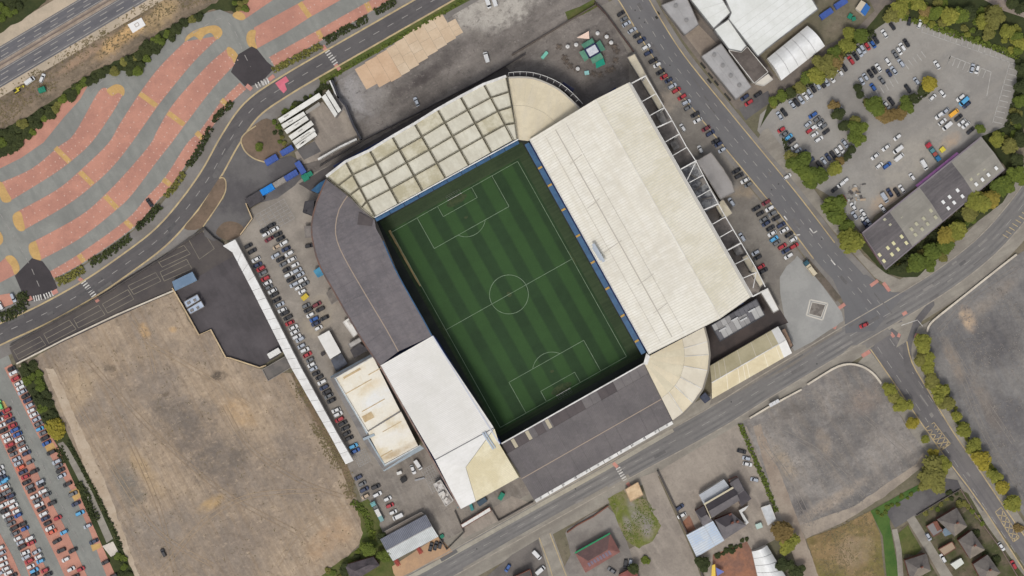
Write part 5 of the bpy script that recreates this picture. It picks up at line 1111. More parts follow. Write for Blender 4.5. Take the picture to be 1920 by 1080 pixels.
# blue roofed sheds and skips, top right
def tank(px, py, l, w, h, ang, mat, name, label, cat, group=None, lid=True, z=0.1):
    r = thing(name, label, cat, px, py, group, z); t = (math.cos(math.radians(ang)), math.sin(math.radians(ang))); p = W(px, py, 0); p.z = z; m = MB(); m.box(p, t, l, w, h); m.go('body', mat, r)
    m = MB(); T = Vector((t[0], t[1], 0)); S = Vector((-t[1], t[0], 0)); n = max(3, int(l/1.2))
    for i in range(n+1):
        c_ = p+T*(-l/2+l*i/n)
        m.box(c_+Vector((0, 0, h+.002)), S, w, .12, .06); 
    for sg in (-1, 1):
        m.box(p+S*(sg*(w/2+.04))+Vector((0, 0, h-.15)), t, l, .1, .16); m.box(p+S*(sg*(w/2+.04)), t, l, .1, .2)
    m.go('frame_rib', mat, r)
    for sg in (-1, 1):
        m = MB(); c_ = p+T*(l/2+.03)+S*(sg*w/4); m.box(c_+Vector((0, 0, .15)), S, w/2-.1, .05, h-.3); m.go('door', mat, r)
    return r
cb1 = P('container_blue', (66, 92, 160), s=.3, c2=(58, 82, 146)); cb2 = P('container_bright_blue', (26, 132, 212), s=.3, c2=(24, 120, 196)); cg = P('container_grey', (148, 142, 134), s=.3, c2=(128, 122, 116)); cgn = P('skip_green', (36, 130, 104), s=.3, c2=(30, 116, 92)); ck = P('container_black', (74, 70, 72), s=.3, c2=(62, 58, 60))
BG = 'containers by the gate above the west car park'
tank(510, 300.5, 6.2, 2.7, 2.6, 31, cb1, 'container', 'blue steel container nearest the planted island', 'container', BG); tank(539, 283, 6.2, 2.4, 2.6, 30, cb1, 'container', 'blue steel container beside the white depot corner', 'container', BG)
tank(564.5, 315, 6.2, 2.6, 2.6, -58, cb1, 'container', 'blue steel container standing crosswise next to the green skips', 'container', BG); tank(547, 329.5, 6.6, 2.4, 2.6, 31, cb1, 'container', 'blue steel container at the right end of the row on the boundary', 'container', BG)
tank(525, 342.5, 6, 2.4, 2.6, 31, cg, 'container', 'grey steel container between the two blue ones on the boundary', 'container', BG); tank(502.5, 356, 6.4, 2.7, 2.6, 31, cb2, 'container', 'bright blue steel container on the boundary', 'container', BG); tank(479, 374, 8, 4.5, 2.6, 31, ck, 'container', 'black topped container at the left end of the row on the boundary', 'container', BG)
tank(573, 333, 3, 3, 1.8, 31, cgn, 'skip', 'larger green skip by the containers', 'skip'); tank(581, 327, 2.6, 2, 1.6, 31, cgn, 'skip', 'smaller green skip by the containers', 'skip')
tank(1548, 27, 6.2, 2.6, 2.4, 35, cb1, 'container', 'blue container in the factory yard nearer the big white roof', 'container'); tank(1575, 8, 6.2, 2.6, 2.4, 33, cb1, 'container', 'blue container in the factory yard at the picture top', 'container')
r = thing('workshop_shed', 'small shed with one blue and one cream roof slope in the factory yard', 'shed', 1618, 15)
ridge_roof(r, [(1604, 16), (1615, 0), (1632, 14), (1622, 30)], 3, 4.2, P('blue_slope', (52, 104, 168)), w_white, mats2=[P('cream_slope', (206, 194, 172)), P('blue_slope', (52, 104, 168))])
tank(1593, 31, 2.4, 1.6, 1.2, 60, cgn, 'skip', 'green skip in the factory yard', 'skip'); tank(1600, 36, 1.8, 1.6, 1.2, 20, cgn, 'skip', 'small green bin crate in the factory yard', 'crate')
# building by the service yard
r = thing('workshop_shed', 'metal pitched roof shed, shaded grey and sunlit pale slopes, next to the orange paving', 'shed', 768, 1008)
ridge_roof(r, [(713, 1011), (798, 965), (822, 1006), (737, 1052)], 5, 6.6, gr, w_grey, mats2=[P('shaded_slope', (112, 116, 128), s=.2, c2=(102, 106, 118)), P('sunlit_slope', (198, 202, 200), s=.2, c2=(186, 190, 188))], nrib=30)  # one roof metal, shaded and sunlit slopes painted as two colours
flat_building('yard_wall_roof', 'grey strip of flat roof behind the pitched metal shed', 'lean-to', [(722, 996), (790, 960), (797, 966), (714, 1011)], 3, conc, P('strip_roof', (120, 110, 100), s=.2, c2=(104, 96, 88)), par=.2)
flat_building('bus_shelter', 'long thin white roof of a shelter beside the main road pavement', 'shelter', [(864, 984), (918, 951), (921, 958), (867, 990)], 3, w_brick, r_white, par=.1, nx=5)
# old house lower left
r = thing('house', 'dark slate roofed house among trees at the bottom edge', 'house', 678, 1065)
ridge_roof(r, [(646, 1060), (700, 1044), (712, 1060), (660, 1092)], 5, 7, P('slate_tiles', (92, 84, 86), s=.3, c2=(74, 68, 70)), w_brick, hip=.25)
# restaurant with red hipped roof
r = thing('restaurant', 'red tiled hipped roof restaurant with a green edge in its tarmac loop', 'restaurant', 1120, 1038)
rt1 = M('red_tiles_shaded', (116, 92, 88), (102, 82, 80), s=.2, fa=.12); rt2 = M('red_tiles', (140, 98, 90), (124, 88, 82), s=.2, fa=.12)  # first tiles are a darker copy, painting shade onto the upper slope
a, b, c, d = W(1078, 1037, 4), W(1144, 1000, 4), W(1163, 1035, 4), W(1098, 1074, 4)
r1 = W(1103, 1052, 7); r2_ = W(1139, 1031, 7)
for q, mt in (([a, b, r2_, r1], rt1), ([c, d, r1, r2_], rt2), ([d, a, r1], rt2), ([b, c, r2_], rt2)):
    m = MB(); m.slab(q, .25); m.go('roof', mt, r)
m = MB(); m.prism(shrink([Vector((p.x, p.y, 0)) for p in (a, b, c, d)], .5), 0, 3.7); m.go('wall', w_brick, r)
m = MB(); m.beam(a+Vector((0, 0, .15)), b+Vector((0, 0, .15)), .7, .5); m.go('fascia', P('green_edge', (32, 132, 84)), r)
for i in range(8):
    p = r1.lerp(r2_, (i+.3)/8).lerp(d.lerp(c, .1+(i+.3)/8*.8), .45)+Vector((0, 0, .08)); m = MB(); n_ = (c-d).normalized(); s = Vector((n_.y, -n_.x, -.75)).normalized(); e = n_*.5
    m.slab([p-e-s*1.6, p+e-s*1.6, p+e+s*1.6, p-e+s*1.6], .06); m.go('solar_panel', P('panel_violet', (116, 108, 122)), r)
flat_building('hut_red', 'corner of a flat red roof below the restaurant at the bottom edge', 'building', [(1160, 1078), (1192, 1062), (1200, 1100), (1165, 1100)], 4, w_brick, P('red_flat', (140, 78, 72), s=.3, c2=(120, 66, 62)), par=.2)
flat_building('corner_house', 'dark roofed building at the bottom edge left of the side street', 'building', [(960, 1084), (994, 1068), (1002, 1100), (960, 1100)], 5, w_brick, P('dark_corner_roof', (84, 76, 74), s=.3, c2=(70, 64, 62)), par=.2)
flat_building('substation', 'small sandy flat roofed substation beside the grass patch and the road', 'substation', [(1172, 918), (1196, 904), (1206, 928), (1182, 941)], 3.2, P('sand_wall', (160, 136, 108)), M('sandy_roof', (212, 186, 150), (192, 164, 130), s=.3, fa=.12), par=.2)
# pub and its sheds
slt = M('slate_roof_grey', (116, 111, 111), (102, 98, 99), s=.15, fa=.12); slt2 = M('slate_roof_shaded', (80, 75, 78), (72, 68, 71), s=.15, fa=.1); mtl = P('ribbed_metal', (190, 194, 198), s=.2, c2=(176, 180, 184)); mtl2 = P('white_ribbed_metal', (204, 210, 214), s=.15, c2=(180, 196, 214))  # second slate is a darker copy, shade painted on one slope per roof
r = thing('pub', 'slate roofed pub of several joined wings with a metal roofed hall in front', 'pub', 1358, 950)
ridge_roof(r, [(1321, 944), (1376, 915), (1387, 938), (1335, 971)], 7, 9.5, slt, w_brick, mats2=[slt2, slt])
m = MB(); q = [W(1311, 928, 5), W(1357, 899, 5), W(1368, 914, 5), W(1320, 946, 5)]; m.slab(q, .2); m.go('hall_roof', mtl, r); ribs(r, 'roof_rib', q, 24, .2, .1, P('rib_grey', (164, 168, 172))); m = MB(); m.prism(shrink([Vector((p.x, p.y, 0)) for p in q], .2), 0, 4.7); m.go('hall_wall', w_white, r)
m = MB(); m.beam(W(1320, 946, 7.6), W(1375, 914, 7.6), .8, .5); m.beam(W(1333, 972, 7.4), W(1321, 945, 7.4), .4, .4); m.go('parapet', P('cream_coping', (196, 186, 160)), r)
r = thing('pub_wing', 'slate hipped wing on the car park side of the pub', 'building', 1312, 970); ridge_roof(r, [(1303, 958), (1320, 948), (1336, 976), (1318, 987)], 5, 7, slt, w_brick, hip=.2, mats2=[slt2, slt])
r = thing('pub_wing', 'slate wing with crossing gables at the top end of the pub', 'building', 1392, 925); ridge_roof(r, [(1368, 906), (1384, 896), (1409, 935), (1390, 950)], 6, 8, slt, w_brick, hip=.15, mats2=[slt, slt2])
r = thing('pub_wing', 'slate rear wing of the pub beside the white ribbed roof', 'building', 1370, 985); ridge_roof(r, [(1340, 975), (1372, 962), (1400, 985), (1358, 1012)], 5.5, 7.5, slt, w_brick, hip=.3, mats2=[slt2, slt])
for x, y in ((1368, 963), (1382, 977), (1372, 979)):
    m = MB(); m.box(W(x, y, 6), (.87, .49), 1.3, .8, 3); m.go('chimney', w_brick, r)
flat_building('outhouse', 'small grey topped outhouse at the top corner of the pub', 'outhouse', [(1366, 900), (1381, 893), (1388, 904), (1374, 912)], 3, w_brick, P('outhouse_top', (130, 124, 116)), par=.2)
r = thing('ribbed_shed', 'white ribbed metal roofed extension below the pub', 'shed', 1322, 1010)
q = [W(1287, 1004, 4.5), W(1337, 977, 4.5), W(1358, 1013, 4.5), W(1306, 1044, 4.5)]
for u0, u1 in ((0, .66), (.67, 1)):
    qq = [lerp4(q, u0, 0), lerp4(q, u1, 0), lerp4(q, u1, 1), lerp4(q, u0, 1)]; m = MB(); m.slab(qq, .2); m.go('roof', mtl2, r)
    q2 = [qq[0], qq[3], qq[2], qq[1]]; ribs(r, 'roof_rib', q2, 10, .3, .12, P('rib_pale', (186, 192, 198)))
m = MB(); m.prism(shrink([Vector((p.x, p.y, 0)) for p in q], .2), 0, 4.2); m.go('wall', w_white, r)
flat_building('garage', 'pale grey flat roofed garage between the pub yard and the grass strip', 'garage', [(1427, 952), (1444, 946), (1455, 974), (1440, 985)], 3, w_white, P('garage_top', (196, 198, 198), s=.3, c2=(180, 182, 182)), par=.15)
flat_building('white_link', 'thin white roofed passage bent round the rear of the pub', 'passage', [(1385, 957), (1404, 947), (1398, 955), (1391, 960), (1404, 980), (1399, 984)], 3.4, w_white, P('link_top', (204, 204, 200)), par=0)
r = thing('awning', 'yellow and blue play awning at the bottom edge', 'awning', 1345, 1070); m = MB(); m.slab([W(1335, 1060, 3), W(1341, 1058, 3), W(1342, 1090, 3), W(1333, 1090, 3)], .15); m.go('canvas', P('yellow_canvas', (224, 190, 80)), r)
m = MB(); m.slab([W(1342, 1064, 3), W(1358, 1072, 3), W(1345, 1080, 3)], .15); m.go('canvas', P('blue_canvas', (104, 116, 176)), r); m = MB()
for x, y in ((1337, 1062), (1339, 1088), (1355, 1072)): m.cyl(W(x, y), .08, 2.9, 6)
m.go('pole', steel, r)
# houses bottom right
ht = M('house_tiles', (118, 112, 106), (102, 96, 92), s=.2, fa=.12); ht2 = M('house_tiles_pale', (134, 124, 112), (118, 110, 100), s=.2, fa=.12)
for i, (q, lab) in enumerate((([(1757, 974), (1794, 952), (1814, 987), (1790, 1006)], 'brown tiled hipped house nearest the cul-de-sac'), ([(1797, 1013), (1822, 995), (1847, 1031), (1819, 1048)], 'brown tiled hipped house in the middle of the row beside the main road'),
                     ([(1825, 1058), (1852, 1040), (1876, 1074), (1846, 1098)], 'brown tiled hipped house at the bottom end of the row beside the main road'), ([(1697, 1051), (1737, 1038), (1746, 1070), (1708, 1090)], 'brown tiled hipped house standing alone across the back lane'))):
    r = thing('house', lab, 'house', sum(p[0] for p in q)/4, sum(p[1] for p in q)/4, 'hipped houses at the bottom right')
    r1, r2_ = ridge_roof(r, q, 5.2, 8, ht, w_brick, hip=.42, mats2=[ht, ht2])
    m = MB(); c_ = r1.lerp(r2_, .5); m.box(c_+Vector((.8, .3, -.5)), (1, .5), 1.2, .7, 1.6); ch = m.go('chimney', w_brick, r)
    m = MB()
    for k in (-.28, .28): m.cyl(c_+Vector((.8+k*.9, .3+k*.45, 1.1)), .14, .35, 8)
    m.go('chimney_pot', P('pot_clay', (150, 96, 76)), ch)
flat_building('outbuilding', 'grey flat roofed outbuilding with a white panel, behind the topmost house', 'outbuilding', [(1737, 987), (1754, 977), (1768, 995), (1750, 1006)], 3, w_brick, P('outb_grey', (126, 122, 120)), par=.2, units=[(1757, 986, 2, 4.4, .3, 27)])
flat_building('conservatory', 'small blue glazed lean-to beside the topmost house', 'lean-to', [(1766, 994), (1775, 988), (1785, 1001), (1772, 1006)], 3, w_white, P('blue_glaze', (112, 128, 140), rough=.25), par=0)
flat_building('outbuilding', 'tan roofed outbuilding between the back lane and the middle house', 'outbuilding', [(1760, 1030), (1785, 1016), (1792, 1028), (1770, 1042)], 3, w_brick, P('outb_tan', (158, 138, 116)), par=.2)
flat_building('garden_shed', 'white roofed garden shed by the back lane', 'shed', [(1782, 1058), (1802, 1046), (1808, 1056), (1792, 1068)], 2.6, w_white, P('shed_white', (206, 208, 198)), par=0)
# kiosk with cross of green awnings
r = thing('food_kiosk', 'food kiosk with white square roof, navy rim and green awnings on four sides', 'kiosk', 1110, 97)
ka = math.radians(30); kc = Vector((W(1110, 97).x, W(1110, 97).y, 0))
def kp(x, y, z): return kc+Vector((x*math.cos(ka)-y*math.sin(ka), x*math.sin(ka)+y*math.cos(ka), z))
m = MB(); m.slab([kp(-2.4, -1.9, 3.6), kp(2.4, -1.9, 3.6), kp(2.4, 1.9, 3.6), kp(-2.4, 1.9, 3.6)], .2); m.go('roof', P('kiosk_white', (206, 208, 212), s=.6, c2=(190, 194, 200)), r)
m = MB()
for a_, b_ in closed([kp(-2.8, -2.3, 3.7), kp(2.8, -2.3, 3.7), kp(2.8, 2.3, 3.7), kp(-2.8, 2.3, 3.7)]): m.beam(a_, b_, .8, .6)
m.go('rim', P('kiosk_navy', (36, 44, 78)), r)
m = MB(); m.prism([kp(-2.6, -2.1, 0), kp(2.6, -2.1, 0), kp(2.6, 2.1, 0), kp(-2.6, 2.1, 0)], 0, 3.3); m.go('wall', P('kiosk_wall', (60, 110, 92)), r)
aw = P('green_awning', (92, 142, 118), s=.4, c2=(80, 128, 106)); aw2 = P('bright_green_awning', (18, 140, 114))
for q, mt in (([(-2.8, 2.7), (2.8, 2.7), (3.0, 5.2), (-3.0, 5.2)], aw), ([(3.2, -2.3), (3.2, 2.3), (5.6, 2.6), (5.6, -2.6)], aw), ([(-3.2, -2.3), (-3.2, 2.3), (-5.6, 2.6), (-5.6, -2.6)], aw), ([(-2.6, -2.7), (2.8, -2.7), (3.0, -5.4), (-2.8, -5.4)], aw)):
    m = MB(); m.slab([kp(*q[0], 3.3), kp(*q[1], 3.3), kp(*q[2], 2.6), kp(*q[3], 2.6)], .1); m.go('awning', mt, r)
m = MB(); m.slab([kp(-1.5, -5.5, 2.6), kp(2.8, -5.5, 2.6), kp(2.2, -8.4, 2.4), kp(-2.4, -8.0, 2.4)], .1); m.go('awning', aw2, r)
r = thing('sail_shade', 'pale pink triangular sail shade above the green kiosk', 'sail shade', 1095, 67); m = MB(); m.slab([W(1081, 71, 3), W(1104, 58, 3.6), W(1105, 73, 2.6)], .05); m.go('sail', P('pink_sail', (224, 196, 178)), r); m = MB()
for x, y in ((1081.6, 71), (1104, 58.6), (1104.7, 72.7)): m.cyl(W(x, y), .07, 2.6, 6)
m.go('pole', steel, r)
tank(1021, 104, 3.8, 1.3, 1.2, 50, P('mint_green', (120, 190, 170)), 'serving_cart', 'mint green serving cart left of the kiosk', 'cart'); tank(1100, 137, 2, 1.6, 1.2, 10, P('mint_pale', (150, 200, 196)), 'serving_cart', 'small pale mint cart below the kiosk', 'cart')
PTL = ['nearest the mint serving cart', 'second down the left side of the kiosk ring', 'third down the left side of the kiosk ring', 'lowest on the left of the kiosk ring', 'right of the small pale mint cart', 'second right of the small pale mint cart', 'third right of the small pale mint cart', 'lowest on the right of the kiosk ring', 'third up the right side of the kiosk ring', 'fourth up the right side of the kiosk ring', 'fifth up the right side of the kiosk ring', 'sixth up the right side of the kiosk ring', 'highest on the right near the parasols', 'highest on the left above the serving cart']
BTL = ['farthest left of the kiosk', 'close to the kiosk upper left corner', 'closest to the tip of the pink sail', 'highest on the right of the kiosk', 'lower one right of the kiosk', 'below the kiosk']
wood = P('table_wood', (104, 92, 80), s=.5, c2=(84, 74, 66)); pale = P('parasol_pale', (206, 204, 200))
proto = None
for i, (x, y) in enumerate([(1058, 108), (1062, 116), (1069, 124), (1082, 130), (1112, 138), (1125, 140), (1140, 132), (1148, 129), (1154, 113), (1156, 96), (1152, 88), (1145, 82), (1137, 68), (1048, 88)]):
    if proto is None:
        proto = thing('picnic_table', 'round wooden picnic table with a ring of curved benches on the dirt round the kiosk', 'picnic table', x, y, 'picnic tables round the kiosk')
        m = MB(); m.cyl(W(x, y)+Vector((0, 0, .72)), .9, .06, 12); m.cyl(W(x, y), .12, .72, 8); m.go('table_top', wood, proto)
        for k in range(4):
            m = MB(); a_ = k*math.pi/2; m.box(W(x, y)+Vector((1.35*math.cos(a_), 1.35*math.sin(a_), .42)), (-math.sin(a_), math.cos(a_)), 1.3, .32, .06); m.box(W(x, y)+Vector((1.35*math.cos(a_), 1.35*math.sin(a_), 0)), (-math.sin(a_), math.cos(a_)), .2, .2, .42); m.go('bench', wood, proto)
        o = proto
    else:
        o = proto.copy(); link(o); o.location = W(x, y)
        for c_ in list(proto.children): k_ = c_.copy(); link(k_, o)
    o.rotation_euler.z = random.random()*1.5; o.location.z = .08; o['label'] = 'round wooden picnic table, '+PTL[i]
proto = None
for i, (x, y) in enumerate([(1064, 88.5), (1080, 85), (1120, 63.5), (1137, 70), (1145.5, 81), (1083, 130)]):
    if proto is None:
        o = proto = thing('bistro_table', 'tiny pale parasol table near the green kiosk', 'parasol', x, y, 'pale parasol tables round the kiosk')
        m = MB(); m.cyl(W(x, y)+Vector((0, 0, 2.0)), 1.0, .45, 8, r2=.05); m.go('parasol', pale, o); m = MB(); m.cyl(W(x, y), .05, 2.1, 6); m.go('pole', steel, o)
    else:
        o = proto.copy(); link(o); o.location = W(x, y)
        for c_ in list(proto.children): k_ = c_.copy(); link(k_, o)
    o['label'] = 'tiny pale parasol table '+BTL[i]
# white pad on the motorway verge
r = thing('concrete_plinth', 'square white concrete plinth on the sandy motorway verge', 'plinth', 257, 47); q = [(239, 46), (265, 33), (273, 47), (249, 62)]; m = MB(); m.slab([W(*p, .5) for p in q], .5); m.go('base', P('plinth_white', (226, 224, 220)), r)
m = MB()
for a_, b_ in closed([W(252, 46, .58), (W(258, 42, .58)), W(261, 47, .58), W(255, 51, .58)]): m.beam(a_, b_, .3, .08)
m.go('hatch', P('hatch_grey', (176, 166, 156)), r)
# scrap beside the workshop
r = thing('scrap_heap', 'heap of broken grey panels and frames left of the workshop yard', 'scrap heap', 1602, 362)
rs_ = random.Random(9); sm_ = [P('scrap_grey', (132, 128, 122)), P('scrap_dark', (84, 80, 78)), P('scrap_tan', (168, 150, 128)), P('scrap_pale', (176, 176, 172))]
for k in range(26):
    x, y = 1602+rs_.gauss(0, 11), 362+rs_.gauss(0, 12); p = W(x, y); a_ = rs_.uniform(0, 3.1); t = Vector((math.cos(a_), math.sin(a_), 0)); s = Vector((-t.y, t.x, 0)); z0 = .15+rs_.random()*.5; l = rs_.uniform(1, 3); w_ = rs_.uniform(.5, 1.6); dz = rs_.uniform(-.3, .3)
    m = MB(); m.slab([p-t*l/2-s*w_/2+Vector((0, 0, z0+.2-dz)), p+t*l/2-s*w_/2+Vector((0, 0, z0+.2+dz)), p+t*l/2+s*w_/2+Vector((0, 0, z0+.3+dz)), p-t*l/2+s*w_/2+Vector((0, 0, z0+.3-dz))], .12); m.go('panel', sm_[k % 4], r)
# walls and fences
wl = P('pale_wall_stone', (206, 196, 178), s=.2, c2=(186, 176, 160)); tanw = P('tan_coping', (196, 174, 138), s=.2, c2=(176, 154, 122))
wallpath('boundary_wall', 'low curved pale wall round the road corner of the rubble lot', 'wall', [(1513, 721), (1540, 704), (1562, 691), (1580, 684), (1600, 683), (1622, 690), (1640, 704), (1651, 719)], .8, 1.2, w_conc, 3, wl)
wallpath('boundary_wall', 'low straight pale wall along the main road, left of the curved one', 'wall', [(1405, 784), (1440, 763), (1502, 730)], .7, 1.2, w_conc, 0, wl)
wallpath('boundary_wall', 'low pale wall curving along the upper edge of the big rubble field', 'wall', [(1737, 622), (1740, 612), (1750, 600), (1776, 579), (1815, 548), (1860, 512), (1905, 477)], .8, 1.2, w_conc, 2, wl)
wallpath('boundary_wall', 'tan topped retaining wall round the dark yard', 'wall', [(324, 540), (350, 585), (374, 628), (396, 618), (424, 670), (432, 671), (487, 689), (500, 685)], .5, 1.4, w_conc, 0, tanw)
wallpath('boundary_wall', 'long grey retaining wall between the loading bays and the sandy lot', 'wall', [(32, 682), (120, 637), (220, 590), (326, 545)], .6, 1.0, w_conc, 0, wl)
wallpath('boundary_wall', 'dark retaining wall between the curved road and the loading bays', 'wall', [(20, 648), (100, 604), (200, 550), (300, 487), (384, 428)], .6, 1.6, P('dark_retaining', (66, 62, 60), s=.3, c2=(84, 78, 74)))
wallpath('boundary_wall', 'dark railing wall from the loading bays to the white canopy', 'fence', [(384, 428), (402, 446), (420, 458)], .35, 2, P('rail_dark', (70, 66, 64)))
wallpath('boundary_wall', 'cream edged dark wall at the top corner of the west car park', 'wall', [(482, 378), (462, 382), (474, 410), (452, 440)], .4, 2, P('dark_w', (92, 84, 78)), 0, tanw)
wallpath('boundary_wall', 'red brick wall along the upper side of the restaurant yard', 'wall', [(1063, 998), (1082, 984), (1112, 968), (1140, 948)], .5, 1.6, w_brick); wallpath('boundary_wall', 'dark fence down the left side of the pub yard', 'fence', [(1232, 882), (1260, 940), (1290, 1005), (1306, 1046), (1320, 1090)], .5, 2, P('dark_band2', (78, 72, 68)))
wallpath('boundary_wall', 'brown fence between the bare yard and the car lined road', 'fence', [(1114, 5), (1137, 28), (1160, 60), (1188, 98)], .4, 2, P('rusty_fence', (84, 62, 56), s=.3, c2=(70, 60, 58)))
wallpath('boundary_wall', 'thin dark fence along the top of the picnic yard', 'fence', [(960, 104), (1030, 62), (1120, 8)], .4, 2, P('fence_grey', (96, 86, 78)))
wallpath('boundary_wall', 'dark fence round the narrow yard next to the long white shelter', 'fence', [(853, 958), (870, 998), (838, 1030), (800, 970)], .4, 1.8, P('fence_d3', (88, 82, 76))); wallpath('boundary_wall', 'dark wall round the bins at the lower corner of the charcoal roofed stand', 'wall', [(922, 955), (935, 976), (1000, 940)], .4, 1.8, P('fence_d4', (84, 78, 74)))
wallpath('boundary_wall', 'garden wall between the cul-de-sac and the houses', 'wall', [(1718, 966), (1760, 940), (1798, 918)], .4, 1.3, P('wall_dk', (84, 76, 70))); wallpath('boundary_wall', 'front garden wall of the houses along the main road', 'wall', [(1800, 916), (1830, 966), (1880, 1035), (1910, 1085)], .4, 1, P('wall_dk2', (116, 100, 90)))
wallpath('motorway_barrier', 'steel crash barrier along the motorway central reserve', 'barrier', [mline(0, 123, -400), mline(0, 123, 600)], .4, .8, P('barrier_steel', (128, 116, 108)))
# advert hoarding by the road
r = thing('advert_hoarding', 'pale panelled hoarding standing on the wall beside the main road', 'hoarding', 1450, 755)
for i in range(3):
    m = MB(); A, Bq = W(1441, 760, 0), W(1459, 750, 0); p, q_ = A.lerp(Bq, i/3+.01), A.lerp(Bq, (i+1)/3-.01); s = Vector((-(Bq-A).y, (Bq-A).x, 0)).normalized(); m.slab([p+s*-.9+Vector((0, 0, 2.6)), q_+s*-.9+Vector((0, 0, 2.6)), q_+s*.9+Vector((0, 0, 3.4)), p+s*.9+Vector((0, 0, 3.4))], .12); m.go('panel', P('hoarding_pale', (196, 196, 196)), r)
m = MB()
for t in (.15, .85): p = W(1441, 760).lerp(W(1459, 750), t); m.box((p.x, p.y, 0), (1, 0), .2, .2, 2.7)
m.go('post', w_grey, r)
# ------------------------------------------------------------------ trees, bushes and hedges
def leaf_mesh(name, n, seed, lob=6, q=.13, flatz=.75):
    rn = random.Random(seed); vs = []; fs = []
    L_ = [(Vector((rn.uniform(-.5, .5), rn.uniform(-.5, .5), rn.uniform(-.2, .35))), rn.uniform(.38, .6)) for _ in range(lob)]+[(Vector((0, 0, 0)), .62)]
    for _ in range(n):
        c, rr = rn.choice(L_); d = Vector((rn.gauss(0, 1), rn.gauss(0, 1), rn.gauss(.6, .8))).normalized()
        p = c+d*rr*(rn.random()**.35); p.z = p.z*flatz
        nn = (d*.5+Vector((rn.gauss(0, .35), rn.gauss(0, .35), 1))).normalized(); t = nn.orthogonal().normalized(); b = nn.cross(t); a = rn.uniform(0, 6.28)
        t, b = t*math.cos(a)+b*math.sin(a), b*math.cos(a)-t*math.sin(a); s = q*rn.uniform(.55, 1.3); k = len(vs)
        vs += [tuple(p-t*s-b*s*.55), tuple(p+t*s-b*s*.4), tuple(p+t*s*.8+b*s*.6), tuple(p-t*s*.7+b*s*.5)]; fs.append((k, k+1, k+2, k+3))
    me = bpy.data.meshes.new(name); me.from_pydata(vs, [], fs); me.materials.append(None); me.update(); return me
def trunk_mesh(name, seed):
    rn = random.Random(seed); m = MB(); m.cyl((0, 0, 0), .07, .9, 7, r2=.045)
    for k in range(5):
        a = k*1.26+rn.random(); p = Vector((0, 0, .55+.08*k)); e = p+Vector((math.cos(a)*.55, math.sin(a)*.55, .45)); m.beam(p, e, .04, .04)
    me = bpy.data.meshes.new(name); me.from_pydata([tuple(v) for v in m.v], [], m.f); me.materials.append(bark); me.update(); return me
bark = M('bark', (84, 72, 60), (66, 58, 50), s=2, fa=.2)
crowns = [leaf_mesh('crown', 1150, 11+i) for i in range(5)]; tops_ = [leaf_mesh('foliage', 700, 31+i, 5, .17, .7) for i in range(4)]; trunks = [trunk_mesh('trunk', 51+i) for i in range(2)]
LF = {'y': M('leaf_yellow_green', (146, 142, 62), (112, 114, 48), leaf=True, fa=.2), 'g': M('leaf_mid_green', (108, 118, 46), (82, 94, 38), leaf=True, fa=.2), 'd': M('leaf_dark_green', (74, 80, 42), (54, 61, 34), leaf=True, fa=.2),
      'o': M('leaf_olive', (130, 126, 64), (104, 102, 52), leaf=True, fa=.2), 'b': M('leaf_brown', (136, 116, 70), (112, 94, 56), leaf=True, fa=.2), 'Y': M('leaf_golden', (160, 144, 52), (132, 122, 46), leaf=True, fa=.2), 'm': M('leaf_amber', (154, 134, 58), (128, 116, 50), leaf=True, fa=.2)}
LN = {'y': 'yellow green', 'g': 'mid green', 'd': 'dark green', 'o': 'olive', 'b': 'brownish', 'Y': 'golden yellow', 'm': 'amber'}
rt_ = random.Random(5)
def tree(px, py, rad, col, label, group=None, ry=None, ang=0, name='tree', cat='tree', h=None):
    """rad: crown radius in photograph pixels"""
    R_ = rad*MPP*1.12; h = h or R_*1.5+1.2
    o = bpy.data.objects.new(name, None); o.empty_display_size = .5; link(o); p = W(px, py, h*.6); o.location = (p.x, p.y, 0); tag(o, label, cat, group)
    small = name != 'tree'
    if not small:
        t = bpy.data.objects.new('trunk', rt_.choice(trunks)); link(t, o); t.scale = (R_*.9, R_*.9, h*.55); 
    c = bpy.data.objects.new('crown' if not small else 'foliage', rt_.choice(tops_ if small and R_ < 3 else crowns)); link(c, o)
    c.location = (0, 0, h-R_*.75 if not small else R_*.25); c.scale = (R_, (ry or rad)*MPP*1.12, R_*.95); c.rotation_euler = (0, 0, math.radians(ang) if ry else rt_.random()*6.28)
    c.material_slots[0].link = 'OBJECT'; c.material_slots[0].material = LF[col]
    if small: 
        t = bpy.data.objects.new('stem', trunks[0]); link(t, o); t.scale = (R_*.5, R_*.5, R_*.7)
    return o
ords = 'first second third fourth fifth sixth seventh eighth ninth tenth eleventh twelfth thirteenth fourteenth fifteenth sixteenth seventeenth eighteenth nineteenth twentieth'.split()
tens = {20: 'twenty', 30: 'thirty', 40: 'forty', 50: 'fifty', 60: 'sixty', 70: 'seventy', 80: 'eighty', 90: 'ninety'}
def ordn(i):                                  # 0-based
    n = i+1
    if n <= 20: return ords[n-1]
    if n % 10 == 0: return tens[n][:-1]+'ieth'
    return tens[n//10*10]+'-'+ords[n % 10-1]
def row_trees(data, where, frm, group, name='tree', cat='tree'):
    for i, q in enumerate(data):
        x, y, r_, c = q[:4]; tree(x, y, r_, c, f'{LN[c]} {cat}, {ordn(i)} from the {frm} {where}', group, name=name, cat=cat, **(q[4] if len(q) > 4 else {}))
row_trees([(1668, 731, 13, 'y'), (1676, 748, 13, 'o'), (1691, 761, 16, 'y'), (1710, 793, 12, 'Y'), (1733, 824, 9, 'y'), (1750, 852, 12, 'Y'), (1768, 872, 17, 'y')], 'on the left verge below the junction', 'top', 'trees on the left verge of the lower right road')
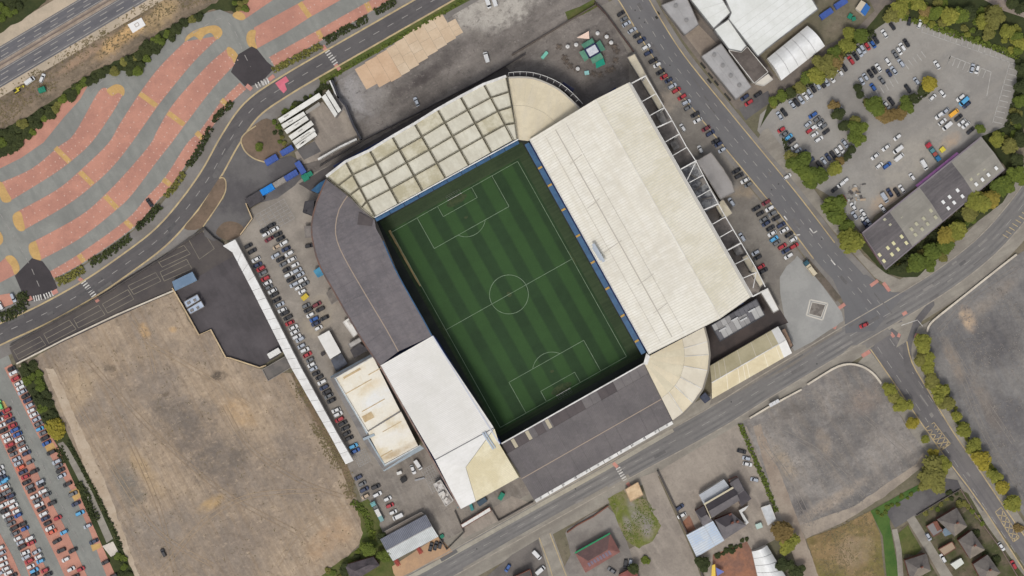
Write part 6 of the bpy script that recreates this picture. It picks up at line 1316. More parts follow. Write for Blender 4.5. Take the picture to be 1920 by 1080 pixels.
row_trees([(1730, 648, 19, 'y'), (1725, 675, 15, 'o'), (1742, 672, 15, 'y'), (1740, 692, 15, 'y'), (1748, 712, 17, 'o'), (1759, 732, 18, 'y'), (1776, 756, 18, 'o'), (1793, 778, 11, 'y'), (1809, 803, 16, 'y'), (1826, 836, 15, 'y'), (1846, 860, 19, 'Y'), (1866, 892, 14, 'y'), (1878, 917, 15, 'Y'), (1895, 943, 18, 'y')], 'along the big rubble field', 'junction', 'trees beside the big rubble field')
tree(1752, 893, 27, 'o', 'large olive tree over the upper end of the cul-de-sac', ry=32, ang=50); tree(1740, 905, 18, 'o', 'smaller olive tree tucked against the large one by the cul-de-sac')
row_trees([(1595, 62, 14, 'y'), (1588, 84, 15, 'y'), (1618, 66, 16, 'g'), (1560, 100, 16, 'g'), (1545, 122, 22, 'o'), (1562, 118, 18, 'b'), (1536, 138, 20, 'y'), (1515, 145, 14, 'g'), (1500, 162, 12, 'o'), (1482, 172, 11, 'd'), (1465, 180, 11, 'g'), (1450, 192, 10, 'g')], 'beside the arched tent', 'top', 'trees between the arched tent and the works car park')
row_trees([(1675, 28, 16, 'o'), (1690, 14, 19, 'y'), (1722, 6, 16, 'y'), (1735, 20, 12, 'b'), (1757, 24, 15, 'g'), (1778, 26, 19, 'y'), (1805, 30, 18, 'g'), (1820, 22, 16, 'd'), (1842, 40, 13, 'y'), (1866, 32, 20, 'o'), (1857, 64, 13, 'o'), (1888, 58, 14, 'y'), (1905, 68, 12, 'g'), (1917, 80, 13, 'y'), (1900, 8, 14, 'd'), (1916, 14, 12, 'd')], 'along the works car park top', 'left', 'trees along the top edge of the works car park')
row_trees([(1915, 130, 12, 'd'), (1918, 160, 14, 'd'), (1912, 190, 12, 'g'), (1905, 220, 12, 'd'), (1868, 262, 14, 'y'), (1890, 275, 16, 'o'), (1912, 262, 14, 'd'), (1838, 242, 9, 'g'), (1908, 300, 13, 'd')], 'down the works car park right edge', 'top', 'trees down the right edge of the works car park')
row_trees([(1607, 163, 9, 'd'), (1614, 178, 9, 'd'), (1626, 196, 10, 'o'), (1643, 203, 20, 'g'), (1656, 216, 15, 'b'), (1670, 218, 13, 'b'), (1688, 212, 13, 'b'), (1701, 198, 15, 'g'), (1714, 182, 10, 'd'), (1728, 170, 11, 'd'), (1746, 158, 17, 'Y')], 'on the works car park island', 'left', 'trees on the island in the works car park')
row_trees([(1562, 198, 10, 'b'), (1572, 214, 12, 'd'), (1580, 236, 12, 'd'), (1602, 224, 11, 'o'), (1606, 245, 17, 'g'), (1608, 260, 15, 'g'), (1598, 282, 9, 'd'), (1588, 292, 9, 'd')], 'in the curved car park hedge', 'top', 'trees in the curved hedge between the car parks')
row_trees([(1490, 298, 16, 'o'), (1500, 312, 22, 'g'), (1515, 325, 22, 'g'), (1522, 338, 16, 'g'), (1545, 330, 14, 'g'), (1562, 318, 15, 'y'), (1578, 300, 9, 'b')], 'at the small car park corner', 'left', 'trees at the road corner below the small car park')
row_trees([(1558, 386, 25, 'g'), (1572, 405, 15, 'g'), (1585, 424, 16, 'g'), (1594, 446, 26, 'y')], 'beside the workshop end', 'top', 'trees between the road and the workshop end')
row_trees([(1724, 494, 20, 'g'), (1745, 492, 15, 'g'), (1748, 468, 18, 'g'), (1772, 462, 16, 'g'), (1778, 445, 20, 'm'), (1800, 432, 20, 'y'), (1768, 480, 10, 'o'), (1822, 400, 18, 'o'), (1838, 382, 24, 'y'), (1852, 372, 20, 'm'), (1872, 352, 16, 'g'), (1890, 340, 18, 'g'), (1906, 328, 18, 'g'), (1660, 495, 9, 'd'), (1690, 505, 10, 'd')], 'behind the workshop', 'lower left', 'trees on the bank behind the workshop')
tree(1464, 992, 22, 'b', 'brownish tree behind the pale garage'); tree(1478, 1022, 19, 'y', 'yellow green tree beside the white marquee roof'); tree(1468, 1060, 16, 'd', 'dark green tree below the yellow green one at the marquee'); tree(1496, 1070, 14, 'd', 'dark green tree at the bottom edge right of the marquee')
tree(1322, 1055, 15, 'd', 'dark green tree at the corner of the terracotta yard')
tree(1185, 1066, 12, 'd', 'dark green bush tree beside the flat red roof', ); tree(1212, 1052, 8, 'g', 'small green bush beside the gravel drive', name='bush', cat='bush')
tree(104, 803, 19, 'Y', 'golden flowering bush at the edge of the left car park', name='bush', cat='bush', ry=24, ang=30); tree(690, 1030, 14, 'g', 'mid green tree beside the slate roofed house'); tree(722, 1045, 14, 'g', 'mid green tree between the slate house and orange paving'); tree(648, 1068, 12, 'd', 'dark tree left of the slate roofed house'); tree(712, 1005, 10, 'd', 'dark tree at the corner of the pitched metal shed')
tree(485, 274, 10, 'g', 'round green bush on the planted island', name='bush', cat='bush'); tree(1850, 1045, 8, 'd', 'dark bush between the two lower hipped houses', name='bush', cat='bush'); tree(1872, 1050, 10, 'd', 'dark bush at the roadside below the lower houses', name='bush', cat='bush'); tree(1800, 945, 7, 'o', 'olive bush in the garden of the topmost house', name='bush', cat='bush'); tree(1834, 1003, 9, 'd', 'dark bush in front of the middle house', name='bush', cat='bush'); tree(1910, 990, 10, 'b', 'brown bush at the right edge beside the road', name='bush', cat='bush')
def inside(p, poly):
    c = False; j = len(poly)-1
    for i in range(len(poly)):
        if (poly[i][1] > p[1]) != (poly[j][1] > p[1]) and p[0] < (poly[j][0]-poly[i][0])*(p[1]-poly[i][1])/(poly[j][1]-poly[i][1])+poly[i][0]: c = not c
        j = i
    return c
def belt(poly, n, rmin, rmax, cols, label, group, name='bush', cat='bush', dmin=9):
    got = []; x0 = min(p[0] for p in poly); x1 = max(p[0] for p in poly); y0 = min(p[1] for p in poly); y1 = max(p[1] for p in poly); k = 0
    while len(got) < n and k < 9000:
        k += 1; p = (rt_.uniform(x0, x1), rt_.uniform(y0, y1))
        if inside(p, poly) and all(math.dist(p, g) > dmin for g in got): got.append(p)
    for i, p in enumerate(sorted(got)):
        c = rt_.choice(cols); tree(p[0], p[1], rt_.uniform(rmin, rmax), c, label.replace('{}', f'{LN[c]} bush, {ordn(i)} from the left', 1), group, name=name, cat=cat)
belt([(0, 252), (60, 220), (120, 178), (180, 138), (240, 110), (300, 66), (350, 40), (380, 26), (338, 50), (286, 96), (255, 134), (225, 128), (195, 134), (115, 190), (40, 265), (0, 292)], 85, 7, 12, 'ddddgo', '{} in the belt beside the motorway', 'bushes between the motorway verge and the curved car park')
belt([(-5, -5), (50, -5), (36, 16), (10, 32), (-5, 36)], 10, 7, 10, 'gdg', '{} on the far motorway bank', 'bushes on the far motorway bank')
belt([(430, 0), (470, -2), (460, 12), (440, 20)], 6, 6, 8, 'dgo', '{} at the top edge', 'bushes at the top edge')
belt([(38, 690), (64, 684), (76, 702), (94, 748), (104, 776), (84, 790), (66, 752), (50, 720)], 17, 7, 10, 'ddg', '{} in the left car park thicket', 'bushes in the left car park thicket')
belt([(214, 1044), (232, 1040), (250, 1085), (222, 1085)], 6, 6, 9, 'dgg', '{} at the left car park hedge end', 'bushes at the lower end of the left car park')
belt([(604, 1076), (650, 1046), (672, 1034), (690, 1036), (660, 1052), (646, 1086)], 8, 5, 8, 'dgo', '{} beside the slate roofed house', 'bushes beside the slate roofed house')
belt([(525, 212), (600, 164), (622, 150), (624, 160), (600, 172), (530, 216)], 12, 5, 7, 'ddg', '{} between road and white depot', 'bushes between the curved road and the depot')
belt([(506, 232), (518, 226), (534, 258), (545, 280), (530, 282)], 8, 4, 6, 'dog', '{} beside the white depot wall', 'bushes beside the depot wall')
belt([(1640, 962), (1672, 944), (1720, 914), (1728, 918), (1664, 962), (1650, 975)], 10, 3, 5, 'gg', '{} along the cul-de-sac edge', 'bushes along the cul-de-sac edge')
belt([(1730, 955), (1790, 922), (1812, 940), (1850, 990), (1846, 1000), (1812, 950), (1790, 940), (1740, 966)], 14, 4, 7, 'dogd', '{} in the hipped houses gardens', 'garden bushes of the hipped houses')
belt([(1345, 1042), (1372, 1024), (1412, 1004), (1416, 1010), (1380, 1034), (1350, 1050)], 9, 4, 6, 'dd', '{} above the terracotta yard', 'bushes above the terracotta yard')
belt([(1664, 34), (1690, 4), (1740, -2), (1800, 10), (1870, 18), (1918, 30), (1918, 100), (1860, 82), (1790, 62), (1722, 40), (1690, 28)], 36, 6, 10, 'gdogy', '{} behind the works car park top', 'bushes behind the works car park top')
belt([(1904, 110), (1919, 112), (1919, 250), (1890, 300), (1862, 262), (1890, 238), (1902, 180)], 18, 6, 9, 'dgdo', '{} down the works car park right edge', 'bushes down the works car park right edge')
belt([(1672, 508), (1720, 480), (1790, 424), (1860, 364), (1905, 318), (1910, 334), (1850, 392), (1790, 446), (1740, 500), (1700, 516)], 30, 6, 9, 'gogyd', '{} on the bank behind the workshop', 'bushes on the bank behind the workshop')
belt([(1448, 196), (1500, 160), (1545, 118), (1582, 84), (1605, 64), (1612, 74), (1566, 116), (1520, 152), (1460, 190)], 22, 5, 8, 'gdo', '{} beside the arched tent', 'bushes beside the arched tent')
belt([(1722, 640), (1738, 640), (1752, 700), (1790, 760), (1850, 850), (1890, 920), (1880, 930), (1830, 850), (1770, 770), (1735, 710)], 24, 4, 7, 'oyg', '{} along the big rubble field', 'bushes along the big rubble field')
def hedge(pts, wd, h, cols, label, dens=3.0, q=.45, group=None):
    ws = path(pts, 3); vs = []; fs = []; rn = random.Random(len(pts)*7+int(pts[0][0]))
    for a, b in zip(ws, ws[1:]):
        L_ = (b-a).length; t = (b-a).normalized(); s = Vector((-t.y, t.x, 0))
        for _ in range(int(L_*wd*dens)+1):
            u = rn.uniform(-1, 1); p = a.lerp(b, rn.random())+s*u*wd/2*rn.uniform(.8, 1.15)+Vector((0, 0, .1+h*rn.random()**.5*(1-.5*u*u)))
            nn = Vector((rn.gauss(0, .6), rn.gauss(0, .6), 1)).normalized(); t1 = nn.orthogonal().normalized(); b1 = nn.cross(t1); g = q*rn.uniform(.6, 1.3); k = len(vs)
            vs += [p-t1*g-b1*g, p+t1*g-b1*g*.8, p+t1*g+b1*g, p-t1*g*.8+b1*g]; fs.append((k, k+1, k+2, k+3))
    return tag(mesh('hedge', vs, fs, LF[cols]), label, 'hedge', group)
HG = 'hedges along the curved road'
for i, (q, w_, lab) in enumerate(([[(108, 530), (135, 518), (158, 504)], 4, 'at its lower left end below the zebra crossing'], [[(170, 494), (210, 470), (245, 444)], 3.6, 'second length from the lower left'], [[(256, 428), (280, 408), (300, 385)], 3.4, 'third length from the lower left'], [[(312, 370), (322, 358), (345, 325)], 3.2, 'fourth length from the lower left'], [[(352, 312), (372, 285), (395, 240)], 3, 'fifth length from the lower left'], [[(400, 228), (415, 212), (436, 192)], 3, 'sixth length, ending at the upper entrance'],
                              [[(512, 132), (560, 108), (602, 84)], 3.4, 'length between the entrance and the upper zebra'], [[(610, 78), (650, 55), (690, 34)], 3.4, 'length just above the upper zebra'], [[(704, 24), (740, 2)], 3.4, 'last length at the top edge'])):
    hedge(q, w_, 1.3, 'd' if i % 3 else 'o', 'low dark hedge beside the curved road, '+lab, group=HG)
hedge([(18, 590), (44, 572), (40, 548)], 5, 1.4, 'd', 'dark hedge round the bay at the left picture edge'); hedge([(0, 596), (20, 590)], 5, 1.4, 'd', 'short dark hedge running out of the left edge')
hedge([(128, 828), (140, 850), (162, 892), (182, 930), (212, 990), (228, 1030)], 1.8, .9, 'd', 'thin dark hedge between the footpath and the sandy lot'); hedge([(146, 905), (160, 925), (172, 958), (184, 975)], 4, 1.6, 'd', 'dark hedge between the footpath and the parking bays')
hedge([(110, 838), (124, 866)], 4, .6, 'd', 'low dark shrubs at the top of the footpath'); hedge([(1388, 795), (1410, 850), (1432, 900), (1455, 960)], 2.2, 1.2, 'g', 'green hedge strip between the pub yard and rubble lot'); hedge([(1660, 508), (1700, 482), (1780, 416), (1880, 330)], 3, 1, 'd', 'dark hedge along the back wall of the workshop'); hedge([(660, 940), (684, 962), (694, 990), (700, 1010)], 3.5, .8, 'g', 'green scrub hedge between the sandy lot and service yard')
hedge([(1446, 196), (1480, 176), (1530, 146), (1580, 104), (1640, 60)], 3.5, 1.3, 'd', 'dark hedge under the trees beside the works car park'); hedge([(1690, 32), (1760, 54), (1850, 84), (1910, 108)], 3, 1.1, 'g', 'green hedge along the top bays of the works car park'); hedge([(1917, 120), (1906, 180), (1888, 240)], 3, 1.1, 'd', 'dark hedge along the right bays of the works car park')
hedge([(1620, 190), (1660, 214), (1690, 210), (1740, 168)], 3, 1, 'd', 'dark hedge on the island of the works car park'); hedge([(1470, 258), (1476, 280)], 2.5, 1, 'd', 'short dark hedge at the lane mouth of the small car park')
hedge([(602, 158), (640, 134), (730, 82), (820, 30), (870, 0)], 1.6, .6, 'g', 'thin green hedge along the upper side of the bare yard', 2.0)

def weeds(name, label_mat, poly, n, smin, smax, seed):
    rn = random.Random(seed); vs = []; fs = []; x0 = min(p[0] for p in poly); x1 = max(p[0] for p in poly); y0 = min(p[1] for p in poly); y1 = max(p[1] for p in poly); k = 0
    while k < n:
        p = (rn.uniform(x0, x1), rn.uniform(y0, y1))
        if not inside(p, poly) or noise.noise(Vector((p[0]*.02, p[1]*.02, seed))) < rn.uniform(-.4, .35): continue
        k += 1; c = W(*p)+Vector((0, 0, .16))
        for _ in range(3):
            g = rn.uniform(smin, smax); a = rn.uniform(0, 6.28); t = Vector((math.cos(a), math.sin(a), 0)); s_ = Vector((-t.y, t.x, rn.uniform(.1, .5))); d = c+Vector((rn.gauss(0, g), rn.gauss(0, g), 0)); i0 = len(vs)
            vs += [d-t*g*.5, d+t*g*.5, d+t*g*.4+s_*g*.8, d-t*g*.4+s_*g*.7]; fs.append((i0, i0+1, i0+2, i0+3))
    o = mesh(name, vs, fs, label_mat); o['kind'] = 'stuff'; return o
wd1 = M('dry_weed', (132, 116, 88), (112, 102, 74), leaf=True, fa=.2); wd2 = M('loose_stone', (152, 145, 136), (124, 118, 112), leaf=True, fa=.2)
weeds('weeds', wd1, [(60, 690), (330, 550), (400, 625), (430, 680), (560, 720), (660, 920), (675, 1000), (600, 1085), (250, 1085)], 420, .2, .42, 3)
weeds('weeds', wd1, [(560, 705), (650, 870), (670, 930), (655, 940), (600, 830), (545, 715)], 300, .35, .8, 4); weeds('rubble', wd2, [(1400, 800), (1510, 735), (1600, 695), (1640, 715), (1735, 860), (1640, 930), (1510, 990)], 900, .2, .5, 5); weeds('rubble', wd2, [(1745, 630), (1910, 490), (1925, 930), (1850, 850)], 700, .2, .5, 6)
weeds('weeds', wd1, [(0, 240), (60, 190), (330, 20), (420, -5), (280, 0), (0, 170)], 500, .3, .7, 8); weeds('weeds', LF['g'], [(1142, 935), (1170, 920), (1220, 940), (1235, 985), (1200, 1025), (1172, 1008)], 260, .25, .5, 10); weeds('weeds', wd1, [(1515, 1010), (1630, 960), (1658, 1085), (1545, 1085)], 350, .3, .6, 11)

# ------------------------------------------------------------------ vehicles
def car_mesh(name, L_, W_, H_, hood=.27, boot=.12, van=False):
    hw = W_/2; hl = L_/2; m = MB(); zb = .28; zw = .82 if not van else 1.0
    def ring(z, x0, x1, w, ch): return [Vector(v) for v in ((x0+ch, -w, z), (x1-ch, -w, z), (x1, -w+ch, z), (x1, w-ch, z), (x1-ch, w, z), (x0+ch, w, z), (x0, w-ch, z), (x0, -w+ch, z))]
    rs = [ring(zb, -hl+.06, hl-.06, hw-.05, .22), ring(.55, -hl, hl, hw, .28), ring(zw, -hl+.08, hl-.1, hw-.05, .3), ring(zw+.06, -hl+.2, hl-.3, hw-.14, .3)]
    vs = [v for r_ in rs for v in r_]; fs = [tuple(range(7, -1, -1)), tuple(range(24, 32))]
    for k in range(3): fs += [(k*8+i, k*8+(i+1) % 8, k*8+8+(i+1) % 8, k*8+8+i) for i in range(8)]
    m.add(vs, fs)
    xr0, xr1 = -hl+boot*L_+.25, hl-hood*L_-.55
    if van: xr0, xr1 = -hl+.1, hl-1.3
    top = ring(H_, xr0, xr1, hw-.26 if not van else hw-.1, .12); m.add([v-Vector((0, 0, .05)) for v in top]+top, [tuple(range(8, 16)), tuple(range(7, -1, -1))]+[(i, (i+1) % 8, 8+(i+1) % 8, 8+i) for i in range(8)])
    if van: m.add([v-Vector((0, 0, H_-zw-.05)) for v in top]+[v-Vector((0, 0, .05)) for v in top], [(i, (i+1) % 8, 8+(i+1) % 8, 8+i) for i in range(8)])
    for sg in (-1, 1): m.box((hl-hood*L_-.1, sg*(hw+.05), zw), (1, 0), .18, .16, .14)
    for x in (-hl*.62, hl*.62):
        for sg in (-1, 1):
            c = Vector((x, sg*(hw-.12), .31)); n = 10; vv = []
            for s_ in (-.11, .11): vv += [c+Vector((.31*math.cos(2*math.pi*k/n), s_, .31*math.sin(2*math.pi*k/n))) for k in range(n)]
            m.add(vv, [tuple(range(n)), tuple(range(2*n-1, n-1, -1))]+[(k, n+k, n+(k+1) % n, (k+1) % n) for k in range(n)], 1)
    me = bpy.data.meshes.new(name); me.from_pydata([tuple(v) for v in m.v], [], m.f); me.materials.append(None); me.materials.append(tyre); me.polygons.foreach_set('material_index', m.i); me.update()
    g = MB(); x0, x1 = -hl+boot*L_*.35+.1, hl-hood*L_+.1
    lo = ring(zw+.05, x0, x1, hw-.1, .15); hi = ring(H_-.05, xr0, xr1, hw-.26, .12)
    if van: lo = ring(zw+.06, hl-1.5, hl-.6, hw-.12, .1); hi = ring(H_-.1, hl-1.7, hl-1.25, hw-.2, .08)
    g.add(lo+hi, [(i, (i+1) % 8, 8+(i+1) % 8, 8+i) for i in range(8)]+[tuple(range(8, 16))])
    mg = bpy.data.meshes.new('windows'); mg.from_pydata([tuple(v) for v in g.v], [], g.f); mg.materials.append(glass); mg.update()
    return me, mg
tyre = P('tyre_rubber', (36, 35, 36), fa=0); glass = P('car_glass', (34, 38, 44), rough=.12, fa=0, spec=.5)
KIND = {'car': [car_mesh('hatchback', 4.0, 1.76, 1.48, .25, .03), car_mesh('saloon', 4.5, 1.8, 1.44, .27, .16), car_mesh('estate', 4.55, 1.82, 1.5, .26, .03)], 'van': [car_mesh('van', 5.2, 2.0, 2.1, .1, .02, True)]}
COL = {'w': ((208, 208, 206), 'white'), 's': ((166, 172, 180), 'silver'), 'g': ((104, 106, 108), 'grey'), 'd': ((46, 46, 49), 'black'), 'n': ((50, 60, 86), 'navy'), 'b': ((48, 88, 150), 'blue'), 'c': ((84, 158, 200), 'sky blue'), 'r': ((164, 52, 58), 'red'), 'm': ((112, 48, 56), 'maroon'), 'o': ((204, 96, 70), 'orange red'), 'y': ((226, 166, 60), 'amber'), 't': ((176, 156, 132), 'beige'), 'e': ((104, 190, 110), 'green')}
PAINT = {k: P('paint_'+v[1].replace(' ', '_'), v[0], rough=.32, fa=0, spec=.4) for k, v in COL.items()}
rc = random.Random(3); NV = {'car': 0, 'van': 0}
def vehicle(px, py, ang, col, label, group=None, kind='car', z=.15, flip=None):
    me, mg = rc.choice(KIND[kind]); o = bpy.data.objects.new('parked_'+kind, me); link(o); p = W(px, py); o.location = (p.x, p.y, z)
    f = rc.random() < .5 if flip is None else flip
    o.rotation_euler.z = math.radians(ang+rc.uniform(-2.5, 2.5)+(180 if f else 0)); o.material_slots[0].link = 'OBJECT'; o.material_slots[0].material = PAINT[col]; tag(o, label, kind, group)
    w_ = bpy.data.objects.new('windows', mg); link(w_, o); NV[kind] += 1; return o
def parse(ox, oy, sc_, s):
    out = []
    for it in s.split():
        x, y, c = it.split(','); out.append((ox+float(x)/sc_, oy+float(y)/sc_, c[0], 'van' if c[1:] == 'v' else 'car'))
    return out
def row(where, frm, ang, items, group):
    cnt = {'car': 0, 'van': 0}
    for x, y, c, k in items:
        tot = ordn(sum(cnt.values())); cnt[k] += 1
        vehicle(x, y, ang, c, f'{COL[c][1]} {k}, {tot} from the {frm} of the row {where}', group, k)
MASS = []
# left car park
S1c = parse(0, 540, 4, '90,605,d 105,635,w 120,680,r 145,715,w 160,745,w')+parse(0, 730, 6.353, '270,30,s 305,80,d 335,130,n 360,190,s 380,250,w 410,300,w 440,355,s 465,410,g 480,470,c 520,520,g 540,580,d 560,640,b 615,750,d 680,860,s 705,910,g 725,965,d 740,1030,s')+parse(0, 900, 6, '765,45,d 825,155,g 860,265,n 905,370,c 990,515,s 1060,690,n')+parse(0, 810, 4, '795,975,d 855,1078,d')
row('along the left car park hedge', 'top', 26, S1c, 'cars along the left car park hedge')
Bc = parse(0, 730, 6.353, '85,250,r 100,315,r 130,370,n 155,430,r 185,480,b 215,535,b 235,595,w 260,650,g 285,710,w 320,760,n 365,865,g 415,975,d')+parse(0, 900, 6, '460,20,s 470,55,d 490,125,w 530,165,g 590,260,d 655,425,r 725,585,c 825,790,d 915,1000,r')
MASS += Bc
MASS += parse(0, 730, 6.353, '0,300,n 0,365,w 20,430,w 45,490,d 80,545,w 105,600,w 125,660,r 145,715,d 165,770,g 200,830,s 225,880,s 255,930,o 280,985,n 310,1040,r')
MASS += parse(0, 900, 6, '305,25,d 340,75,g 360,120,d 390,185,w 420,230,g 445,275,w 470,325,d 495,380,w 515,430,n 540,485,d 565,540,w 595,580,o')
row('at the left car park bottom', 'top', 26, parse(0, 900, 6, '645,685,d 695,790,d 745,890,w 805,1000,w 850,1085,d'), 'cars at the lower end of the left car park')
MASS += parse(0, 730, 6.353, '0,940,w 15,1000,s 25,1050,n 70,1075,c')+parse(0, 900, 6, '40,20,c 65,75,w 95,130,g 125,180,n 135,240,w 160,290,w 190,350,w 210,395,b 260,495,d 285,545,b 340,655,w 360,705,r 415,805,s 440,860,w 460,910,c 510,1015,r 545,1065,d 10,170,g 20,220,d 35,285,w 55,345,d 80,390,w 105,440,g 130,490,g 165,540,d 175,600,g 205,655,w 235,700,s 255,750,d 290,815,w 300,865,s 335,910,r 350,970,w 390,1015,c 395,1065,d 10,760,w 20,820,s 30,885,w 45,945,w 70,995,w 100,1040,w 150,1075,d 0,1050,s')
# west car park
cc = parse(450, 400, 4.91, '65,300,d 100,350,d 135,425,w 150,475,n 180,510,r 200,550,g 220,600,r 240,640,w 255,680,g 285,715,w 305,750,d 325,800,d 355,840,s 375,890,w 400,920,d 430,960,d 445,1010,r 480,1050,w')+parse(480, 540, 4, '280,330,w 295,365,w 320,385,s 330,435,s 355,465,w 375,500,r 395,540,g 405,575,w 420,605,s 440,640,d 465,670,d 485,705,w 500,745,n 520,780,d 535,810,g 555,845,d 590,915,w 605,945,w 615,985,r 640,1015,d 660,1050,d')+parse(480, 810, 4, '670,10,d 690,45,d 720,105,c 735,140,b')
row('against the long white canopy', 'top', 27, [(x+3, y, c, k) for x, y, c, k in cc], 'cars against the long white canopy')
row('on the double row canopy side', 'top', 28, parse(450, 400, 4.91, '225,155,d 240,195,w 270,240,m 340,310,t 330,390,s 375,425,d 400,470,g 430,520,d 450,565,w 470,610,d 500,655,s 540,685,w 575,720,w 610,850,g 630,890,d 650,935,w 685,975,b 700,1015,n 725,1055,w'), 'cars in the west double row')
row('on the double row stand side', 'top', 28, parse(450, 400, 4.91, '295,110,d 320,150,w 350,195,d 375,235,d 405,275,w 425,330,n 455,370,w 480,425,w 510,475,w 530,525,s 555,565,s 575,615,w 600,650,g'), 'cars in the west double row')
row('near the grey kiosk', 'top', 28, parse(450, 400, 4.91, '710,840,m 740,885,d 780,965,d'), 'cars near the grey kiosk'); vehicle(580, 461, 12, 'd', 'black car parked against the curve of the grey felt roofed stand')
# service yard
row('on the service yard sandy strip', 'top', 27, parse(650, 840, 6.752, '150,370,n 200,450,g 225,525,n 240,610,t'), 'cars in the service yard'); row('in the service yard middle', 'top', 25, parse(650, 840, 6.752, '370,490,d 390,585,w 520,640,w 550,725,r 590,810,w 650,865,wv'), 'cars in the service yard')
vehicle(784, 871, -58, 'w', 'white van beside the fascia corner of the banqueting hall', kind='van'); vehicle(774.5, 880, -70, 'w', 'white car left of the van below the banqueting hall')
row('on the orange paving', 'left', 72, [(808, 1025, 'd', 'car'), (817, 1023, 'd', 'car'), (826, 1020, 'd', 'car')], 'black cars outside the pitched metal shed')
# road east of the big stand
row('behind the largest stand', 'top', 30, parse(960, 0, 4, '815,105,d 840,145,g 858,180,s 900,230,s 935,270,d 970,305,n 1005,355,w')+parse(1160, 90, 5.143, '285,50,n 330,125,d 370,165,w 400,235,d 435,280,r 480,315,n 515,370,s 555,410,r 610,475,r 650,525,s 665,580,g 735,645,d 760,700,w 840,780,m 880,825,n 935,900,d 960,930,n 995,985,s')+parse(960, 270, 4, '1680,205,d 1702,240,d 1745,275,w 1770,305,g'), 'cars along the kerb behind the largest stand')
row('on the plaza block stand side', 'top', 31, parse(1390, 360, 6.75, '185,210,d 235,275,d 280,350,g 310,400,n 365,460,d 385,525,w 410,595,c 445,645,g 515,690,r 560,745,n 595,810,w'), 'cars in the block above the plaza'); row('on the plaza block road side', 'top', 31, parse(1390, 360, 6.75, '310,135,m 355,210,w 390,270,g 435,335,d 500,420,n 540,485,w 600,540,d 655,600,w 665,685,r'), 'cars in the block above the plaza')
row('against the lower trusses', 'top', 30, parse(1390, 360, 6.75, '175,770,s 205,830,d 245,945,r 275,1000,d'), 'cars against the lower trusses')
vehicle(1279.6, 239.7, -60, 'w', 'white car standing alone beside the upper trusses'); vehicle(1312.6, 280.5, -65, 'w', 'white car just above the grey entrance annex'); vehicle(1371, 379, -58, 's', 'silver car just below the grey entrance annex'); vehicle(1391, 445, -58, 's', 'silver car alone beside the lower trusses')
vehicle(1396, 183, 35, 'n', 'navy car beside the end of the four vent office'); vehicle(1403.5, 193, 35, 'r', 'red car beside the end of the four vent office'); vehicle(1420.5, 177.5, 35, 'd', 'black car below the cream canopy of the factory'); vehicle(1476, 331, 35, 'w', 'white car on the pavement below the corner trees')
# works car park
row('under the works tree belt', 'left', -55, parse(1440, 0, 4, '85,870,s 118,845,d 180,785,s 212,770,d 245,750,s 280,725,w 308,700,s 335,665,d 370,645,s 405,630,d 435,615,s 475,590,w 540,545,w 570,510,d 620,455,r 655,425,d 685,395,s 708,370,s 742,350,r 785,335,b 805,300,d 870,255,w 930,200,d'), 'cars under the tree belt')
vehicle(1704, 40, 80, 'd', 'black car in the top corner bay of the works car park'); vehicle(1724, 45, 70, 'w', 'white car beside the black one in the top corner bay')
row('above the works central bays', 'right', -55, parse(1440, 0, 4, '1035,325,d 1005,355,w 980,385,w 950,410,g 825,510,w 795,530,d 765,555,d 728,580,s 700,610,s'), 'cars in the central bays of the works car park'); row('below the works central bays', 'right', -53, parse(1440, 0, 4, '995,475,s 895,465,w 940,530,s 905,550,n 850,605,g 785,655,b'), 'cars in the central bays of the works car park')
row('in front of the island trees', 'right', -55, parse(1440, 0, 4, '1110,610,s 1045,665,d 920,760,d 885,790,w'), 'cars in front of the island trees')
vehicle(1756, 122, -55, 'w', 'white car on its own in the middle of the works car park'); vehicle(1822, 128.5, 75, 's', 'silver car of the pair in the right hand bays'); vehicle(1831, 131, 75, 'w', 'white car of the pair in the right hand bays'); vehicle(1748, 183, 45, 'w', 'white car just right of the golden tree'); vehicle(1766, 176, -45, 'w', 'white car turning behind the golden tree')
row('right of the works ramp', 'top', 40, parse(1440, 0, 4, '1440,735,w 1465,762,cv 1487,788,n 1390,850,yv 1425,885,d 1450,920,w 1480,940,w 1515,982,d'), 'vehicles beside the ramp'); row('left of the works ramp', 'top', 40, parse(1440, 0, 4, '1325,838,s 1280,868,w 1305,915,w 1340,947,wv'), 'vehicles left of the ramp')
# small car park
row('on the small block left', 'top', 35, parse(1440, 200, 6.75, '565,110,b 500,225,s 530,300,r 560,272,w 585,355,w 640,415,w'), 'cars in the small car park block'); row('on the small block right', 'top', 35, parse(1440, 200, 6.75, '615,160,g 660,200,g 640,232,w 690,255,g 730,320,d'), 'cars in the small car park block')
row('along the small car park roadside', 'top', 34, parse(1440, 200, 6.75, '165,295,r 200,350,g 260,385,c 290,440,d 335,510,w 375,560,s 440,590,n 480,635,n 530,685,n'), 'cars along the small car park roadside'); row('along the small car park bottom', 'left', -55, parse(1440, 200, 6.75, '645,735,d 700,690,s 755,640,n 820,615,d 875,580,w 920,535,w 970,470,s'), 'cars along the bottom of the small car park')
vehicle(1565, 197, 25, 'r', 'red car at the upper tip of the curved hedge'); vehicle(1570, 205, 25, 's', 'silver car beside the red one at the curved hedge')
row('loose in the workshop yard', 'left', 38, parse(1580, 220, 4.91, '295,360,w 335,445,w 395,280,w 405,445,b 500,185,w 505,300,wv 515,370,wv'), 'vehicles loose in the workshop yard'); row('against the workshop front', 'left', -57, parse(1580, 220, 4.91, '380,740,sv 430,695,n 495,690,d 540,660,w 635,550,w 745,440,wv'), 'vehicles against the workshop front')
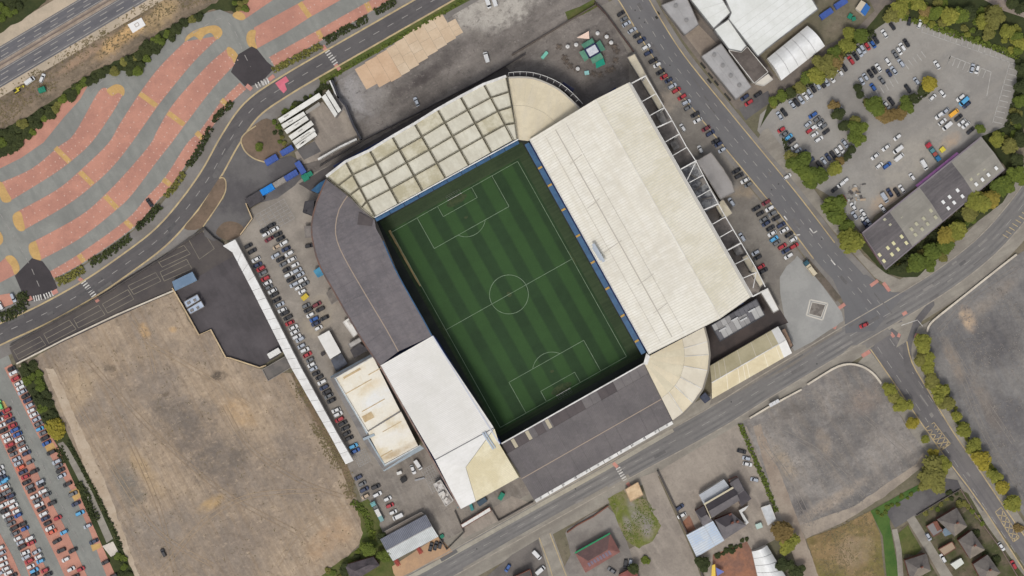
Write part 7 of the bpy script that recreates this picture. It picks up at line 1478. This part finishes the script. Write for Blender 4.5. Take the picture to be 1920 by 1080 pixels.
row('beside the scrap heap', 'top', 38, parse(1440, 200, 6.75, '970,940,w 920,985,w 840,1050,d'), 'vehicles in the scrap corner'); row('among scrap at the workshop end', 'left', -55, parse(1580, 220, 4.91, '95,825,w 105,905,s 185,885,w 180,940,w 205,985,n 230,960,s 365,840,w'), 'vehicles among scrap at the workshop end'); vehicle(1582, 373, -60, 'r', 'red car half under the round green tree at the workshop')
# others
vehicle(1619, 610, 25, 'r', 'red car driving on the main road near the junction'); vehicle(1006.5, 1040, -45, 'w', 'white van left of the side street', kind='van'); vehicle(1013, 1068.5, 40, 'w', 'white van below the other one by the side street', kind='van'); vehicle(952, 1064.5, 60, 'b', 'blue car in the tarmac corner left of the side street'); vehicle(1172.5, 1057, 80, 'd', 'black car beside the silver one at the restaurant'); vehicle(1181.7, 1055.5, 80, 's', 'silver car at the lower right of the restaurant loop'); vehicle(1147, 1069, -35, 'g', 'grey car below the red tiled restaurant')
row('along the pub yard edge', 'top', -12, [(1390, 846, 'd', 'car'), (1399, 859, 's', 'car'), (1401, 870, 'w', 'car'), (1414, 899, 's', 'car')], 'cars along the pub yard edge'); vehicle(1274, 951, 35, 'n', 'navy car against the fence of the pub yard'); vehicle(1278, 966, 30, 'w', 'white car below the navy one at the pub yard fence')
vehicle(1740, 1006, -60, 's', 'silver car in the back lane behind the topmost house'); vehicle(1767, 1046, -58, 'w', 'white car in the back lane lower down'); vehicle(1876.5, 1024.5, -55, 'w', 'white car half on the pavement by the hipped houses'); vehicle(1899.5, 1058.5, -60, 'r', 'red car at the roadside in the lower right corner')
vehicle(307, 1036, -65, 'd', 'black car alone on the open sandy lot'); vehicle(281, 380, -55, 'd', 'black car alone in the curved red car park'); vehicle(25.5, 558, -65, 's', 'silver car in the red bay at the left edge'); vehicle(2, 573, -60, 'w', 'white car at the left edge beside the red bay'); vehicle(2, 759, -70, 'e', 'green car at the left edge end bay')
vehicle(912, 108, -72, 'w', 'long white van alone in the bare yard', kind='van'); vehicle(781, 191, -65, 's', 'silver car on the dirt behind the cream panelled stand'); vehicle(915, 6, -70, 'w', 'left white van of the pair at the top edge', kind='van'); vehicle(927, 3, -70, 'w', 'right white van of the pair at the top edge', kind='van'); vehicle(57, 152, 35, 'w', 'white van on the motorway verge works', kind='van'); vehicle(80, 147, 70, 'w', 'white car on the motorway verge works')
# the densest part of the left car park, beyond the three hundred cars above
mm = MB(); keys = sorted(PAINT); mats = [PAINT[k] for k in keys]+[tyre, glass]
for x, y, c, k in MASS:
    me, mg = rc.choice(KIND['car']); a = math.radians(26+rc.uniform(-3, 3)+(180 if rc.random() < .5 else 0)); p = W(x, y); ca, sa = math.cos(a), math.sin(a)
    tr = lambda v: Vector((p.x+v.co.x*ca-v.co.y*sa, p.y+v.co.x*sa+v.co.y*ca, v.co.z+.15)); vs = [tr(v) for v in me.vertices]
    for q in me.polygons: pass
    k0 = len(mm.v); mm.v += vs
    for q in me.polygons: mm.f.append(tuple(i+k0 for i in q.vertices)); mm.i.append(keys.index(c) if q.material_index == 0 else len(keys))
    mm.add([tr(v) for v in mg.vertices], [tuple(q.vertices) for q in mg.polygons], len(keys)+1)
tag(mm.go('parked_cars', mats, None, stuff=True), 'tightly packed rows of parked cars in the lower left corner', 'cars')
print('vehicles', NV, 'mass', len(MASS))
# lorries, digger, small things
def lorry(px, py, ang, l, cab, bed, load, label):
    r = thing('lorry', label, 'lorry', px, py, None, .12); p = W(px, py); p.z = .12; t = Vector((math.cos(math.radians(ang)), math.sin(math.radians(ang)), 0)); m = MB()
    m.box(p+t*(l/2-1)+Vector((0, 0, .6)), t, 2, 2.3, 2.0); m.box(p+t*(l/2-1.2)+Vector((0, 0, 2.602)), t, 1.4, 2.1, .25); m.go('cab', cab, r)
    m = MB(); m.box(p+t*(l/2+.02)+Vector((0, 0, 1.6)), Vector((-t.y, t.x, 0)), 2.0, .06, .8); m.go('windscreen', glass, r)
    m = MB(); m.box(p-t*1.1+Vector((0, 0, .9)), t, l-2.4, 2.4, .3); s = Vector((-t.y, t.x, 0))
    for sg in (-1, 1): m.box(p-t*1.1+s*sg*1.17+Vector((0, 0, 1.202)), t, l-2.4, .08, .5)
    m.go('flatbed', bed, r)
    for k, (mt, a, w_) in enumerate(load):
        m = MB(); m.box(p+t*(-l/2+.9+a)+Vector((0, 0, 1.205)), t, w_, 1.9, 1.0); m.go('load', mt, r)
    for x in (-l*.32, l*.34):
        for sg in (-1, 1):
            m = MB(); c = p+t*x+s*sg*1.0+Vector((0, 0, .02)); n = 10; vv = []
            for d_ in (-.15, .15): vv += [c+s*d_+t*(.48*math.cos(2*math.pi*k/n))+Vector((0, 0, .48+.48*math.sin(2*math.pi*k/n))) for k in range(n)]
            m.add(vv, [tuple(range(n)), tuple(range(2*n-1, n-1, -1))]+[(k, n+k, n+(k+1) % n, (k+1) % n) for k in range(n)]); m.go('wheel', tyre, r)
    return r
lorry(1518, 503, 128, 8.2, P('cab_teal', (48, 84, 96)), P('bed_cream', (206, 194, 168)), [(P('bed_cream_load', (198, 186, 160)), 1.5, 4.4)], 'flatbed lorry with a teal cab and cream load beside the plaza')
lorry(1748.5, 286, 126, 10, P('cab_red', (168, 50, 64)), P('bed_teal', (76, 104, 110)), [(P('load_blue', (40, 104, 150)), .4, 2.2), (P('load_red', (150, 74, 66)), 3, 1.6), (P('load_teal', (82, 128, 134)), 5, 1.8)], 'red cabbed lorry with mixed teal and blue load in the workshop yard')
lorry(708, 958, 118, 10, P('cab_mint', (110, 160, 160)), P('bed_grey', (110, 112, 110)), [(P('load_white', (206, 204, 198)), 3.4, 3.6), (P('load_mint', (120, 156, 154)), .3, 2.6)], 'lorry with a mint cab and white load in the service yard')
r = thing('digger', 'small yellow digger on the motorway verge works', 'digger', 32, 170, None, .1); p = W(32, 170); m = MB(); yp = P('digger_yellow', (206, 190, 70)); t = Vector((.8, .5, 0)); s = Vector((-.5, .8, 0))
m.box(p+Vector((0, 0, .9)), t, 2.4, 1.8, .9); m.go('body', yp, r); m = MB(); m.box(p-t*.5+Vector((0, 0, 1.802)), t, 1.2, 1.2, .9); m.go('cab', glass, r)
for sg in (-1, 1): m = MB(); m.box(p+s*sg*.95+Vector((0, 0, .1)), t, 3.2, .5, .7); m.go('track', tyre, r)
m = MB(); m.beam(p+t*1+Vector((0, 0, 2)), p+t*2.6+Vector((0, 0, 3)), .35, .4); m.beam(p+t*2.6+Vector((0, 0, 3)), p+t*3.9+Vector((0, 0, 1)), .3, .35); m.box(p+t*3.9+Vector((0, 0, .4)), s, 1, .6, .6); m.go('arm', yp, r)
tank(80, 169, 3.2, 2.2, 1.8, 20, cgn, 'skip', 'green skip on the motorway verge works', 'skip'); tank(136, 180, 1.8, 1.2, 1.2, 40, cb1, 'crate', 'small blue crate at the corner of the curved car park', 'crate'); tank(940, 930, 3.4, 1.9, 1.6, 60, cgn, 'skip', 'green skip below the charcoal roofed stand corner', 'skip'); tank(884, 950, 3.4, 1.2, 1.4, -70, P('teal_bin', (60, 132, 130)), 'bin', 'teal wheeled bin row end below the white stand', 'bin'); tank(904, 940, 4.4, 2.2, 1.6, 35, P('slate_bin', (60, 78, 92)), 'skip', 'slate blue skip below the white stand', 'skip'); tank(829, 1005, 1.6, 1.4, 1.2, 30, cgn, 'bin', 'small green bin beside the pitched metal shed', 'bin')
tank(606, 663.5, .1+1.6, 1.4, 1.2, 30, P('crate_dark', (64, 60, 60)), 'crate', 'dark crate beside the cream topped cabin', 'crate'); tank(515, 662, 6, 2.4, 2.4, 30, P('cabin_white', (214, 212, 206)), 'portable_cabin', 'white portable cabin at the lower corner of the dark yard', 'cabin'); tank(1766, 281, 2.2, 2, 1.4, 40, yp, 'skip', 'yellow skip beside the loaded lorry', 'skip'); tank(572, 557, 3.2, 2, 1.4, 40, P('hoist_yellow', (196, 172, 60)), 'trolley', 'yellow trolley among the west double row cars', 'trolley')
tank(1422, 985, 2.8, 2.2, 2, 20, P('mint_hut', (176, 196, 186)), 'hut', 'small mint coloured hut in the pub yard', 'hut'); tank(787, 898, 4.5, .6, .8, 14, P('rail_grey', (150, 150, 150)), 'barrier', 'grey barrier arm lying across the service yard', 'barrier'); tank(757, 899, 2.6, 2.2, 1.6, 30, P('genset_black', (40, 39, 40)), 'generator', 'black generator block beside the grey barrier arm', 'generator')
tank(749, 886, 2.2, 1.2, 2, 20, P('hut_white', (214, 212, 206)), 'hut', 'white topped booth below the banqueting hall corner', 'booth'); tank(586, 1032-0, .8, .8, .8, 0, P('stone_grey', (140, 132, 122)), 'boulder_block', 'small grey block on the lower sandy lot', 'block') if False else None
rd = P('picnic_red', (160, 66, 56)); 
for x, y, lab in ((787, 1032, 'upper'), (745, 1055, 'lower')):
    r = thing('picnic_bench', f'red picnic bench on the orange paving, {lab} one', 'bench', x, y, None, .12); t = Vector((.5, -.87, 0)); s = Vector((.87, .5, 0)); p = W(x, y); m = MB(); m.box(p+Vector((0, 0, .85)), t, 3.2, .8, .06); m.box(p+Vector((0, 0, .12)), t, .2, .6, .7); m.go('table_top', rd, r)
    for sg in (-1, 1): m = MB(); m.box(p+s*sg*.8+Vector((0, 0, .55)), t, 3.2, .35, .06); m.box(p+s*sg*.8+Vector((0, 0, .12)), t, .2, .2, .43); m.go('bench_seat', rd, r)
